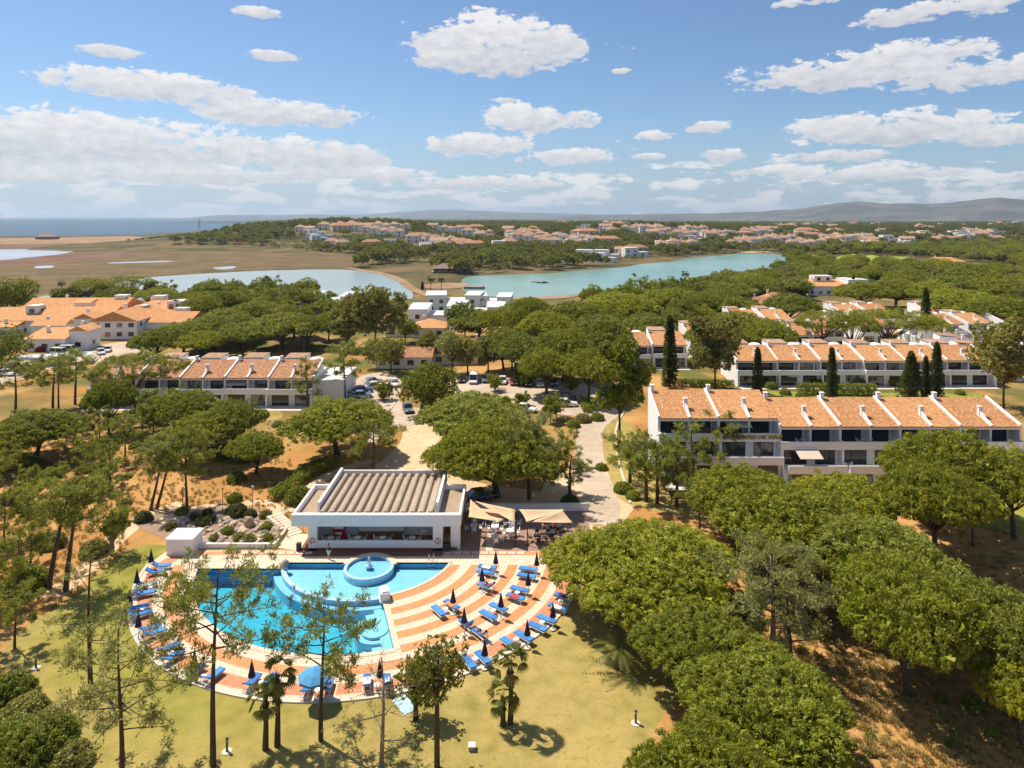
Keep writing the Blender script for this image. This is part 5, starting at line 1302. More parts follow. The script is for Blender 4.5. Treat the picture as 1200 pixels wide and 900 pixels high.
for k, x in enumerate((-84.5, -75.6, -66.7, -57.8, -48.9)):
    put_house('B', x, 137.5 + (k % 2) * .3, 0, B_LAB[k], 'two-storey terraced houses of the left row')
end_wall(-40.0, 138, 0, 2, 5.5, 'white gable end of the left terrace beside the small car park')
t = thing('garden_store', 'white flat-roofed block at the end of the left terrace', 'building', (-40, 139, 0)); MB().box(.2, 5.5, 0, 12, 0, 4.6).build('wall', 'plaster', t); MB().box(.1, 5.6, -.1, 12.1, 4.6, 4.75).build('roof_slab', 'flat_roof', t)
EXC.append((-37, 145, 9))
C_LAB = ['terraced house behind the yellow-green ball shrub and parasol', 'terraced house behind the tall column cypress', 'terraced house with clipped hedge and shaded loggia', 'terraced house behind the spruce and cypresses', 'terraced house with glass-fronted balcony at the end of the back row']
for k, x in enumerate((50.5, 59.8, 69.6, 79.2, 88.6, 98.2)):
    put_house(2, x, 154 + (k % 3) * .25, 0, (['terraced house of the back row hidden behind the olive-green tree'] + C_LAB)[k], 'terraced houses of the right back row', 1.07)
end_wall(107.8, 154, 0, 2, 5.5, 'white gable end of the right back row')
RB_L = 'terraced house in the rows of white and terracotta roofs behind the back row'
def rb_label(k, rz): return ('house of the side row turned end-on, right of the back row' if rz > 1 else ('house of the short row of three with roofs facing the pines' if k in (11, 12, 13) else ('house of the row directly behind the column cypress' if k < 5 else 'white house among the flat-topped pines behind the back row')))
def rb_group(k, rz): return 'side row turned end-on' if rz > 1 else ('short row by the pines' if k in (11, 12, 13) else ('row behind the cypress' if k < 5 else 'houses among the flat-topped pines'))
for k, (x, y, rz) in enumerate(((48, 184, .1), (58, 185, .1), (68, 186, .1), (78, 187, .1), (88, 196, .1), (116, 158, 1.35), (118, 168, 1.35), (120, 178, 1.35), (122, 188, 1.35), (133, 178, 0), (143, 179, 0), (128, 205, .2), (138, 207, .2), (150, 208, .2), (160, 180, 0), (104, 204, .1), (26, 172, 0), (35.5, 173, 0), (140, 230, .1), (150, 231, .1), (160, 232, .1), (110, 228, .15), (120, 230, .15), (175, 205, -.1), (185, 204, -.1), (70, 215, .1), (80, 216, .1))):
    put_house(2, x, y, 0, rb_label(k, rz) if k < 16 else ('terraced house peeping out between the tall tree and the cypress' if k < 18 else 'terraced house of the farthest rows among the pines on the right'), rb_group(k, rz) if k < 16 else ('houses behind the tall tree' if k < 18 else 'farthest terraced rows'), 1.0, rz)
# awnings, planter
def awning(x, y, z, w, d, lab):
    t = thing('awning', lab, 'awning', (x, y, z)); m = MB(); m.side([(0, .02), (0, .06), (-d, -.66), (-d, -.70)], 0, w); m.build('fabric', 'awning_cloth', t); MB().box(0, w, -.1, .1, .06, .2).build('cassette', 'white_paint', t)
    m = MB()
    for s in (.15, w - .15): m.tube([(s, 0, -.3), (s, -d * .9, -.62)], .03, 5)
    m.build('arm', 'white_paint', t)
awning(39.6, 95.6, 5.4, 3.2, 1.9, 'cream awning rolled out over the lower terrace beside the fan palm'); awning(-57.4, 138.9, 4.9, 3.9, 2.0, 'pale awning over a balcony of the left terrace'); awning(30.6, 98.6, 8.7, 3.6, 1.6, 'cream awning under the eave of the stepped-up house')
gp = thing('grass_planter', 'planter of tall feathery grasses along a balcony edge', 'planter', (29.6, 96.4, 3.75)); MB().box(.2, 8.4, -.25, .25, 2.55, 2.85).build('trough', 'plaster', gp)
rng = np.random.default_rng(5); Cg = np.stack([rng.uniform(.3, 8.3, 130), rng.uniform(-.2, .2, 130), np.full(130, 2.85)], 1); v, f, tn = tufts(Cg, np.tile([0, -.2, 1.0], (130, 1)), 12, .75, .06, rng, .5); obj('grass', np_mesh('grass', v, f, 'dry_grass', tn), gp)
v, f, tn = tufts(np.stack([rng.uniform(.3, 2.5, 60), rng.uniform(-.2, .2, 60), rng.uniform(2.9, 3.8, 60)], 1), np.tile([0, -.2, 1.0], (60, 1)), 12, .4, .12, rng, 1.5); obj('shrub', np_mesh('shrub', v, f, 'shrub_dark', tn), gp)
for k, (hx, hy, hz) in enumerate(((41.5, 97.3, 5.55), (50.2, 97.4, 5.55), (58.6, 97.3, 5.55), (24.0, 97.9, 6.55), (46.5, 95.6, 2.8), (55.0, 95.5, 2.8))):
    put('wt', cafe_table, (hx, hy, hz), 0, 'white balcony table on a terrace of the three-storey houses', 'balcony tables')
    for s in (-.8, .8): put('wc', lambda: cafe_chair('white_paint'), (hx + s, hy, hz), -s * 2, 'white balcony chair on a terrace of the three-storey houses', 'balcony chairs')
# ---------------------------------------------------------------- free-standing houses from blocks
def roof_mesh(x0, x1, y0, y1, z, kind, rh, ov=.35):
    x0 -= ov; x1 += ov; y0 -= ov; y1 += ov; m = MB(); cxm, cym = (x0 + x1) / 2, (y0 + y1) / 2
    if kind == 'flat': return m.box(x0 + ov - .1, x1 - ov + .1, y0 + ov - .1, y1 - ov + .1, z, z + .22)
    b = [(x0, y0, z), (x1, y0, z), (x1, y1, z), (x0, y1, z)]
    lx, ly = x1 - x0, y1 - y0
    if kind == 'hip':
        if lx >= ly: r = [(x0 + ly / 2, cym, z + rh), (x1 - ly / 2, cym, z + rh)]; fs = [(0, 1, 5, 4), (1, 2, 5), (2, 3, 4, 5), (3, 0, 4), (3, 2, 1, 0)]
        else: r = [(cxm, y0 + lx / 2, z + rh), (cxm, y1 - lx / 2, z + rh)]; fs = [(0, 1, 4), (1, 2, 5, 4), (2, 3, 5), (3, 0, 4, 5), (3, 2, 1, 0)]
    elif kind == 'gable':
        if lx >= ly: r = [(x0, cym, z + rh), (x1, cym, z + rh)]; fs = [(0, 1, 5, 4), (1, 2, 5), (2, 3, 4, 5), (3, 0, 4), (3, 2, 1, 0)]
        else: r = [(cxm, y0, z + rh), (cxm, y1, z + rh)]; fs = [(0, 1, 4), (1, 2, 5, 4), (2, 3, 5), (3, 0, 4, 5), (3, 2, 1, 0)]
    else:
        r = [(x0, y1, z + rh), (x1, y1, z + rh)]; fs = [(0, 1, 5, 4), (1, 2, 5), (2, 3, 4, 5), (3, 0, 4), (3, 2, 1, 0)]
    m.v = b + r; m.f = fs; return m
def block_house(name, label, cat, loc, rz, vols, wall='plaster', roof='terracotta_orange', group=None, near=False, wstep=3.4):
    t = thing(name, label, cat, loc, rz, group)
    for (x0, x1, y0, y1, h, kind, rh) in vols:
        MB().box(x0, x1, y0, y1, -.5, h).build('wall', wall, t)
        o = roof_mesh(x0, x1, y0, y1, h + .004, kind, rh).build('roof', 'flat_roof' if kind == 'flat' else roof, t)
        if kind != 'flat' and rh > 1.0: cx, cyy = x0 + (x1 - x0) * .3, y0 + (y1 - y0) * .6; MB().box(cx - .4, cx + .4, cyy - .4, cyy + .4, h, h + rh + .9).build('chimney', wall, o)
        for st in range(max(1, int(h / 2.8))):
            n = max(1, int((x1 - x0) / wstep))
            for k in range(n):
                xa = x0 + (x1 - x0) * (k + .5) / n
                if near: win(t, xa - .8, xa + .8, y0, st * 2.8 + .9, st * 2.8 + 2.2, 1)
                else: MB().box(xa - .75, xa + .75, y0 - .06, y0, st * 2.8 + .7, st * 2.8 + 2.2).build('window', 'window_glass', t)
            n = max(1, int((y1 - y0) / (wstep * 1.4)))
            for k in range(n):
                ya = y0 + (y1 - y0) * (k + .5) / n; side = 1 if loc[0] < 0 else -1; xx = x1 if side > 0 else x0
                MB().box(xx if side > 0 else xx - .06, xx + .06 if side > 0 else xx, ya - .6, ya + .6, st * 2.8 + .9, st * 2.8 + 2.1).build('window', 'window_glass', t)
    return t
def P(px, py, z=0): return at(px, py, z)
# left complex with orange roofs
p = P(40, 407); block_house('resort_building', 'big white building with wide sprawling orange tile roofs at the left car park', 'building', (p.x, p.y + 22, 0), .06, [(-30, 8, 0, 16, 4.6, 'gable', 3.4), (-30, 4, 16, 34, 5.4, 'gable', 3.6), (8, 22, -10, 12, 5.6, 'gable', 3.0), (4, 30, 12, 30, 5.2, 'hip', 3.2), (12, 16, 22, 26, 9.5, 'flat', 0), (-20, -16, 4, 8, 8.6, 'flat', 0), (-8, -3, 10, 14, 9.0, 'mono', .8), (-2, 2, 24, 28, 9.6, 'flat', 0), (22, 26, 14, 20, 8.6, 'flat', 0), (-24, -18, -5, 0, 3.4, 'mono', 1.2), (-12, -2, -6, 0, 3.8, 'gable', 1.6), (2, 8, -8, 0, 6.2, 'gable', 1.6)], near=True)
p = P(170, 395); block_house('resort_building', 'long white wing with orange tile roof next to the round pines', 'building', (p.x, p.y + 2, 0), -.04, [(-17, 13, 0, 14, 4.4, 'gable', 2.6), (-14, 4, 14, 26, 4.6, 'gable', 2.8), (-10, -7, 9, 13, 8.2, 'flat', 0), (4, 8, 8, 11, 7.6, 'flat', 0), (-4, -1, 18, 22, 8.6, 'flat', 0)], near=True)
p = P(50, 412); block_house('resort_building', 'small white lodge with orange mono-pitch roof beside the red bougainvillea', 'building', (p.x, p.y, 0), .05, [(-5, 6, 0, 9, 3.6, 'mono', 1.8), (6, 11, 2, 9, 5.4, 'gable', 1.4)], near=True)
for px_, py_, r_ in ((20, 380, 26), (90, 378, 24), (160, 378, 22), (60, 395, 18), (200, 380, 14), (120, 390, 16)): q = P(px_, py_, 2); EXC.append((q.x, q.y, r_))
# white modern houses by the lake
def modern(px_, py_, w, d, lab, rz=0.0):
    p = P(px_, py_); block_house('modern_house', lab, 'house', (p.x, p.y, 0), rz, [(0, w * .32, 0, d, 6.8, 'mono', .5), (w * .32, w * .7, 3, d, 4.2, 'flat', 0), (w * .7, w, 1, d, 6.2, 'mono', .6)], roof='metal_roof', near=False); EXC.append((p.x + w / 2, p.y + d / 2, w * .62)); EXC.append((p.x + w / 2, p.y - 12, w * .5))
modern(478, 386, 20, 14, 'white modern house with tall glass stairwell and metal roof'); modern(524, 381, 20, 13, 'white modern house with pale metal roofs beside the lime-green tree'); modern(352, 366, 22, 13, 'white modern house with flat roofs behind two round pines'); modern(404, 367, 14, 12, 'small white modern house with grey roof left of the yellowish tall tree')
modern(500, 366, 24, 12, 'low white modern house behind, with curved pale roof edge', .1); modern(545, 366, 18, 12, 'low white modern house nearest the lake beach', -.1)
for k, (a, b, w, d, lab, vols, wl, rf) in enumerate((
    (452, 395, 0, 0, 'pink-white house with small terracotta hip roof in the middle of the trees', [(0, 8, 0, 8, 3.6, 'flat', 0), (8, 19, -1, 9, 3.2, 'hip', 2.2)], 'plaster_warm', 'terracotta_orange'),
    (947, 346, 0, 0, 'large white villa with orange roof and white roof pavilion above the pines', [(0, 20, 0, 14, 4.4, 'mono', 2.2), (7, 16, 9, 15, 8.4, 'flat', 0), (20, 30, 1, 14, 7.2, 'flat', 0)], 'plaster', 'terracotta_orange'),
    (878, 366, 0, 0, 'long low villa with tan tile roofs and red wall', [(0, 15, 0, 10, 3.2, 'gable', 2.4), (10, 22, 8, 18, 3.6, 'hip', 3.0), (-8, 0, 0, 8, 3.0, 'gable', 1.6)], 'plaster_cream', 'terracotta_old'),
    (1008, 312, 0, 0, 'low white villa with flat grey roof beyond the green fairway', [(0, 24, 0, 12, 3.4, 'flat', 0)], 'plaster', 'terracotta_old'),
    (1092, 313, 0, 0, 'pale pink villa with two chimneys among the right-hand pines', [(0, 26, 0, 14, 4.0, 'hip', 3.2)], 'plaster_warm', 'terracotta_orange'),
    (948, 310, 0, 0, 'domed pale pavilion beside the fairway', [(0, 12, 0, 12, 5.0, 'hip', 3.0)], 'plaster_warm', 'terracotta_old'),
    (752, 416, 0, 0, 'white house with round-topped chimneys between tall tree and cypress', [(0, 7, 0, 7, 5.6, 'mono', 1.2), (7, 14, 1, 9, 4.2, 'gable', 1.8)], 'plaster', 'terracotta'),
    (440, 432, 0, 0, 'low house with pale brown roofs behind the small car park', [(0, 14, 0, 8, 2.9, 'gable', 1.8), (12, 24, 6, 15, 3.0, 'gable', 2.0)], 'plaster_warm', 'terracotta_old'),
    (505, 428, 0, 0, 'low house with pale brown roofs behind the bare grey trees', [(0, 12, 0, 8, 2.9, 'gable', 1.8), (8, 20, 7, 14, 3.0, 'gable', 2.0)], 'plaster_warm', 'terracotta_old'),
    (612, 372, 0, 0, 'small orange-roofed kiosk in the clearing near the lake beach', [(0, 12, 0, 7, 2.8, 'hip', 1.8)], 'plaster_cream', 'terracotta_orange'))):
    p = P(a, b); block_house('villa', lab, 'house', (p.x, p.y, 0), .05 * (k % 3 - 1), vols, wl, rf, near=(b > 380)); EXC.append((p.x + 9, p.y + 6, 15)); EXC.append((p.x + 11, p.y - 12, 14)); EXC.append((p.x + 9, p.y - 30, 12 if b < 380 else 1))
# lakeside pavilion and causeway hut
p = P(508, 320); t = thing('lake_restaurant', 'brown-roofed wooden restaurant on stilts beside the causeway', 'building', (p.x, p.y, 0), 0, None, .7); MB().box(0, 34, 0, 16, 1.2, 4.4).build('wall', 'wood_roof', t); roof_mesh(0, 34, 0, 16, 4.41, 'hip', 4.6, 1.5).build('roof', 'wood_roof', t); MB().box(-2, 36, -3, 18, .9, 1.2).build('deck', 'stone_wall', t)
for k in range(6): MB().box(2 + k * 5.4, 5 + k * 5.4, -.05, 0, 1.9, 3.8).build('window', 'window_glass', t)
p = P(41, 281); t = thing('beach_hut', 'dark timber beach house on the sand spit by the sea', 'building', (p.x, p.y, 0)); MB().box(0, 30, 0, 16, 1, 5).build('wall', 'wood_roof', t); roof_mesh(0, 30, 0, 16, 5.01, 'hip', 4, 1.2).build('roof', 'wood_roof', t)
p = P(548, 339); t = thing('stone_jetty', 'grey stone breakwater at the end of the lake beach', 'jetty', (p.x, p.y, 0)); MB().prism([(-2, 0), (6, -1), (9, 1.5), (7, 4), (-1, 3)], 0, 1.4).build('stone_bank', 'stone_wall', t)
# mast on the hill
def march(px_, py_):
    d = Vector(((px_ - 600) / FOC, 1.0, (HOR - py_) / FOC)).normalized(); s = 300.0
    while s < 9000:
        q = Vector((0, 0, CAM_H)) + d * s
        if q.z <= terrain(q.x, q.y): return Vector((q.x, q.y, terrain(q.x, q.y)))
        s += 6 if s < 2500 else 40
    return None
q = march(233.5, 270) or Vector((-480, 1050, 10))
t = thing('lattice_mast', 'grey lattice radio mast on the pine hill by the sea', 'mast', tuple(q))
m = MB(); Hm = 26
for sx, sy in ((-1, -1), (1, -1), (1, 1), (-1, 1)): m.tube([(sx * 2.4, sy * 2.4, -1), (sx * 1.3, sy * 1.3, Hm)], .28, 4)
for k in range(9):
    z0, z1 = Hm * k / 9, Hm * (k + 1) / 9; w0 = 2.4 - 1.1 * k / 9; w1 = 2.4 - 1.1 * (k + 1) / 9
    for a in range(4):
        c = [(-1, -1), (1, -1), (1, 1), (-1, 1)]; p0, p1 = c[a], c[(a + 1) % 4]; m.tube([(p0[0] * w0, p0[1] * w0, z0), (p1[0] * w1, p1[1] * w1, z1)], .14, 4)
m.build('lattice', 'asphalt_patch', t); MB().lathe([(2.2, Hm), (2.6, Hm + 1.5), (2.2, Hm + 3), (.1, Hm + 3.2)], 10).build('antenna_drum', 'flat_roof', t); MB().tube([(0, 0, Hm + 3), (0, 0, Hm + 9)], .2, 5).build('aerial', 'dark_metal', t)
# ---------------------------------------------------------------- villas beyond the lakes
VK = []
def villa_proto(vols, wall, roof): 
    t = block_house('villa', 'x', 'house', (0, 0, 0), 0, vols, wall, roof, wstep=4.6); return (t, tree_of(t))
VK += [villa_proto([(0, 12, 0, 9, 5.8, 'hip', 2.6), (12, 19, 2, 9, 3.2, 'gable', 1.8)], 'plaster_warm', 'roof_dun'), villa_proto([(0, 14, 0, 10, 6, 'gable', 2.2), (3, 9, -4, 0, 3.2, 'mono', 1.2)], 'plaster', 'roof_dun'),
       villa_proto([(0, 20, 0, 10, 6.2, 'hip', 2.4)], 'plaster_cream', 'terracotta_old'), villa_proto([(0, 10, 0, 9, 6.5, 'flat', 0), (10, 18, 1, 9, 3.4, 'flat', 0)], 'plaster', 'terracotta'),
       villa_proto([(0, 9, 0, 8, 6.6, 'hip', 2.4), (9, 17, 0, 8, 5.4, 'hip', 2.2), (17, 25, 0, 8, 6.2, 'hip', 2.2)], 'plaster_warm', 'roof_dun')]
VU = [0] * 5
VLAB = [('off-white villa with brown tile roof on the wooded slope beyond the lakes', 'off-white villas beyond the lakes'), ('white gabled villa with tile roof on the wooded slope beyond the lakes', 'white gabled villas beyond the lakes'), ('wide cream villa with orange hip roof on the wooded slope beyond the lakes', 'cream villas beyond the lakes'), ('white flat-roofed villa on the wooded slope beyond the lakes', 'flat-roofed villas beyond the lakes'), ('row house of three cream blocks with tile roofs beyond the lakes', 'cream row houses beyond the lakes')]
VPX = [(345, 272, 0), (356, 273, 1), (362, 277, 3), (370, 279, 3), (378, 280, 3), (385, 270, 0), (392, 268, 0), (400, 269, 2), (407, 268, 1), (414, 271, 0), (424, 273, 0), (433, 276, 4), (441, 277, 4), (425, 291, 2), (450, 290, 3), (475, 285, 0), (483, 282, 2), (495, 293, 3), (503, 291, 1), (515, 291, 4), (530, 291, 2), (545, 293, 2), (540, 277, 0), (555, 281, 0), (590, 291, 0), (595, 280, 4), (507, 287, 4), (380, 290, 0),
       (600, 282, 0), (612, 285, 4), (626, 279, 0), (630, 287, 0), (645, 281, 0), (655, 285, 4), (668, 278, 2), (675, 272, 3), (681, 269, 3), (688, 286, 1), (702, 271, 1), (714, 267, 2), (722, 264, 2), (731, 263, 2), (740, 263, 2), (750, 273, 4), (757, 277, 1), (715, 274, 0), (766, 272, 0), (787, 280, 4), (802, 284, 3), (695, 304, 3), (686, 303, 3), (720, 300, 1), (735, 299, 2), (771, 294, 0), (787, 293, 4), (823, 277, 0), (836, 277, 4), (855, 277, 3), (851, 291, 4), (862, 289.5, 1), (873, 288.5, 4), (884, 287, 1), (894, 285.5, 4), (640, 290, 0), (665, 289, 4), (610, 277, 0), (700, 288, 2),
       (905, 270, 4), (914, 269, 4), (923, 268, 0), (932, 267, 4), (942, 266, 1), (958, 264, 3), (970, 264, 0), (935, 278, 2), (942, 276, 2), (963, 285, 4), (973, 284, 4), (985, 285, 0), (998, 282, 3), (1010, 282, 1), (925, 291.5, 4), (917, 292, 2), (1035, 284, 3), (1045, 284, 0), (1055, 286, 1), (1070, 279, 0), (1077, 278, 3), (1090, 286, 0), (1100, 284, 4), (1114, 277, 3), (1121, 276, 3), (1127, 273, 4), (1150, 276, 3), (1160, 274, 3), (1166, 286, 1), (1170, 264, 2), (1180, 264, 4), (1023, 264, 3), (1076, 267, 0), (1130, 283, 3), (1142, 280, 1), (1185, 272, 0), (1060, 290, 3), (1020, 290, 0), (980, 275, 0), (880, 274, 4), (868, 277, 4), (905, 285, 4)]
rv = random.Random(21); extra = []
for (a, b, k) in VPX:
    if rv.random() < .9: extra.append((a + rv.uniform(-14, 14), b + rv.uniform(-2.5, 3.5), k if rv.random() < .6 else rv.randrange(5)))
for k in range(55): extra.append((rv.uniform(420, 1190), rv.uniform(259, 275), rv.randrange(5)))
VPOS = []
for (a, b, k) in VPX + extra:
    q = march(a, b)
    if q is None or q.y > 4200 or inside(q, LAKE_R) or inside(q, LAKE_L): continue
    if any((q.x - o[0]) ** 2 + (q.y - o[1]) ** 2 < 15 ** 2 for o in VPOS): continue
    VPOS.append((q.x, q.y)); src, tr = VK[k]; lab, grp = VLAB[k]; rz = rv.uniform(-.5, .5); s = rv.uniform(1.1, 1.55)
    if VU[k] == 0: o = src; o.location = q; o.rotation_euler = (0, 0, rz); o['label'] = lab; o['group'] = grp
    else: o = copy_tree(src, tr, tuple(q), rz, lab, grp)
    o.scale = (s, s, s); VU[k] += 1; EXC.append((q.x + 9, q.y - 12, 20 + q.y * .008))
# ================================================================ trees and shrubs
random.seed(17)
SP = [stone_pine(s, 6.0, 6.5, tt, 720, 15, .60, .15, mat=m) for s, m, tt in ((1, 'pine', None), (2, 'pine', 3.1), (3, 'leaf_green', 2.9), (4, 'pine_open', 2.4))]
SPB = [stone_pine(s, 8.4, 6.4, 3.9, 1500, 15, .60, .15, lobes=40, limbs=11) for s in (11, 12)]
SPO = [stone_pine(s, 5.0, 8.0, 1.7, 420, 13, .55, .14, fill=False, limbs=12, lump=.5, per=6) for s in (21, 22)]        # flatter, seen through
SPF = [stone_pine(s, 5.0, 6.0, 2.2, 300, 8, .75, .27, lobes=20, limbs=5, fill=True, mat=m, lump=.72, per=5) for s, m in ((31, 'pine'), (32, 'pine_open'), (33, 'leaf_green'))]      # for the middle distance
OP = [open_pine(40 + s, 10, 3.8, 4.0, 15, 1.7, nb=12, L=.5, Wd=.11, tr=.2) for s in range(3)]
def crown_at(pairs, px, py, wpx, zc, label, group=None, name='umbrella_pine', squash=1.0, k=None, base_r=None):
    """umbrella pine whose crown centre appears at that point of the photograph"""
    p = at(px, py, zc); pr = pairs[random.randrange(len(pairs)) if k is None else k]
    r0 = {id(SP): 6.0, id(SPB): 8.4, id(SPO): 5.0, id(SPF): 5.0}.get(id(pairs), base_r or 6.0); z0 = {id(SP): 6.5 + 1.0, id(SPB): 6.4 + 1.5, id(SPO): 8.5, id(SPF): 6.7}.get(id(pairs), 7.5)
    s = wpx / 2 / ppm(py, zc) / r0; tz = zc / z0
    o = plant(pr, (p.x, p.y, 0), label, name, 'tree', group, None, s, tz * squash); EXPL.append((p.x, p.y, s * r0 * .8)); return o
EXPL = []
for k, (a, b, w, z, lab) in enumerate([(755, 655, 206, 5.2, 'huge smooth-domed umbrella pine at the edge of the striped terrace'), (842, 934, 226, 5.4, 'dense round umbrella pine at the lawn corner beside the lowest bollard lamp'), (582, 520, 140, 7.2, 'broad umbrella pine over the parked car behind the bar')]):
    crown_at(SPB, a, b, w, z, lab, k=k % 2)
UMB = [(822, 746, 140, 4.6, 'pale umbrella pine next to the short feather palm'), (898, 816, 182, 5.2, 'dense umbrella pine with thin black pole beside its crown'), (926, 602, 165, 7, 'umbrella pine in front of the cream terrace wall'), (1030, 642, 150, 7, 'umbrella pine above the deep shade by two leaning trunks'),
       (1064, 704, 150, 7.6, 'umbrella pine with thick bare trunk on the dry grass slope'), (1168, 722, 138, 6.6, 'umbrella pine spreading over the dry slope beside the thick-trunked pine'), (1095, 574, 112, 7.6, 'umbrella pine with two leaning trunks above the shaded lawn'), (1112, 536, 130, 8.2, 'umbrella pine hiding the last houses of the three-storey terrace'),
       (1188, 556, 92, 7.6, 'umbrella pine beside the green lawn at the row end'), (1195, 800, 90, 4.5, 'low umbrella pine at the foot of the dry slope'), (985, 580, 110, 6.4, 'umbrella pine below the awning terrace'), (872, 572, 118, 6.4, 'umbrella pine below the end house of the three-storey terrace'),
       (556, 480, 120, 7, 'umbrella pine between the car park and the driveway'), (395, 488, 112, 6.4, 'low broad umbrella pine beside the left driveway'), (272, 484, 62, 6.5, 'umbrella pine with leaning trunk at the end of the left lawn'),
       (185, 396, 58, 6.5, 0), (215, 388, 66, 7, 0), (250, 380, 70, 7, 0), (284, 388, 60, 7, 0), (330, 378, 84, 7.5, 0), (300, 362, 56, 6.5, 0), (268, 374, 60, 7, 0), (360, 380, 50, 7, 0), (235, 398, 50, 6, 0),
       (322, 346, 36, 7, 'round umbrella pine in front of the pale lake'), (361, 346, 40, 7, 'round umbrella pine beside a white modern house at the lake'), (345, 368, 46, 7.5, 0), (385, 374, 32, 6.5, 0), (306, 356, 34, 7, 0),
       (42, 497, 92, 5.5, 'low wide umbrella pine in the orange-soil field'), (10, 512, 70, 5, 'low umbrella pine at the field edge by the small shed lawn'), (128, 462, 52, 7, 'slim umbrella pine above the dark shade of the lawn'), (212, 474, 76, 6, 'umbrella pine in the thicket before the left terrace'), (245, 498, 80, 5.5, 'umbrella pine at the top of the thicket'), (300, 520, 60, 4.5, 'small umbrella pine near the clipped ball bush')]
for (a, b, w, z, lab) in UMB: crown_at(SP, a, b, w, z, lab or 'umbrella pine in the belt between left terrace and lake', None if lab else 'umbrella pines behind the left terrace')
for (a, b, w, z, lab) in [(160, 428, 86, 9.2, 'flat-topped umbrella pine with forked trunk in front of the left terrace'), (968, 374, 66, 10, 'flat-topped pine with bare forked stems over the white roofs'), (1000, 378, 52, 10, 'flat-topped pine next to the forked one over the white roofs'), (1046, 372, 78, 10, 'wide flat-topped pine with many bare stems above the chimneys'), (1090, 380, 44, 9, 'flat-topped pine beside the dark cypress over the roofs'), (150, 330, 46, 10, 'flat-topped pine at the near shore of the pale lake'), (104, 332, 34, 10, 'small flat-topped pine at the lake corner'), (182, 344, 44, 8, 'flat-topped pine in front of white house at the shore')]:
    crown_at(SPO, a, b, w, z, lab)
MIDU = [(640, 378, 62, 9), (700, 384, 72, 9.5), (676, 366, 70, 9), (620, 358, 50, 8), (722, 352, 72, 8), (782, 348, 70, 8), (820, 352, 62, 8), (660, 402, 72, 9), (612, 404, 60, 8), (590, 396, 50, 8), (560, 372, 62, 7), (758, 378, 62, 8), (850, 338, 60, 8), (880, 328, 50, 8), (640, 425, 60, 7), (690, 425, 60, 8), (925, 354, 62, 9), (900, 388, 60, 8), (866, 378, 80, 8), (1130, 352, 92, 9), (1172, 360, 72, 9), (1090, 340, 62, 9), (1050, 336, 60, 9), (1010, 340, 60, 9), (1180, 335, 70, 9), (840, 390, 60, 8), (200, 352, 32, 7), (236, 356, 42, 8), (125, 346, 32, 7), (260, 350, 36, 8)]
for (a, b, w, z) in MIDU: crown_at(SP, a, b, w, z, 'umbrella pine of the belt between car park and lake' if 500 < a < 900 else ('umbrella pine among the white roofs on the right' if a >= 900 else 'umbrella pine along the near shore of the pale lake'), 'umbrella pines towards the right lake' if 500 < a < 900 else ('umbrella pines among the right roofs' if a >= 900 else 'umbrella pines on the pale lake shore'))
# open pines of the foreground, each from its own stem
def stem_at(pair, px, py, label, name='pine_tree', cat='tree', scale=1.0, rz=0.0):
    p = at(px, py); EXPL.append((p.x, p.y, 2.0)); return plant(pair, (p.x, p.y, 0), label, name, cat, None, rz, scale)
stem_at(open_pine(61, 13.4, 4.5, 7.9, 22, 1.2, tr=.19, nb=13, L=.40, Wd=.075), 250, 897, 'tall open-crowned pine with straight dark trunk before the deep pool')
stem_at(open_pine(62, 10.1, 3.7, 4.9, 20, 1.2, tr=.165, nb=13, L=.38, Wd=.075), 376, 868, 'open-crowned pine whose trunk crosses the open blue parasol')
stem_at(leafy(63, 9.6, 2.2, 2.8, 'leaf_lime_olive', 22, 26, 8, .27, .12, tr=.18, lob=.40), 512, 899, 'slender leafy tree with straight dark stem on the lawn below the stripes', 'leafy_tree')
stem_at(leafy(64, 4.6, 1.75, 1.9, 'leaf_lime_olive', 14, 34, 9, .28, .13, tr=.2, lob=.45), 487, 843, 'small bushy green tree standing over the blue towel', 'leafy_tree')
stem_at(open_pine(65, 10.0, 4.4, 3.0, 20, 1.15, tr=.16, nb=12, L=.42, Wd=.08, mat='pine_grey'), 143, 906, 'ragged grey-green pine with low branches on the lawn by the round terrace')
stem_at(open_pine(66, 10.6, 2.8, 3.0, 16, .4, tr=.17, nb=10, L=.40, Wd=.08), 106, 800, 'thin nearly bare pine stem on the left lawn')
stem_at(open_pine(67, 10.4, 4.3, 6.8, 16, 1.6, tr=.24, lean=(1.6, .6), shape='flat'), 57, 690, 'left one of two leaning pines beside the sandy path')
stem_at(open_pine(68, 10.4, 4.2, 6.8, 16, 1.6, tr=.24, lean=(.8, .2), shape='flat'), 77, 693, 'right one of two leaning pines beside the sandy path')
fk = leafy(69, 5.6, 2.3, 1.7, 'pine_open', 10, 36, 12, .42, .10, 'bark_pale', .45, .3, 1.2); stem_at(fk, 131, 650, 'short forked tree with pale trunks on the lawn edge', 'forked_tree')
stem_at(open_pine(70, 9.0, 3.2, 4.8, 15, 1.4, lean=(1.8, .5), tr=.18, mat='pine_grey'), 176, 598, 'leaning pine of the crossed pair behind the rockery'); stem_at(open_pine(71, 9.4, 3.2, 5.2, 15, 1.4, lean=(2.4, .8), tr=.18), 183, 597, 'second leaning pine of the pair behind the rockery')
stem_at(open_pine(72, 8.6, 3.4, 4.4, 15, 1.7, tr=.17), 219, 595, 'straight pine with round crown behind the rockery')
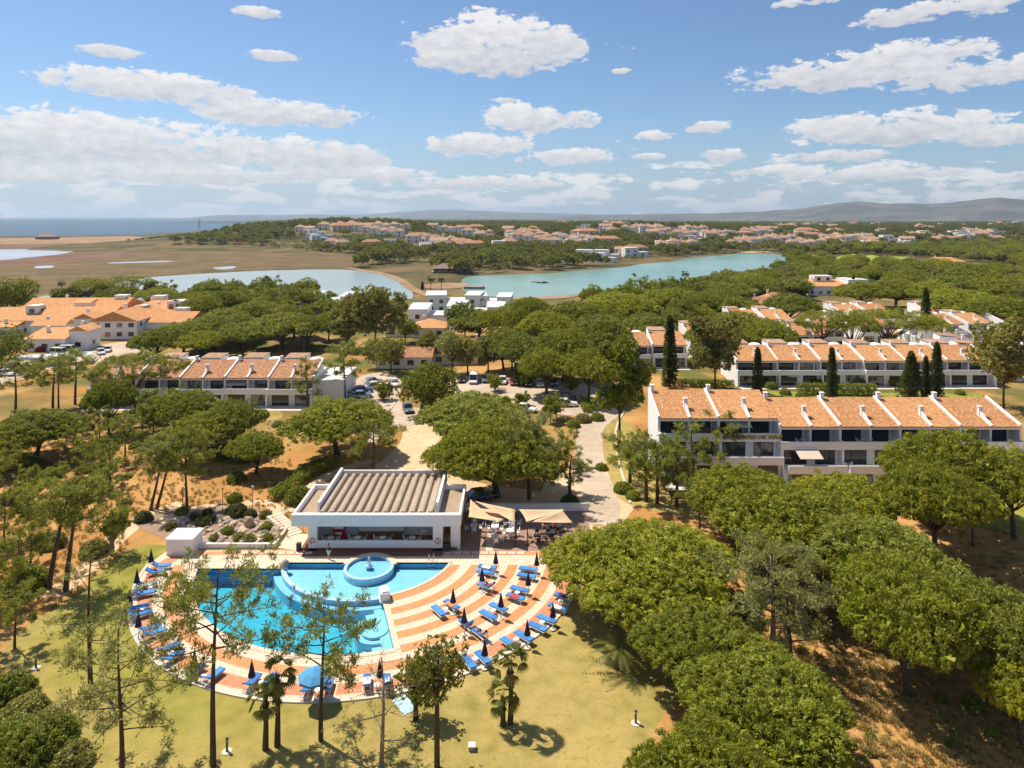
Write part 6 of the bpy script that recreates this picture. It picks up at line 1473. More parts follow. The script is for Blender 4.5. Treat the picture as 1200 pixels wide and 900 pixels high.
stem_at(open_pine(73, 13.0, 3.6, 8.5, 16, 1.6, lean=(-.6, .4), tr=.2), 70, 509, 'tall bare-stemmed pine on the orange soil'); stem_at(open_pine(74, 10.0, 4.0, 5.0, 16, 1.7), 62, 482, 'dark pine at the edge of the left lawn'); stem_at(open_pine(75, 11.0, 3.8, 5.0, 16, 1.7), 88, 474, 'pine beside the lawn in front of the long white roof'); stem_at(open_pine(76, 10.0, 3.4, 5.0, 15, 1.7), 18, 486, 'pine at the field edge by the shed')
stem_at(open_pine(77, 11.0, 3.6, 3.5, 16, 1.7, shape='cone'), 360, 486, 'tall loose pine covering the end of the left terrace'); stem_at(open_pine(78, 12.0, 4.0, 5.0, 16, 1.8), 404, 470, 'dark slender pine beside the white gable of the left row')
stem_at(open_pine(79, 10.4, 4.3, 2.6, 20, 2.2, mat='pine_grey'), 620, 585, 'grey-green bushy pine against the broad umbrella pine behind the bar'); stem_at(open_pine(80, 5.5, 2.2, 1.6, 13, 1.5), 668, 580, 'young pine beside the access road'); stem_at(open_pine(81, 5.0, 2.4, 1.2, 13, 1.5), 664, 548, 'small pine on the sandy bank by the road')
stem_at(open_pine(82, 7.5, 4.2, 3.6, 16, 1.8), 437, 556, 'pine whose crown hangs over the back of the bar roof')
stem_at(open_pine(83, 9.0, 5.0, 2.6, 20, 1.5, mat='pine_grey', bark='bark_pale'), 905, 772, 'grey open pine with pale branches showing, on the dry bank'); stem_at(open_pine(84, 6.5, 2.6, 2.2, 14, 1.4, mat='pine_grey'), 925, 785, 'small open pine in front of the dry slope')
for k, (a, b, h) in enumerate(((757, 588, 8), (770, 590, 8.5), (793, 593, 7.5), (812, 582, 9.5), (842, 566, 9.5), (738, 566, 6.5))): stem_at(open_pine(90 + k, h, 3.2, 2.6, 15, 1.7), a, b, 'bushy pine in the grove beside the end house of the three-storey terrace', rz=k)
for o in list(COL.objects):
    if o.get('label', '').startswith('bushy pine in the grove'): o['group'] = 'grove by the end house'
dead = open_pine(88, 8.0, 3.0, 2.0, 14, .18, mat='dry_twig', bark='bark_pale', tr=.16, nb=8, L=.35, Wd=.04); stem_at(dead, 447, 905, 'bare grey dying tree with twisted twigs on the lawn', 'dead_tree')
# left thicket and fields
rnd = random.Random(33)
LT = [((16, 560), 5), ((100, 560), 6), ((30, 600), 5.5), ((80, 545), 6), ((110, 580), 5), ((5, 640), 6), ((20, 700), 6), ((10, 760), 5.5), ((150, 540), 7), ((180, 520), 7), ((210, 540), 6), ((235, 530), 6), ((160, 505), 7), ((200, 500), 7), ((250, 520), 6), ((120, 520), 6), ((90, 520), 5), ((135, 570), 6), ((40, 660), 5), ((2, 590), 7), ((-8, 720), 7.0)]
for k, ((a, b), h) in enumerate(LT):
    p = at(a + rnd.uniform(-8, 8), b); o = plant(OP[k % 3], (p.x, p.y, 0), 'bushy young pine in the thicket of the orange-soil field', 'pine_tree', 'tree', 'pines of the left thicket', rnd.uniform(0, 6), h / 10)
LR = [(1020, 700), (940, 660), (870, 640), (820, 620), (1140, 640), (980, 690)]
for k, (a, b) in enumerate(LR):
    p = at(a, b); plant(OP[k % 3], (p.x, p.y, 0), 'bushy pine filling the gaps between the dense right-hand umbrella pines', 'pine_tree', 'tree', 'gap pines on the right', rnd.uniform(0, 6), .62)
# palms
for (a, b, h, s, lab) in ((311, 878, 3.8, 1.35, 'shorter fan palm of the pair below the pool rim'), (325, 874, 5.0, 1.35, 'taller fan palm of the pair below the pool rim'), (598, 848, 4.6, 1.45, 'taller fan palm of the pair on the dry lawn'), (589, 850, 2.1, 1.3, 'short bushy fan palm of the pair on the dry lawn'), (921, 552, 4.6, 1.6, 'fan palm in front of the awning of the three-storey terrace')):
    stem_at(fan_palm(int(a), h, s), a, b, lab, 'fan_palm', 'palm')
stem_at(feather_palm(5, 1.4, 3.0, 36), 725, 784, 'short feather palm with a wheel of fronds on the lawn edge', 'feather_palm', 'palm')
FP = fan_palm(77, 9.0, 2.4, 34)
for (a, b) in ((328, 420), (356, 420), (786, 346), (837, 338), (803, 340), (893, 334), (850, 365), (826, 380), (505, 346), (517, 345), (72, 350)):
    p = at(a, b); plant(FP, (p.x, p.y, 0), 'tall fan palm behind the left terrace' if a < 400 else 'tall fan palm rising above the pines by the lake', 'fan_palm', 'palm', 'palms behind the left terrace' if a < 400 else 'palms by the lake', rnd.uniform(0, 6), rnd.uniform(.8, 1.1))
# cypresses and conifers
CY = [cypress(1, 12, 1.3), cypress(2, 12, 1.2)]; SPR = cypress(5, 10, 2.6, 900, 'cypress', .35, 9, .5, .13)
for (a, b, top, lab) in ((785, 455, 371, 'tall dark cypress between the end house and the olive tree'), (1085, 400, 338, 'tall dark cypress above the white roofs'), (888, 468, 408, 'cypress at the left end of the clipped hedge'), (975, 472, 408, 'cypress in front of the long clipped hedge'), (1098, 470, 402, 'column cypress right of the spruce'), (1085, 468, 418, 'small cypress squeezed between spruce and cypress'), (1000, 345, 322, 'small cypress by the white villa'), (495, 340, 330, 'small cypress by the causeway'), (238, 0, 0, '')):
    if not lab: continue
    p = at(a, b); y = p.y; zt = CAM_H - y * (top - HOR) / FOC; s = zt / 12
    o = plant(CY[a % 2], (p.x, p.y, 0), lab, 'cypress', 'tree', None, 1.0, max(.7, s * .95), s); EXPL.append((p.x, p.y, 2))
p = at(1068, 470); plant(SPR, (p.x, p.y, 0), 'dark layered spruce in front of the back row houses', 'spruce', 'tree')
# broad-leaved trees
def broad(a, b, top, rx, mat, lab, seed, n=18, per=52, **kw):
    p = at(a, b); zt = CAM_H - p.y * (top - HOR) / FOC; rz_ = kw.pop('rz', zt * .42)
    EXPL.append((p.x, p.y, rx)); return plant(leafy(seed, zt, rx, rz_, mat, n, per, **kw), (p.x, p.y, 0), lab, 'leafy_tree', 'tree')
broad(726, 520, 385, 5.4, 'leaf_green', 'tall spreading green tree beside the access road and end house', 201, 30, 70, L=.55, Wd=.26, lob=.34)
broad(838, 462, 362, 6.6, 'leaf_olive', 'large brownish-green tree behind the end house', 202, 30, 60, L=.6, Wd=.28, lob=.32)
broad(1176, 480, 372, 6.5, 'leaf_olive', 'large loose olive-green tree at the end of the back row', 203, 30, 62, L=.6, Wd=.28, lob=.33)
broad(505, 484, 430, 5.8, 'leaf_green', 'dense round dark-green tree over parked cars at the driveway', 204, 26, 74, rz=3.9, L=.42, Wd=.18, lob=.36)
broad(440, 410, 332, 10, 'leaf_olive', 'tall yellowish feathery tree rising against the pale lake', 205, 34, 56, L=.9, Wd=.36, lob=.26)
broad(408, 410, 350, 6, 'leaf_olive', 'yellowish tree left of the tallest feathery one', 206, 18, 50, L=.9, Wd=.36, lob=.32)
broad(545, 395, 352, 7, 'leaf_lime', 'bright lime-green tree beside the white modern houses', 207, 20, 60, L=.7, Wd=.3)
broad(475, 402, 372, 4, 'leaf_green', 'dark tree between the white modern house and the pink-white house', 208, 14, 50)
broad(18, 372, 326, 7, 'leaf_green', 'tall poplar-like tree at the left lake corner', 209, 24, 50, L=.7, Wd=.3)
broad(2, 432, 385, 6, 'leaf_lime', 'bright green tree at the left car park', 210, 18, 60)
for k, (a, b, h) in enumerate(((443, 430, 397), (458, 436, 392), (530, 438, 385), (548, 440, 392), (572, 436, 395), (507, 425, 388), (600, 434, 390), (628, 430, 392), (668, 432, 396))):
    o = broad(a, b, h, 4.2, 'leaf_olive' if k % 2 else 'pine_grey', 'grey-green tree with dark stem in the row behind the car park', 220 + k, 15, 44, L=.5, Wd=.2); o['group'] = 'trees behind the car park'
for k, (a, b, h, r) in enumerate(((448, 468, 445, 2.3), (580, 458, 437, 2.2), (652, 490, 461, 2.3), (613, 452, 437, 1.7), (668, 466, 438, 2.2), (614, 476, 460, 2.0), (645, 496, 474, 1.3), (612, 444, 424, 2.2))):
    o = broad(a, b, h, r, 'leaf_lime', 'small round bright-green street tree in the car park', 240 + k, 11, 44, rz=r * .85, L=.3, Wd=.16, tr=.09); o['group'] = 'bright trees in the car park'
# bougainvillea and shrubs
def shrub(px, py, r, mat, lab, group=None, rz=None, name='shrub', zs=.85, seed=1, n=None, ragged=.06):
    p = at(px, py); o = obj(name, ball_shrub(seed, r, r * zs, mat, n or int(110 + 130 * r), ragged=ragged), None, (p.x, p.y, -.05), rnd.uniform(0, 6)); return tag(o, lab, 'shrub', group)
for k, (a, b, r, m, lab) in enumerate([(277, 564, 1.38, 'hedge', 'clipped round ball bush alone on the orange soil'), (277, 603, 1.37, 'shrub_dark', 'largest dark clipped bush of the rockery'), (275, 587, 0.99, 'hedge', 'lighter bush behind the largest dark one in the rockery'), (293, 605, 0.76, 'shrub_dark', 'dark bush touching the upright boulder'), (238, 615, 0.95, 'shrub_dark', 'dark cushion bush left in the rockery'), (245, 612, 0.76, 'shrub_dark', 'dark bush behind the cushion bush'), (228, 608, 0.61, 'shrub_dark', 'small dark bush by the slim trunk'), (243, 603, 0.57, 'shrub_dark', 'round near-black bush standing above the cushion bush'), (213, 602, 0.76, 'hedge', 'light green ball bush beside the rockery path'), (168, 610, 1.06, 'shrub_dark', 'dark bush at the foot of the leaning pines'), (200, 620, 0.53, 'shrub_dark', 'little bush on the sandy edge of the rockery'),
      (266, 625, 0.68, 'hedge', 'bright green leafy plant in the middle of the rockery'), (280, 632, 0.72, 'leaf_olive', 'grey-green cushion plant by the low white wall'), (292, 634, 0.68, 'leaf_olive', 'grey-green cushion plant nearest the boulder'), (251, 633, 0.53, 'leaf_olive', 'small grey-green plant by the low white wall'), (313, 620, 0.68, 'hedge', 'green plant at the stair side of the rockery'), (311, 606, 0.68, 'leaf_olive', 'spiky grey plant near the garden stairs'), (314, 632, 0.46, 'hedge', 'low plant at the wall corner of the rockery'),
      (350, 588, 2.0, 'hedge', 'big light green bush beside the bar steps'), (668, 592, 1.3, 'shrub_dark', 'dark bush at the end of the sandy bank'), (705, 530 + 20, .9, 'hedge', 'bush beside the road edge'), (672, 500, 1.2, 'hedge', 'low bush on the car park island'), (683, 494, 1.5, 'leaf_olive', 'brown-green bush at the car park corner'), (700, 492, 1.3, 'hedge', 'green bush at the car park corner'), (730, 576, 1.3, 'hedge', 'bright green cube-like bush below the grove'), (742, 584, 1.0, 'hedge', 'second green bush below the grove'),
      (903, 455, 1.5, 'hedge', 'yellow-green ball shrub at the house with the parasol'), (958, 452, 1.5, 'hedge', 'yellow-green ball shrub left of the cypress'), (1009, 452, 1.6, 'leaf_lime', 'bright yellow ball shrub right of the cypress'), (1125, 462, 1.0, 'hedge', 'small ball shrub at the last house'), (1050, 452, 2.0, 'leaf_lime', 'feathery bright shrub group next to the spruce'), (920, 462, 1.2, 'hedge', 'low green shrub before the clipped hedge'), (940, 466, 1.3, 'hedge', 'second low green shrub before the clipped hedge'), (1110, 474, 1.6, 'hedge', 'broad low shrub by the garden of the last house'), (1140, 476, 1.4, 'hedge', 'broad low shrub at the garden corner'),
      (48, 412, 1.5, 'bloom', 'crimson bougainvillea at the left car park'), (362, 505, 1.4, 'hedge', 'low hedge bush beside the driveway'), (45, 885, 2.6, 'leaf_lime', 'bright yellow-green bush at the lawn corner'), (15, 884, 2.3, 'leaf_lime', 'large fresh-green bush at the lawn corner'), (5, 830, 2.4, 'hedge', 'green bush on the shaded lawn edge'), (84, 896, 1.4, 'leaf_olive', 'olive bush next to the yellow-green one'), (285, 540, 1.6, 'hedge', 'green bush in the dry field'), (290, 532, 2.4, 'leaf_green', 'dense green bush behind the ball bush'), (110, 650, 1.6, 'leaf_olive', 'scrubby bush beside the forked tree'), (30, 690, 2.2, 'hedge', 'bush under the two leaning pines'), (60, 640, 1.6, 'leaf_olive', 'scrub on the slope by the sandy path'), (62, 868, 1.6, 'leaf_lime', 'smaller lime bush behind the bright yellow-green one'), (28, 845, 1.8, 'leaf_olive', 'loose olive bush between the lawn corner bushes')]):
    shrub(a, b, r, m, lab, seed=k + 1, name='bougainvillea' if m == 'bloom' else 'shrub')
SH = [ball_shrub(300 + k, 1.0, .8, ('hedge', 'leaf_olive', 'leaf_green')[k], 120, 10, .32, .12, .2) for k in range(3)]
for k in range(46):
    a, b = rnd.uniform(-10, 330), rnd.uniform(490, 600)
    if (a > 150 and b > 572) or (180 < a < 300 and 548 < b < 580): continue
    p = at(a, b); s = rnd.uniform(.6, 1.6); tag(obj('shrub', SH[k % 3], None, (p.x, p.y, 0), rnd.uniform(0, 6), (s, s, s * rnd.uniform(.6, 1.1))), 'wild scrub bush on the orange-soil field', 'shrub', 'scrub of the left field')
for k in range(44):
    a, b = rnd.uniform(840, 1210), rnd.uniform(590, 900)
    p = at(a, b); s = rnd.uniform(.35, .9)
    if 930 < a < 1120 and 720 < b: s *= .45
    tag(obj('shrub', SH[k % 3], None, (p.x, p.y, 0), rnd.uniform(0, 6), (s, s, s * .8)), 'low scrub under the right-hand pines', 'shrub', 'scrub under the right pines')
# hedges
for (path, w, h, lab) in ((pxs([(318, 588), (345, 570), (372, 555), (396, 545)]), 1.3, 1.3, 'long clipped hedge slanting up beside the path to the bar'), (pxs([(345, 562), (365, 552), (385, 545)]), 1.2, 1.2, 'short second hedge along the other side of the path'), (pxs([(935, 462), (1026, 463)]), 1.6, 2.2, 'tall clipped hedge in front of the right back row'), (pxs([(870, 470), (960, 472)]), 1.0, 1.0, 'low hedge at the garden edge of the back row'), (pxs([(685, 472), (692, 484)]), 2.4, 1.2, 'short bright clipped hedge beside the white parked car'), (pxs([(775, 452), (860, 455)]), 1.2, 1.6, 'hedge behind the roof of the end house')):
    tag(obj('hedge', hedge_mesh(path, w, h, seed=int(path[0].x * 7) % 999)), lab, 'hedge')
# ---------------------------------------------------------------- scattered wood: the nearest are trees of their own, the rest a mass
def free(x, y, r=4.0):
    if inside((x, y), LAKE_R) or inside((x, y), LAKE_L) or inside((x, y), MARSH) or inside((x, y), SAND): return False
    for (a, b, q) in EXC:
        if (x - a) ** 2 + (y - b) ** 2 < (q + r * .4) ** 2: return False
    for (a, b, q) in EXPL:
        if (x - a) ** 2 + (y - b) ** 2 < (q * .7 + r * .5) ** 2: return False
    return not any(inside((x, y), g) for g in ROADS)
GOLF = [at(995, 303).to_2d(), at(1048, 303).to_2d()]
cand = []
def fill(poly, step, jit=.45):
    xs = [p[0] for p in poly]; ys = [p[1] for p in poly]; x = min(xs)
    while x < max(xs):
        y = min(ys)
        while y < max(ys):
            q = (x + rnd.uniform(-jit, jit) * step, y + rnd.uniform(-jit, jit) * step)
            if inside(q, poly) and free(*q) and min((q[0] - g.x) ** 2 + ((q[1] - g.y + 55) * .36) ** 2 for g in GOLF) > 42 ** 2: cand.append(q)
            y += step
        x += step
fill(pxs([(545, 372), (620, 376), (660, 372), (700, 363), (760, 351), (800, 345), (850, 336), (900, 327), (930, 316), (960, 330), (940, 352), (900, 372), (880, 392), (800, 400), (760, 430), (700, 436), (600, 432), (540, 400)]), 8.2)
fill(pxs([(925, 306), (1300, 306), (1300, 372), (1160, 362), (1080, 352), (1020, 350), (930, 352)]), 9.0)
fill(pxs([(50, 352), (340, 354), (420, 352), (420, 372), (340, 392), (240, 402), (225, 372), (50, 354)]), 9.5)
fill(pxs([(1150, 372), (1300, 372), (1300, 470), (1220, 470), (1160, 400)]), 9.5)
fill(pxs([(-160, 352), (20, 352), (-40, 400), (-160, 430)]), 10)
fill(pxs([(920, 304), (930, 290), (1300, 285), (1300, 306)]), 11)
cand.sort(key=lambda q: q[0] ** 2 * .5 + q[1] ** 2)
near = cand[:190]; rest = cand[190:]
LF = [leafy(260 + k, 8.5, 3.6, 3.4, ('leaf_green', 'leaf_olive', 'leaf_lime')[k], 16, 36, 9, .7, .30, lob=.42) for k in range(3)]
for q in near:
    s = rnd.uniform(.62, 1.12); mixk = rnd.random()
    if mixk < .22: o = plant(OP[rnd.randrange(3)], (q[0], q[1], 0), 'x', 'pine_tree', 'tree', None, None, s * 1.15); o['label'], o['group'] = 'loose bushy pine standing between the umbrella pines of the middle wood', 'loose pines of the middle wood'; continue
    if mixk < .38: o = plant(LF[rnd.randrange(3)], (q[0], q[1], 0), 'x', 'leafy_tree', 'tree', None, None, s * 1.1); o['label'], o['group'] = 'round leafy tree standing between the umbrella pines of the middle wood', 'leafy trees of the middle wood'; continue
    o = plant(SPF[rnd.randrange(3)] if q[1] > 210 else SP[rnd.randrange(4)], (q[0], q[1], 0), 'x', 'umbrella_pine', 'tree', None, None, s * (1 if q[1] > 210 else .8), s * rnd.uniform(.85, 1.25))
    o['label'], o['group'] = (('umbrella pine in the wood between car park and right lake', 'wood towards the right lake') if -40 < q[0] < 110 else (('umbrella pine in the wood behind the white roofs on the right', 'wood behind the right roofs') if q[0] >= 110 else ('umbrella pine in the wood along the pale left lake', 'wood along the left lake')))
# the farther wood
x0 = []
def band_pts(y0, y1, step, keep=1.0):
    y = y0
    while y < y1:
        w = y * .86; x = -w
        while x < w:
            q = (x + rnd.uniform(-.5, .5) * step, y + rnd.uniform(-.5, .5) * step); x += step
            if rnd.random() > keep: continue
            if q[0] < -0.30 * q[1] - 150 and q[1] > 1180: continue
            if q[0] < -430 and 560 < q[1] < 1180: continue
            if q[0] < -.36 * q[1] and 430 < q[1] < 700: continue
            if not (mnoise.noise(Vector((q[0] * .006, q[1] * .006, 2))) > -.28): continue
            if inside(q, LAKE_R) or inside(q, LAKE_L) or inside(q, MARSH): continue
            if any((q[0] - g.x) ** 2 + ((q[1] - g.y + 40) * .4) ** 2 < 44 ** 2 for g in GOLF): continue
            if any((q[0] - a) ** 2 + (q[1] - b) ** 2 < r * r for (a, b, r) in EXC if abs(q[1] - b) < 40): continue
            x0.append(q)
        y += step
FARSH = pxs([(300, 284), (330, 306), (400, 312), (440, 316), (500, 318), (545, 322), (600, 319), (680, 315), (735, 311), (815, 300), (870, 295), (925, 293), (940, 284)])
n0 = len(x0); band_pts(430, 720, 10.0, .75); x0[:] = [q for q in x0 if inside(q, FARSH) and not (q[0] < -40 and mnoise.noise(Vector((q[0] * .02, q[1] * .02, 9))) > .1)]
band_pts(700, 1300, 12.0, .82); band_pts(1300, 2000, 17.0, .8); band_pts(2000, 3600, 30.0, .8)
def far_crown(seed, r=4.6, h=8.5, n=60):
    rng = np.random.default_rng(seed); u = unit(rng.normal(size=(n, 3))); u[:, 2] = np.abs(u[:, 2])
    C = u * np.array([r, r, h * .42]) * rng.uniform(.75, 1.0, (n, 1)) + np.array([0, 0, h * .5])
    a = tufts(C, u + np.array([0, 0, .4]), 6, 2.0, 1.0, rng, 1.3); V, F, T = a
    V2 = np.concatenate([V, np.array([[-.25, 0, -.5], [.25, 0, -.5], [0, .1, h * .6]])]); F2 = np.concatenate([F, [[len(V), len(V) + 1, len(V) + 2]]]); T2 = np.concatenate([T, [0, 0, 0]])
    return np_mesh('far_crown', V2, F2, 'far_tree', T2)
def scatter(name, pts, meshes, label, smin, smax, zfun):
    """one object: points that carry size and turn, a crown instanced on each by geometry nodes"""
    n = len(pts); me = bpy.data.meshes.new(name); me.vertices.add(n)
    me.vertices.foreach_set('co', np.array([(q[0], q[1], zfun(q)) for q in pts], np.float32).ravel())
    rg = np.random.default_rng(5)
    for nm, vals in (('size', rg.uniform(smin, smax, n)), ('turn', rg.uniform(0, 6.28, n))):
        a = me.attributes.new(nm, 'FLOAT', 'POINT'); a.data.foreach_set('value', vals.astype(np.float32))
    a = me.attributes.new('kind', 'INT', 'POINT'); a.data.foreach_set('value', rg.integers(0, len(meshes), n).astype(np.int32))
    o = obj(name, me); stuff(o, label, 'wood')
    g = bpy.data.node_groups.new(name, 'GeometryNodeTree'); g.interface.new_socket('Geometry', in_out='INPUT', socket_type='NodeSocketGeometry'); g.interface.new_socket('Geometry', in_out='OUTPUT', socket_type='NodeSocketGeometry')
    gi = g.nodes.new('NodeGroupInput'); go = g.nodes.new('NodeGroupOutput'); jn = g.nodes.new('GeometryNodeJoinGeometry')
    def attr(nm, t='FLOAT'):
        a = g.nodes.new('GeometryNodeInputNamedAttribute'); a.data_type = t; a.inputs[0].default_value = nm; return a.outputs[0]
    sz = attr('size'); tn = attr('turn'); kd = attr('kind', 'INT'); cx = g.nodes.new('ShaderNodeCombineXYZ'); g.links.new(tn, cx.inputs[2])
    for k, m in enumerate(meshes):
        src = bpy.data.objects.new(name + '_source', m)
        oi = g.nodes.new('GeometryNodeObjectInfo'); oi.inputs[0].default_value = src
        cmpn = g.nodes.new('FunctionNodeCompare'); cmpn.data_type = 'INT'; cmpn.operation = 'EQUAL'; g.links.new(kd, cmpn.inputs[2]); cmpn.inputs[3].default_value = k
        ip = g.nodes.new('GeometryNodeInstanceOnPoints'); g.links.new(gi.outputs[0], ip.inputs['Points']); g.links.new(cmpn.outputs[0], ip.inputs['Selection']); g.links.new(oi.outputs['Geometry'], ip.inputs['Instance'])
        g.links.new(cx.outputs[0], ip.inputs['Rotation']); g.links.new(sz, ip.inputs['Scale']); g.links.new(ip.outputs[0], jn.inputs[0])
    g.links.new(jn.outputs[0], go.inputs[0])
    md = o.modifiers.new('scatter', 'NODES'); md.node_group = g
    return o
scatter('pine_wood', rest, [SPF[0][1], SPF[1][1], SPF[2][1], LF[0][1], LF[1][1]], 'wood of umbrella pines around the lake and the fairway', .55, 1.3, lambda q: terrain(q[0], q[1]) - 1.0)
scatter('far_wood', x0, [far_crown(k) for k in range(3)], 'mass of dark pine wood on the land beyond the lakes', .7, 1.35, lambda q: terrain(q[0], q[1]))
# low heath on the plain between marsh and hill
hs_ = []
for k in range(9000):
    q = (rnd.uniform(-620, 120), rnd.uniform(600, 1230))
    if mnoise.noise(Vector((q[0] * .012, q[1] * .012, 5))) < -.12 or inside(q, MARSH) or inside(q, LAKE_R) or inside(q, LAKE_L) or inside(q, SAND) or inside(q, MUD): continue
    if q[0] < -.36 * q[1] and q[1] < 760: continue
    hs_.append(q)
scatter('heath_scrub', hs_, [far_crown(k + 7, 4.6, 7.0, 34) for k in range(2)], 'low dark heath scrub on the plain below the pine hill', .16, .48, lambda q: terrain(q[0], q[1]))['category'] = 'scrub'
# dry grass tufts on the bare ground
gr = []
for k in range(5200):
    a, b = (rnd.uniform(-20, 340), rnd.uniform(495, 720)) if k % 2 else (rnd.uniform(840, 1215), rnd.uniform(620, 905))
    if k % 2 and b > 610 and a > 150: continue
    p = at(a, b)
    if inside(p, LAWN) or inside(p, BED): continue
    gr.append((p.x, p.y))
def tuft_mesh(seed):
    rng = np.random.default_rng(seed); v, f, t = tufts(np.zeros((5, 3)) + rng.normal(0, .1, (5, 3)) * [1, 1, 0], np.tile([0, 0, 1.0], (5, 1)), 9, .38, .05, rng, .8); return np_mesh('grass_tuft', v, f, 'dry_grass', t)
scatter('dry_grass', gr, [tuft_mesh(k) for k in range(3)], 'dry golden grass tufts on the bare sandy ground', .5, 1.3, lambda q: 0.0)['category'] = 'grass'

# ================================================================ cars
def loft(sections):
    """sections: lists of points of equal length; closed ends"""
    m = MB(); n = len(sections[0])
    for s in sections: m.v += [tuple(p) for p in s]
    for j in range(len(sections) - 1):
        for k in range(n): q = (k + 1) % n; m.f.append((j * n + k, (j + 1) * n + k, (j + 1) * n + q, j * n + q))
    m.f.append(tuple(range(n))); m.f.append(tuple((len(sections) - 1) * n + k for k in reversed(range(n)))); return m
def car_proto(van=False):
    t = thing('parked_van' if van else 'parked_car', 'x', 'van' if van else 'car')
    L, Wd = (4.9, 1.95) if van else (4.3, 1.78); h0 = .32; hb = 1.05 if van else .86
    def sec(y, w, z0, z1, tum=.1): return [(-w / 2, y, z0), (w / 2, y, z0), (w / 2 + .02, y, (z0 + z1) / 2), (w / 2 - tum, y, z1), (-w / 2 + tum, y, z1), (-w / 2 - .02, y, (z0 + z1) / 2)]
    ys = [(-L / 2, .82, .42, .62), (-L / 2 + .12, .95, .32, .72), (-L * .28, 1, h0 - .04, hb - .06), (-L * .12, 1, h0 - .04, hb), (L * .3, 1, h0 - .04, hb), (L / 2 - .12, .97, .34, hb - .05), (L / 2, .86, .45, hb - .2)]
    b = loft([sec(y, Wd * w, z0, z1) for (y, w, z0, z1) in ys]).build('body', 'car_white', t)
    zt = 2.0 if van else 1.46
    cab = [(-L * (.36 if van else .20), hb - .03), (-L * (.24 if van else .05), zt), (L * (.47 if van else .26), zt), (L * (.49 if van else .44), hb - .03)]
    w0, w1 = Wd - .16, Wd - (.30 if van else .42)
    m = MB(); A = [(-w0 / 2, cab[0][0], cab[0][1]), (-w1 / 2, cab[1][0], cab[1][1]), (-w1 / 2, cab[2][0], cab[2][1]), (-w0 / 2, cab[3][0], cab[3][1])]; B = [(-x, y, z) for (x, y, z) in A]
    m.v = A + B; m.f = [(0, 1, 2, 3), (7, 6, 5, 4), (0, 4, 5, 1), (2, 6, 7, 3), (3, 7, 4, 0)]
    m.build('glasshouse', 'window_glass', t)
    m = MB(); m.box(-w1 / 2 - .02, w1 / 2 + .02, cab[1][0] - .03, cab[2][0] + .03, zt - .02, zt + .04)
    for sx in (-1, 1):                                       # pillars
        for (ya, yb) in ((cab[0][0], cab[1][0]), (cab[3][0], cab[2][0]), ((cab[1][0] + cab[2][0]) / 2,) * 2): m.tube([(sx * w0 / 2, ya, hb - .03), (sx * (w1 / 2 + .01), yb, zt)], .045, 4)
    m.build('roof', 'car_white', t)
    for sx in (-1, 1):
        for y in (-L * .31, L * .30):
            wv = MB(); Mx = Matrix.Translation((sx * (Wd / 2 - .09), y, .32)) @ Matrix.Rotation(R(90), 4, 'Y'); q = MB().lathe([(.001, -.10), (.30, -.10), (.33, -.06), (.33, .06), (.30, .10), (.001, .10)], 14); q.v = [tuple(Mx @ Vector(p)) for p in q.v]; w = q.build('wheel', 'rubber', t)
            q = MB().lathe([(.001, .105), (.2, .105), (.2, -.105), (.001, -.105)], 10); q.v = [tuple(Mx @ Vector(p)) for p in q.v]; q.build('hubcap', 'chrome', w)
        MB().box(sx * .55 - .2, sx * .55 + .2, -L / 2 - .01, -L / 2 + .1, .58, .70).build('headlight', 'white_paint', t); MB().box(sx * .6 - .16, sx * .6 + .16, L / 2 - .1, L / 2 + .01, .62, .78).build('tail_light', 'red_plastic', t)
        MB().box(sx * (Wd / 2 + .02) - .09, sx * (Wd / 2 + .02) + .09, -L * .14, -L * .11, .92, 1.04).build('wing_mirror', 'car_black', t)
    return t
CAR = car_proto(); CT = tree_of(CAR); VAN = car_proto(True); VT = tree_of(VAN); cu = [0, 0]
def put_car(px, py, col, rz, label, group=None, van=False):
    p = at(px, py); src, tr = (VAN, VT) if van else (CAR, CT)
    if cu[van] == 0:
        o = src; o.location = (p.x, p.y, .03); o.rotation_euler = (0, 0, rz); parts = [c for c, g in tr]
    else: o = copy_tree(src, tr, (p.x, p.y, .03), rz); parts = r_parts[o.name]
    cu[van] += 1; o['label'] = label
    if group: o['group'] = group
    elif 'group' in o: del o['group']
    for c in parts:
        if c.name.split('.')[0] in ('body', 'roof'): c.material_slots[0].link = 'OBJECT'; c.material_slots[0].material = MATS['car_' + col]
    return o
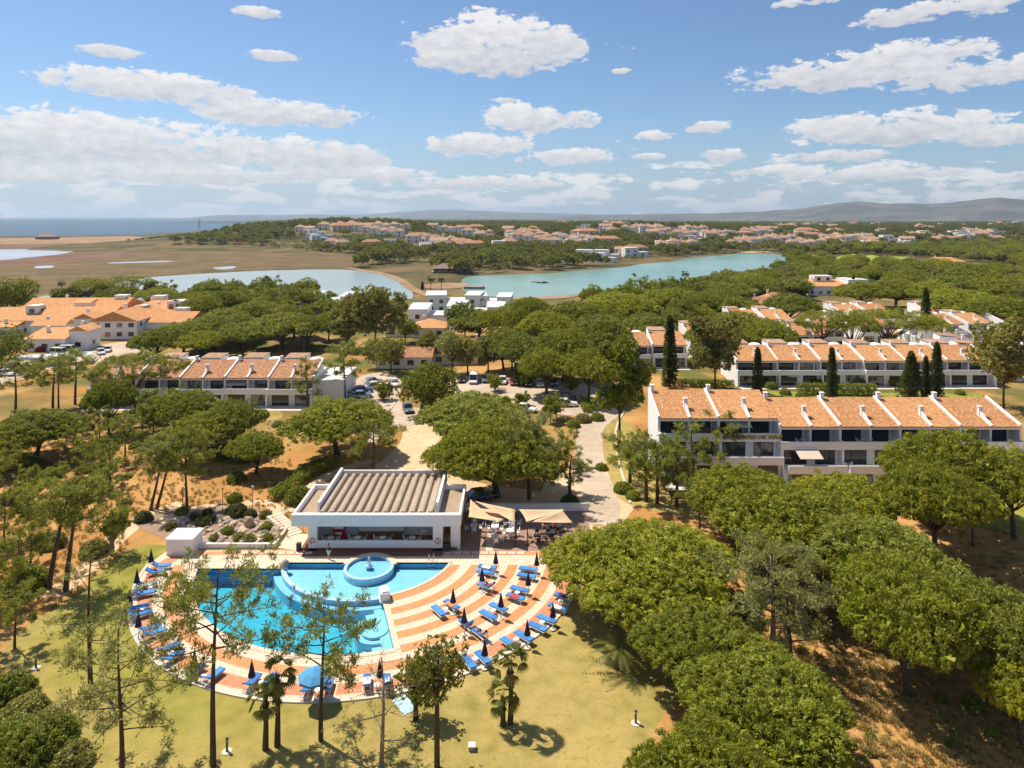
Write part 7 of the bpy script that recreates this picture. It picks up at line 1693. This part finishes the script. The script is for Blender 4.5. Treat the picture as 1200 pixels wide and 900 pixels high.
for (a, b, c, rz, lab, v) in [(541, 447, 'black', .05, 'black car at the left end of the car park row', 0), (555, 448, 'white', 0, 'white box-shaped off-roader in the car park row', 1), (569, 447, 'grey', .05, 'grey car beside the white off-roader', 0), (589, 449, 'white', 0, 'white car half hidden by the bright street tree', 0), (602, 450, 'red', .05, 'red car in the car park row', 0), (619, 451, 'black', 0, 'black estate car between the red and the silver car', 0), (633, 452, 'silver', 0, 'silver car parked nose out', 0), (648, 451, 'grey', .1, 'dark grey car in the shade of the wood', 0), (664, 476, 'white', 1.6, 'white car parked sideways by the clipped hedge', 0), (664, 469, 'blue', 1.6, 'dark blue car behind the sideways white car', 0), (616, 482, 'white', 1.2, 'white car tail behind the umbrella pine', 0),
                        (437, 449, 'silver', 2.2, 'silver car at the back of the small car park', 0), (440, 455, 'white', 2.0, 'white car in the small car park', 0), (425, 460, 'blue', 1.9, 'dark blue car in the small car park', 0), (424, 466, 'skyblue', 1.8, 'pale blue hatchback nearest the driveway', 0), (408, 465, 'silver', 2.0, 'silver car by the white gable', 0), (478, 482, 'grey', .3, 'grey car in the shade of the dense round tree', 0), (498, 484, 'black', .2, 'black car under the dense round tree', 0), (564, 586, 'black', 1.9, 'black car parked behind the shade sails', 0), (462, 452, 'white', .4, 'white car behind the bright round street tree', 0),
                        (18, 432, 'blue', 1.3, 'blue car at the left car park by the bright tree', 0), (8, 440, 'white', 1.3, 'white car in front of the blue car at the left car park', 0), (45, 424, 'silver', 1.4, 'silver car beside the long pale canopy', 0), (58, 421, 'black', 1.4, 'black car beside the long pale canopy', 0), (80, 413, 'white', 1.5, 'white delivery van by the lodge', 1), (70, 416, 'white', 1.4, 'second white van near the bougainvillea', 1), (118, 415, 'white', .7, 'white car at the corner of the orange-roofed wing', 0), (126, 412, 'white', .4, 'white car next to the building corner', 0)]:
    put_car(a, b, c, rz, lab, None, bool(v))
p = at(62, 427); t = thing('carport', 'long low pale canopy over parked cars at the left lot', 'canopy', (p.x, p.y, 0), .35); MB().box(-9, 9, -2.5, 2.5, 2.2, 2.35).build('roof', 'metal_roof', t)
for x in (-8, -3, 3, 8): MB().tube([(x, 2.2, 0), (x, 2.2, 2.2)], .07, 6).build('post', 'dark_metal', t)
# ================================================================ small things on the lawn
def bollard(px, py, lab):
    p = at(px, py); t = thing('bollard_lamp', lab, 'lamp', (p.x, p.y, 0)); MB().lathe([(.09, 0), (.08, .7), (.11, .72), (.11, .95), (.05, 1.02), (.001, 1.03)], 10).build('post', 'green_pole', t, smooth=True); MB().lathe([(.35, 0), (.35, .05), (.1, .07)], 12).build('base', 'kerb', t); MB().lathe([(.115, .78), (.115, .9)], 10).build('lens', 'flat_roof', t)
bollard(42, 783, 'dark green bollard lamp on the left lawn'); bollard(266, 881, 'dark green bollard lamp beside the tall open pine'); bollard(745, 848, 'dark green bollard lamp on the lawn near the dense round pine'); bollard(147, 728, 'dark green bollard lamp against the round terrace kerb')
p = at(553, 878); t = thing('drain_box', 'small grey utility box on the dry lawn', 'box', (p.x, p.y, 0)); MB().box(-.22, .22, -.22, .22, 0, .3).build('body', 'grey_rock', t); MB().box(-.26, .26, -.26, .26, .3, .35).build('lid', 'flat_roof', t)
p = at(984, 876); t = thing('pole', 'thin black slanting pole on the dry slope', 'pole', (p.x, p.y, 0)); MB().tube([(0, 0, 0), (.45, .1, 3.3)], .045, 6).build('shaft', 'dark_metal', t); MB().lathe([(.14, 0), (.06, .15)], 8).build('foot', 'dark_metal', t)
for (a, b, lab) in ((214, 598, 'slim lamp post at the rockery path'), (261, 598, 'slim garden lamp post in the middle of the rockery path'), (296, 596, 'slim garden lamp post near the garden stairs'), (648, 455, 'slim lamp post in the car park')):
    p = at(a, b); t = thing('lamp_post', lab, 'lamp', (p.x, p.y, 0)); MB().tube([(0, 0, 0), (0, 0, 2.6)], .04, 6).build('post', 'dark_metal', t); MB().lathe([(.04, 2.6), (.16, 2.7), (.14, 2.95), (.03, 3.0)], 8).build('lantern', 'flat_roof', t)
p = at(1130, 622); t = thing('arc_lamp', 'black arching lamp over the shaded lawn', 'lamp', (p.x + 7, p.y + 3, 0)); MB().tube([(0, 0, 0), (0, 0, 3.0), (-.6, 0, 4.2), (-2.2, 0, 4.6), (-4.2, 0, 4.2)], .06, 6).build('arm', 'dark_metal', t); MB().lathe([(.3, 3.9), (.22, 4.2), (.05, 4.3)], 10, -4.2, 0).build('lamp_head', 'dark_metal', t)
p = at(928, 451); t = thing('garden_parasol', 'open white garden parasol at the back row house', 'parasol', (p.x, p.y, 0)); MB().tube([(0, 0, 0), (0, 0, 2.6)], .04, 6).build('pole', 'white_paint', t); MB().lathe([(.02, 2.75), (.8, 2.5), (1.7, 2.1), (1.66, 2.08), (.8, 2.46), (.02, 2.7)], 8).build('canopy', 'cloth_white', t)
p = at(636, 331.5, .2); t = thing('boat', 'small dark boat moored on the green lake', 'boat', (p.x, p.y, .15), .1, None, .42); loft([[(x, -w, .1), (x, w, .1), (x, w * 1.25, 1.0), (x, -w * 1.25, 1.0)] for (x, w) in ((-8, .3), (-5, 1.5), (0, 1.9), (5, 1.7), (8, 1.2))]).build('hull', 'dark_metal', t); MB().box(-1, 4, -1.2, 1.2, 1.0, 2.4).build('cabin', 'stone_wall', t)
p = at(627, 330.5, .2); t = thing('raft', 'low dark floating raft beside the boat on the green lake', 'raft', (p.x, p.y, .15), 0, None, .7); MB().box(-3, 3, -1.5, 1.5, 0, .5).build('deck', 'wood_roof', t); MB().box(-3.2, 3.2, -1.7, -1.5, .1, .4).build('fender', 'rubber', t)
# ================================================================ people
def person(name_label, loc, rz, pose, top, bottom, hair='hair'):
    """one skinned body from joints; clothes and hair are children"""
    t = thing('person', name_label, 'person', loc, rz)
    if pose == 'stand':
        hip = Vector((0, 0, .92)); J = dict(hip=hip, chest=Vector((0, .02, 1.28)), neck=Vector((0, .02, 1.46)), head=Vector((0, -.01, 1.60)), crown=Vector((0, 0, 1.72)))
        for s, n in ((-1, 'l'), (1, 'r')):
            J['sh' + n] = Vector((s * .18, .02, 1.40)); J['el' + n] = Vector((s * .27, .02, 1.12)); J['wr' + n] = Vector((s * .25, -.12, .90)); J['hp' + n] = Vector((s * .10, 0, .88)); J['kn' + n] = Vector((s * .11, -.02 - .05 * s, .48)); J['an' + n] = Vector((s * .11, .04, .09)); J['to' + n] = Vector((s * .12, -.14, .04))
    elif pose == 'lie':
        J = dict(hip=Vector((0, .30, .55)), chest=Vector((0, .62, .72)), neck=Vector((0, .78, .86)), head=Vector((0, .88, .96)), crown=Vector((0, .96, 1.03)))
        for s, n in ((-1, 'l'), (1, 'r')):
            J['sh' + n] = Vector((s * .18, .72, .80)); J['el' + n] = Vector((s * .28, .48, .66)); J['wr' + n] = Vector((s * .20, .26, .64)); J['hp' + n] = Vector((s * .10, .27, .54)); J['kn' + n] = Vector((s * .12, -.16, .60 if s > 0 else .72)); J['an' + n] = Vector((s * .11, -.58, .53)); J['to' + n] = Vector((s * .12, -.62, .66))
    else:
        J = dict(hip=Vector((0, .05, .55)), chest=Vector((0, .10, .92)), neck=Vector((0, .08, 1.10)), head=Vector((0, .04, 1.24)), crown=Vector((0, .06, 1.36)))
        for s, n in ((-1, 'l'), (1, 'r')):
            J['sh' + n] = Vector((s * .18, .09, 1.04)); J['el' + n] = Vector((s * .25, -.02, .80)); J['wr' + n] = Vector((s * .16, -.26, .80)); J['hp' + n] = Vector((s * .10, .02, .53)); J['kn' + n] = Vector((s * .12, -.40, .54)); J['an' + n] = Vector((s * .12, -.40, .10)); J['to' + n] = Vector((s * .12, -.60, .05))
    rad_ = dict(hip=.13, chest=.135, neck=.058, head=.092, crown=.075); RR = dict(sh=.062, el=.042, wr=.028, hp=.088, kn=.056, an=.038, to=.032)
    ks = list(J); vi = {k: i for i, k in enumerate(ks)}; vs_ = [J[k] for k in ks]; rs = [rad_.get(k) or RR[k[:2]] for k in ks]
    ed = [('hip', 'chest'), ('chest', 'neck'), ('neck', 'head'), ('head', 'crown')]
    for n in 'lr': ed += [('chest', 'sh' + n), ('sh' + n, 'el' + n), ('el' + n, 'wr' + n), ('hip', 'hp' + n), ('hp' + n, 'kn' + n), ('kn' + n, 'an' + n), ('an' + n, 'to' + n)]
    ed = [(vi[a], vi[b]) for a, b in ed]
    for n in 'lr':                                           # palm and five fingers
        w = J['wr' + n]; d = (w - J['el' + n]).normalized(); sd_ = Vector((1 if n == 'r' else -1, 0, 0)); pm = w + d * .07; ip = len(vs_); vs_.append(pm); rs.append(.032); ed.append((vi['wr' + n], ip))
        for q, (o, ln) in enumerate(((-.03, .075), (-.01, .09), (.01, .085), (.03, .065), (-.055, .05))):
            base = pm + Vector((0, 0, 1)).cross(d) * o if abs(d.z) < .9 else pm + Vector((0, 1, 0)) * o
            a = base + d * (.03 if q < 4 else .0); b = a + (d * .8 + Vector((0, 0, -.35))) * ln; i = len(vs_); vs_ += [a, b]; rs += [.011, .009]; ed += [(ip, i), (i, i + 1)]
    me = bpy.data.meshes.new('body'); me.from_pydata([tuple(v) for v in vs_], ed, []); me.materials.append(MATS['skin']); o = obj('body', me, t)
    sk = o.modifiers.new('skin', 'SKIN'); 
    for i, v in enumerate(me.skin_vertices[0].data): v.radius = (rs[i], rs[i]); v.use_root = (i == vi['hip'])
    ss = o.modifiers.new('sub', 'SUBSURF'); ss.levels = 1; ss.render_levels = 1
    def cloth(name, chain, mat, grow):
        m2 = bpy.data.meshes.new(name); idx = []; pv = []; pr_ = []; pe = []; mp = {}
        for a, b in chain:
            for q in (a, b):
                if q not in mp: mp[q] = len(pv); pv.append(tuple(J[q])); pr_.append((rad_.get(q) or RR[q[:2]]) + grow)
            pe.append((mp[a], mp[b]))
        m2.from_pydata(pv, pe, []); m2.materials.append(MATS[mat]); c = obj(name, m2, t); c.modifiers.new('skin', 'SKIN')
        for i, v in enumerate(m2.skin_vertices[0].data): v.radius = (pr_[i],) * 2; v.use_root = (i == 0)
        q = c.modifiers.new('sub', 'SUBSURF'); q.levels = 1; q.render_levels = 1
    if top: cloth('shirt', [('chest', 'hip'), ('chest', 'shl'), ('chest', 'shr'), ('shl', 'ell'), ('shr', 'elr')], top, .014)
    cloth('shorts', [('hip', 'hpl'), ('hip', 'hpr'), ('hpl', 'knl'), ('hpr', 'knr')], bottom, .012)
    hd = (J['crown'] - J['neck']).normalized(); Q = hd.to_track_quat('Z', 'Y').to_matrix().to_4x4(); c = J['head'] + hd * .05; h = MB().lathe([(.098, -.02), (.108, .03), (.10, .09), (.065, .125), (.001, .135)], 12); h.v = [tuple(Matrix.Translation(c + Vector((0, .018, 0))) @ Q @ Vector(p)) for p in h.v]; h.build('hair', hair, t, smooth=True)
    F_ = MB(); fr_ = Q @ Vector((0, -1, 0)); fr_ = Vector((0, -1, .0)) if pose != 'lie' else Vector((0, -.55, .83)); c = J['head']; sx = Vector((1, 0, 0)); up = hd
    for s in (-1, 1): e = c + fr_ * .085 + sx * s * .034 + up * .02; F_.box(e.x - .012, e.x + .012, e.y - .012, e.y + .012, e.z - .008, e.z + .008)
    F_.build('eyes', 'hair', t); n_ = c + fr_ * .10 - up * .012; MB().tube([tuple(n_ + up * .03), tuple(n_ + fr_ * .02 - up * .01)], [.008, .014], 5).build('nose', 'skin', t); mo = c + fr_ * .088 - up * .05; MB().box(mo.x - .022, mo.x + .022, mo.y - .008, mo.y + .008, mo.z - .006, mo.z + .006).build('mouth', 'cloth_red', t)
    for s in (-1, 1): e = c + sx * s * .092; MB().box(e.x - .01, e.x + .01, e.y - .02, e.y + .02, e.z - .03, e.z + .03).build('ear', 'skin', t)
    return t
p = at(385, 656); person('person in dark top and pale shorts standing at the pool edge before the bar', (p.x, p.y, .06), 2.6, 'stand', 'cloth_dark', 'cloth_white')
def lie_on(px, py, lab, top, bot):
    p = at(px, py, .4); d = Vector((p.x - PCX, p.y - PCY)); person(lab, (p.x, p.y, .02), math.atan2(d.y, d.x) - math.pi / 2, 'lie', top, bot)
lie_on(562, 742, 'sunbather in dark swimwear leaning back on a lounger among the stripes', None, 'cloth_dark'); lie_on(570, 687, 'person in red top lying back on a lounger of the inner stripes', 'cloth_red', 'cloth_dark'); lie_on(384, 805, 'person in white top resting on a lounger beside the open blue parasol', 'cloth_white', 'cloth_dark'); lie_on(454, 800, 'person in red top resting on a lounger below the pool steps', 'cloth_red', 'cloth_white')
p = at(637, 621, .4); person('diner in pale shirt seated at a dark terrace table', (p.x, p.y, .06), 1.6, 'sit', 'cloth_white', 'cloth_dark'); p = at(648, 620, .4); person('diner in red shirt seated at a dark terrace table', (p.x, p.y, .06), -1.2, 'sit', 'cloth_red', 'cloth_dark')
# ================================================================ haze: one closed box of even air
hz = MB().box(-16600, 16600, -3300, 24800, -26, 330).build('haze', 'plaster')
hm = bpy.data.materials.new('haze'); hm.use_nodes = True; hm.node_tree.nodes.clear()
ho = hm.node_tree.nodes.new('ShaderNodeOutputMaterial'); hv = hm.node_tree.nodes.new('ShaderNodeVolumePrincipled')
hv.inputs['Color'].default_value = (.62, .80, 1.0, 1); hv.inputs['Density'].default_value = 5.2e-5; hv.inputs['Anisotropy'].default_value = .3
hm.node_tree.links.new(hv.outputs[0], ho.inputs['Volume'])
hz.data.materials.clear(); hz.data.materials.append(hm); stuff(hz)
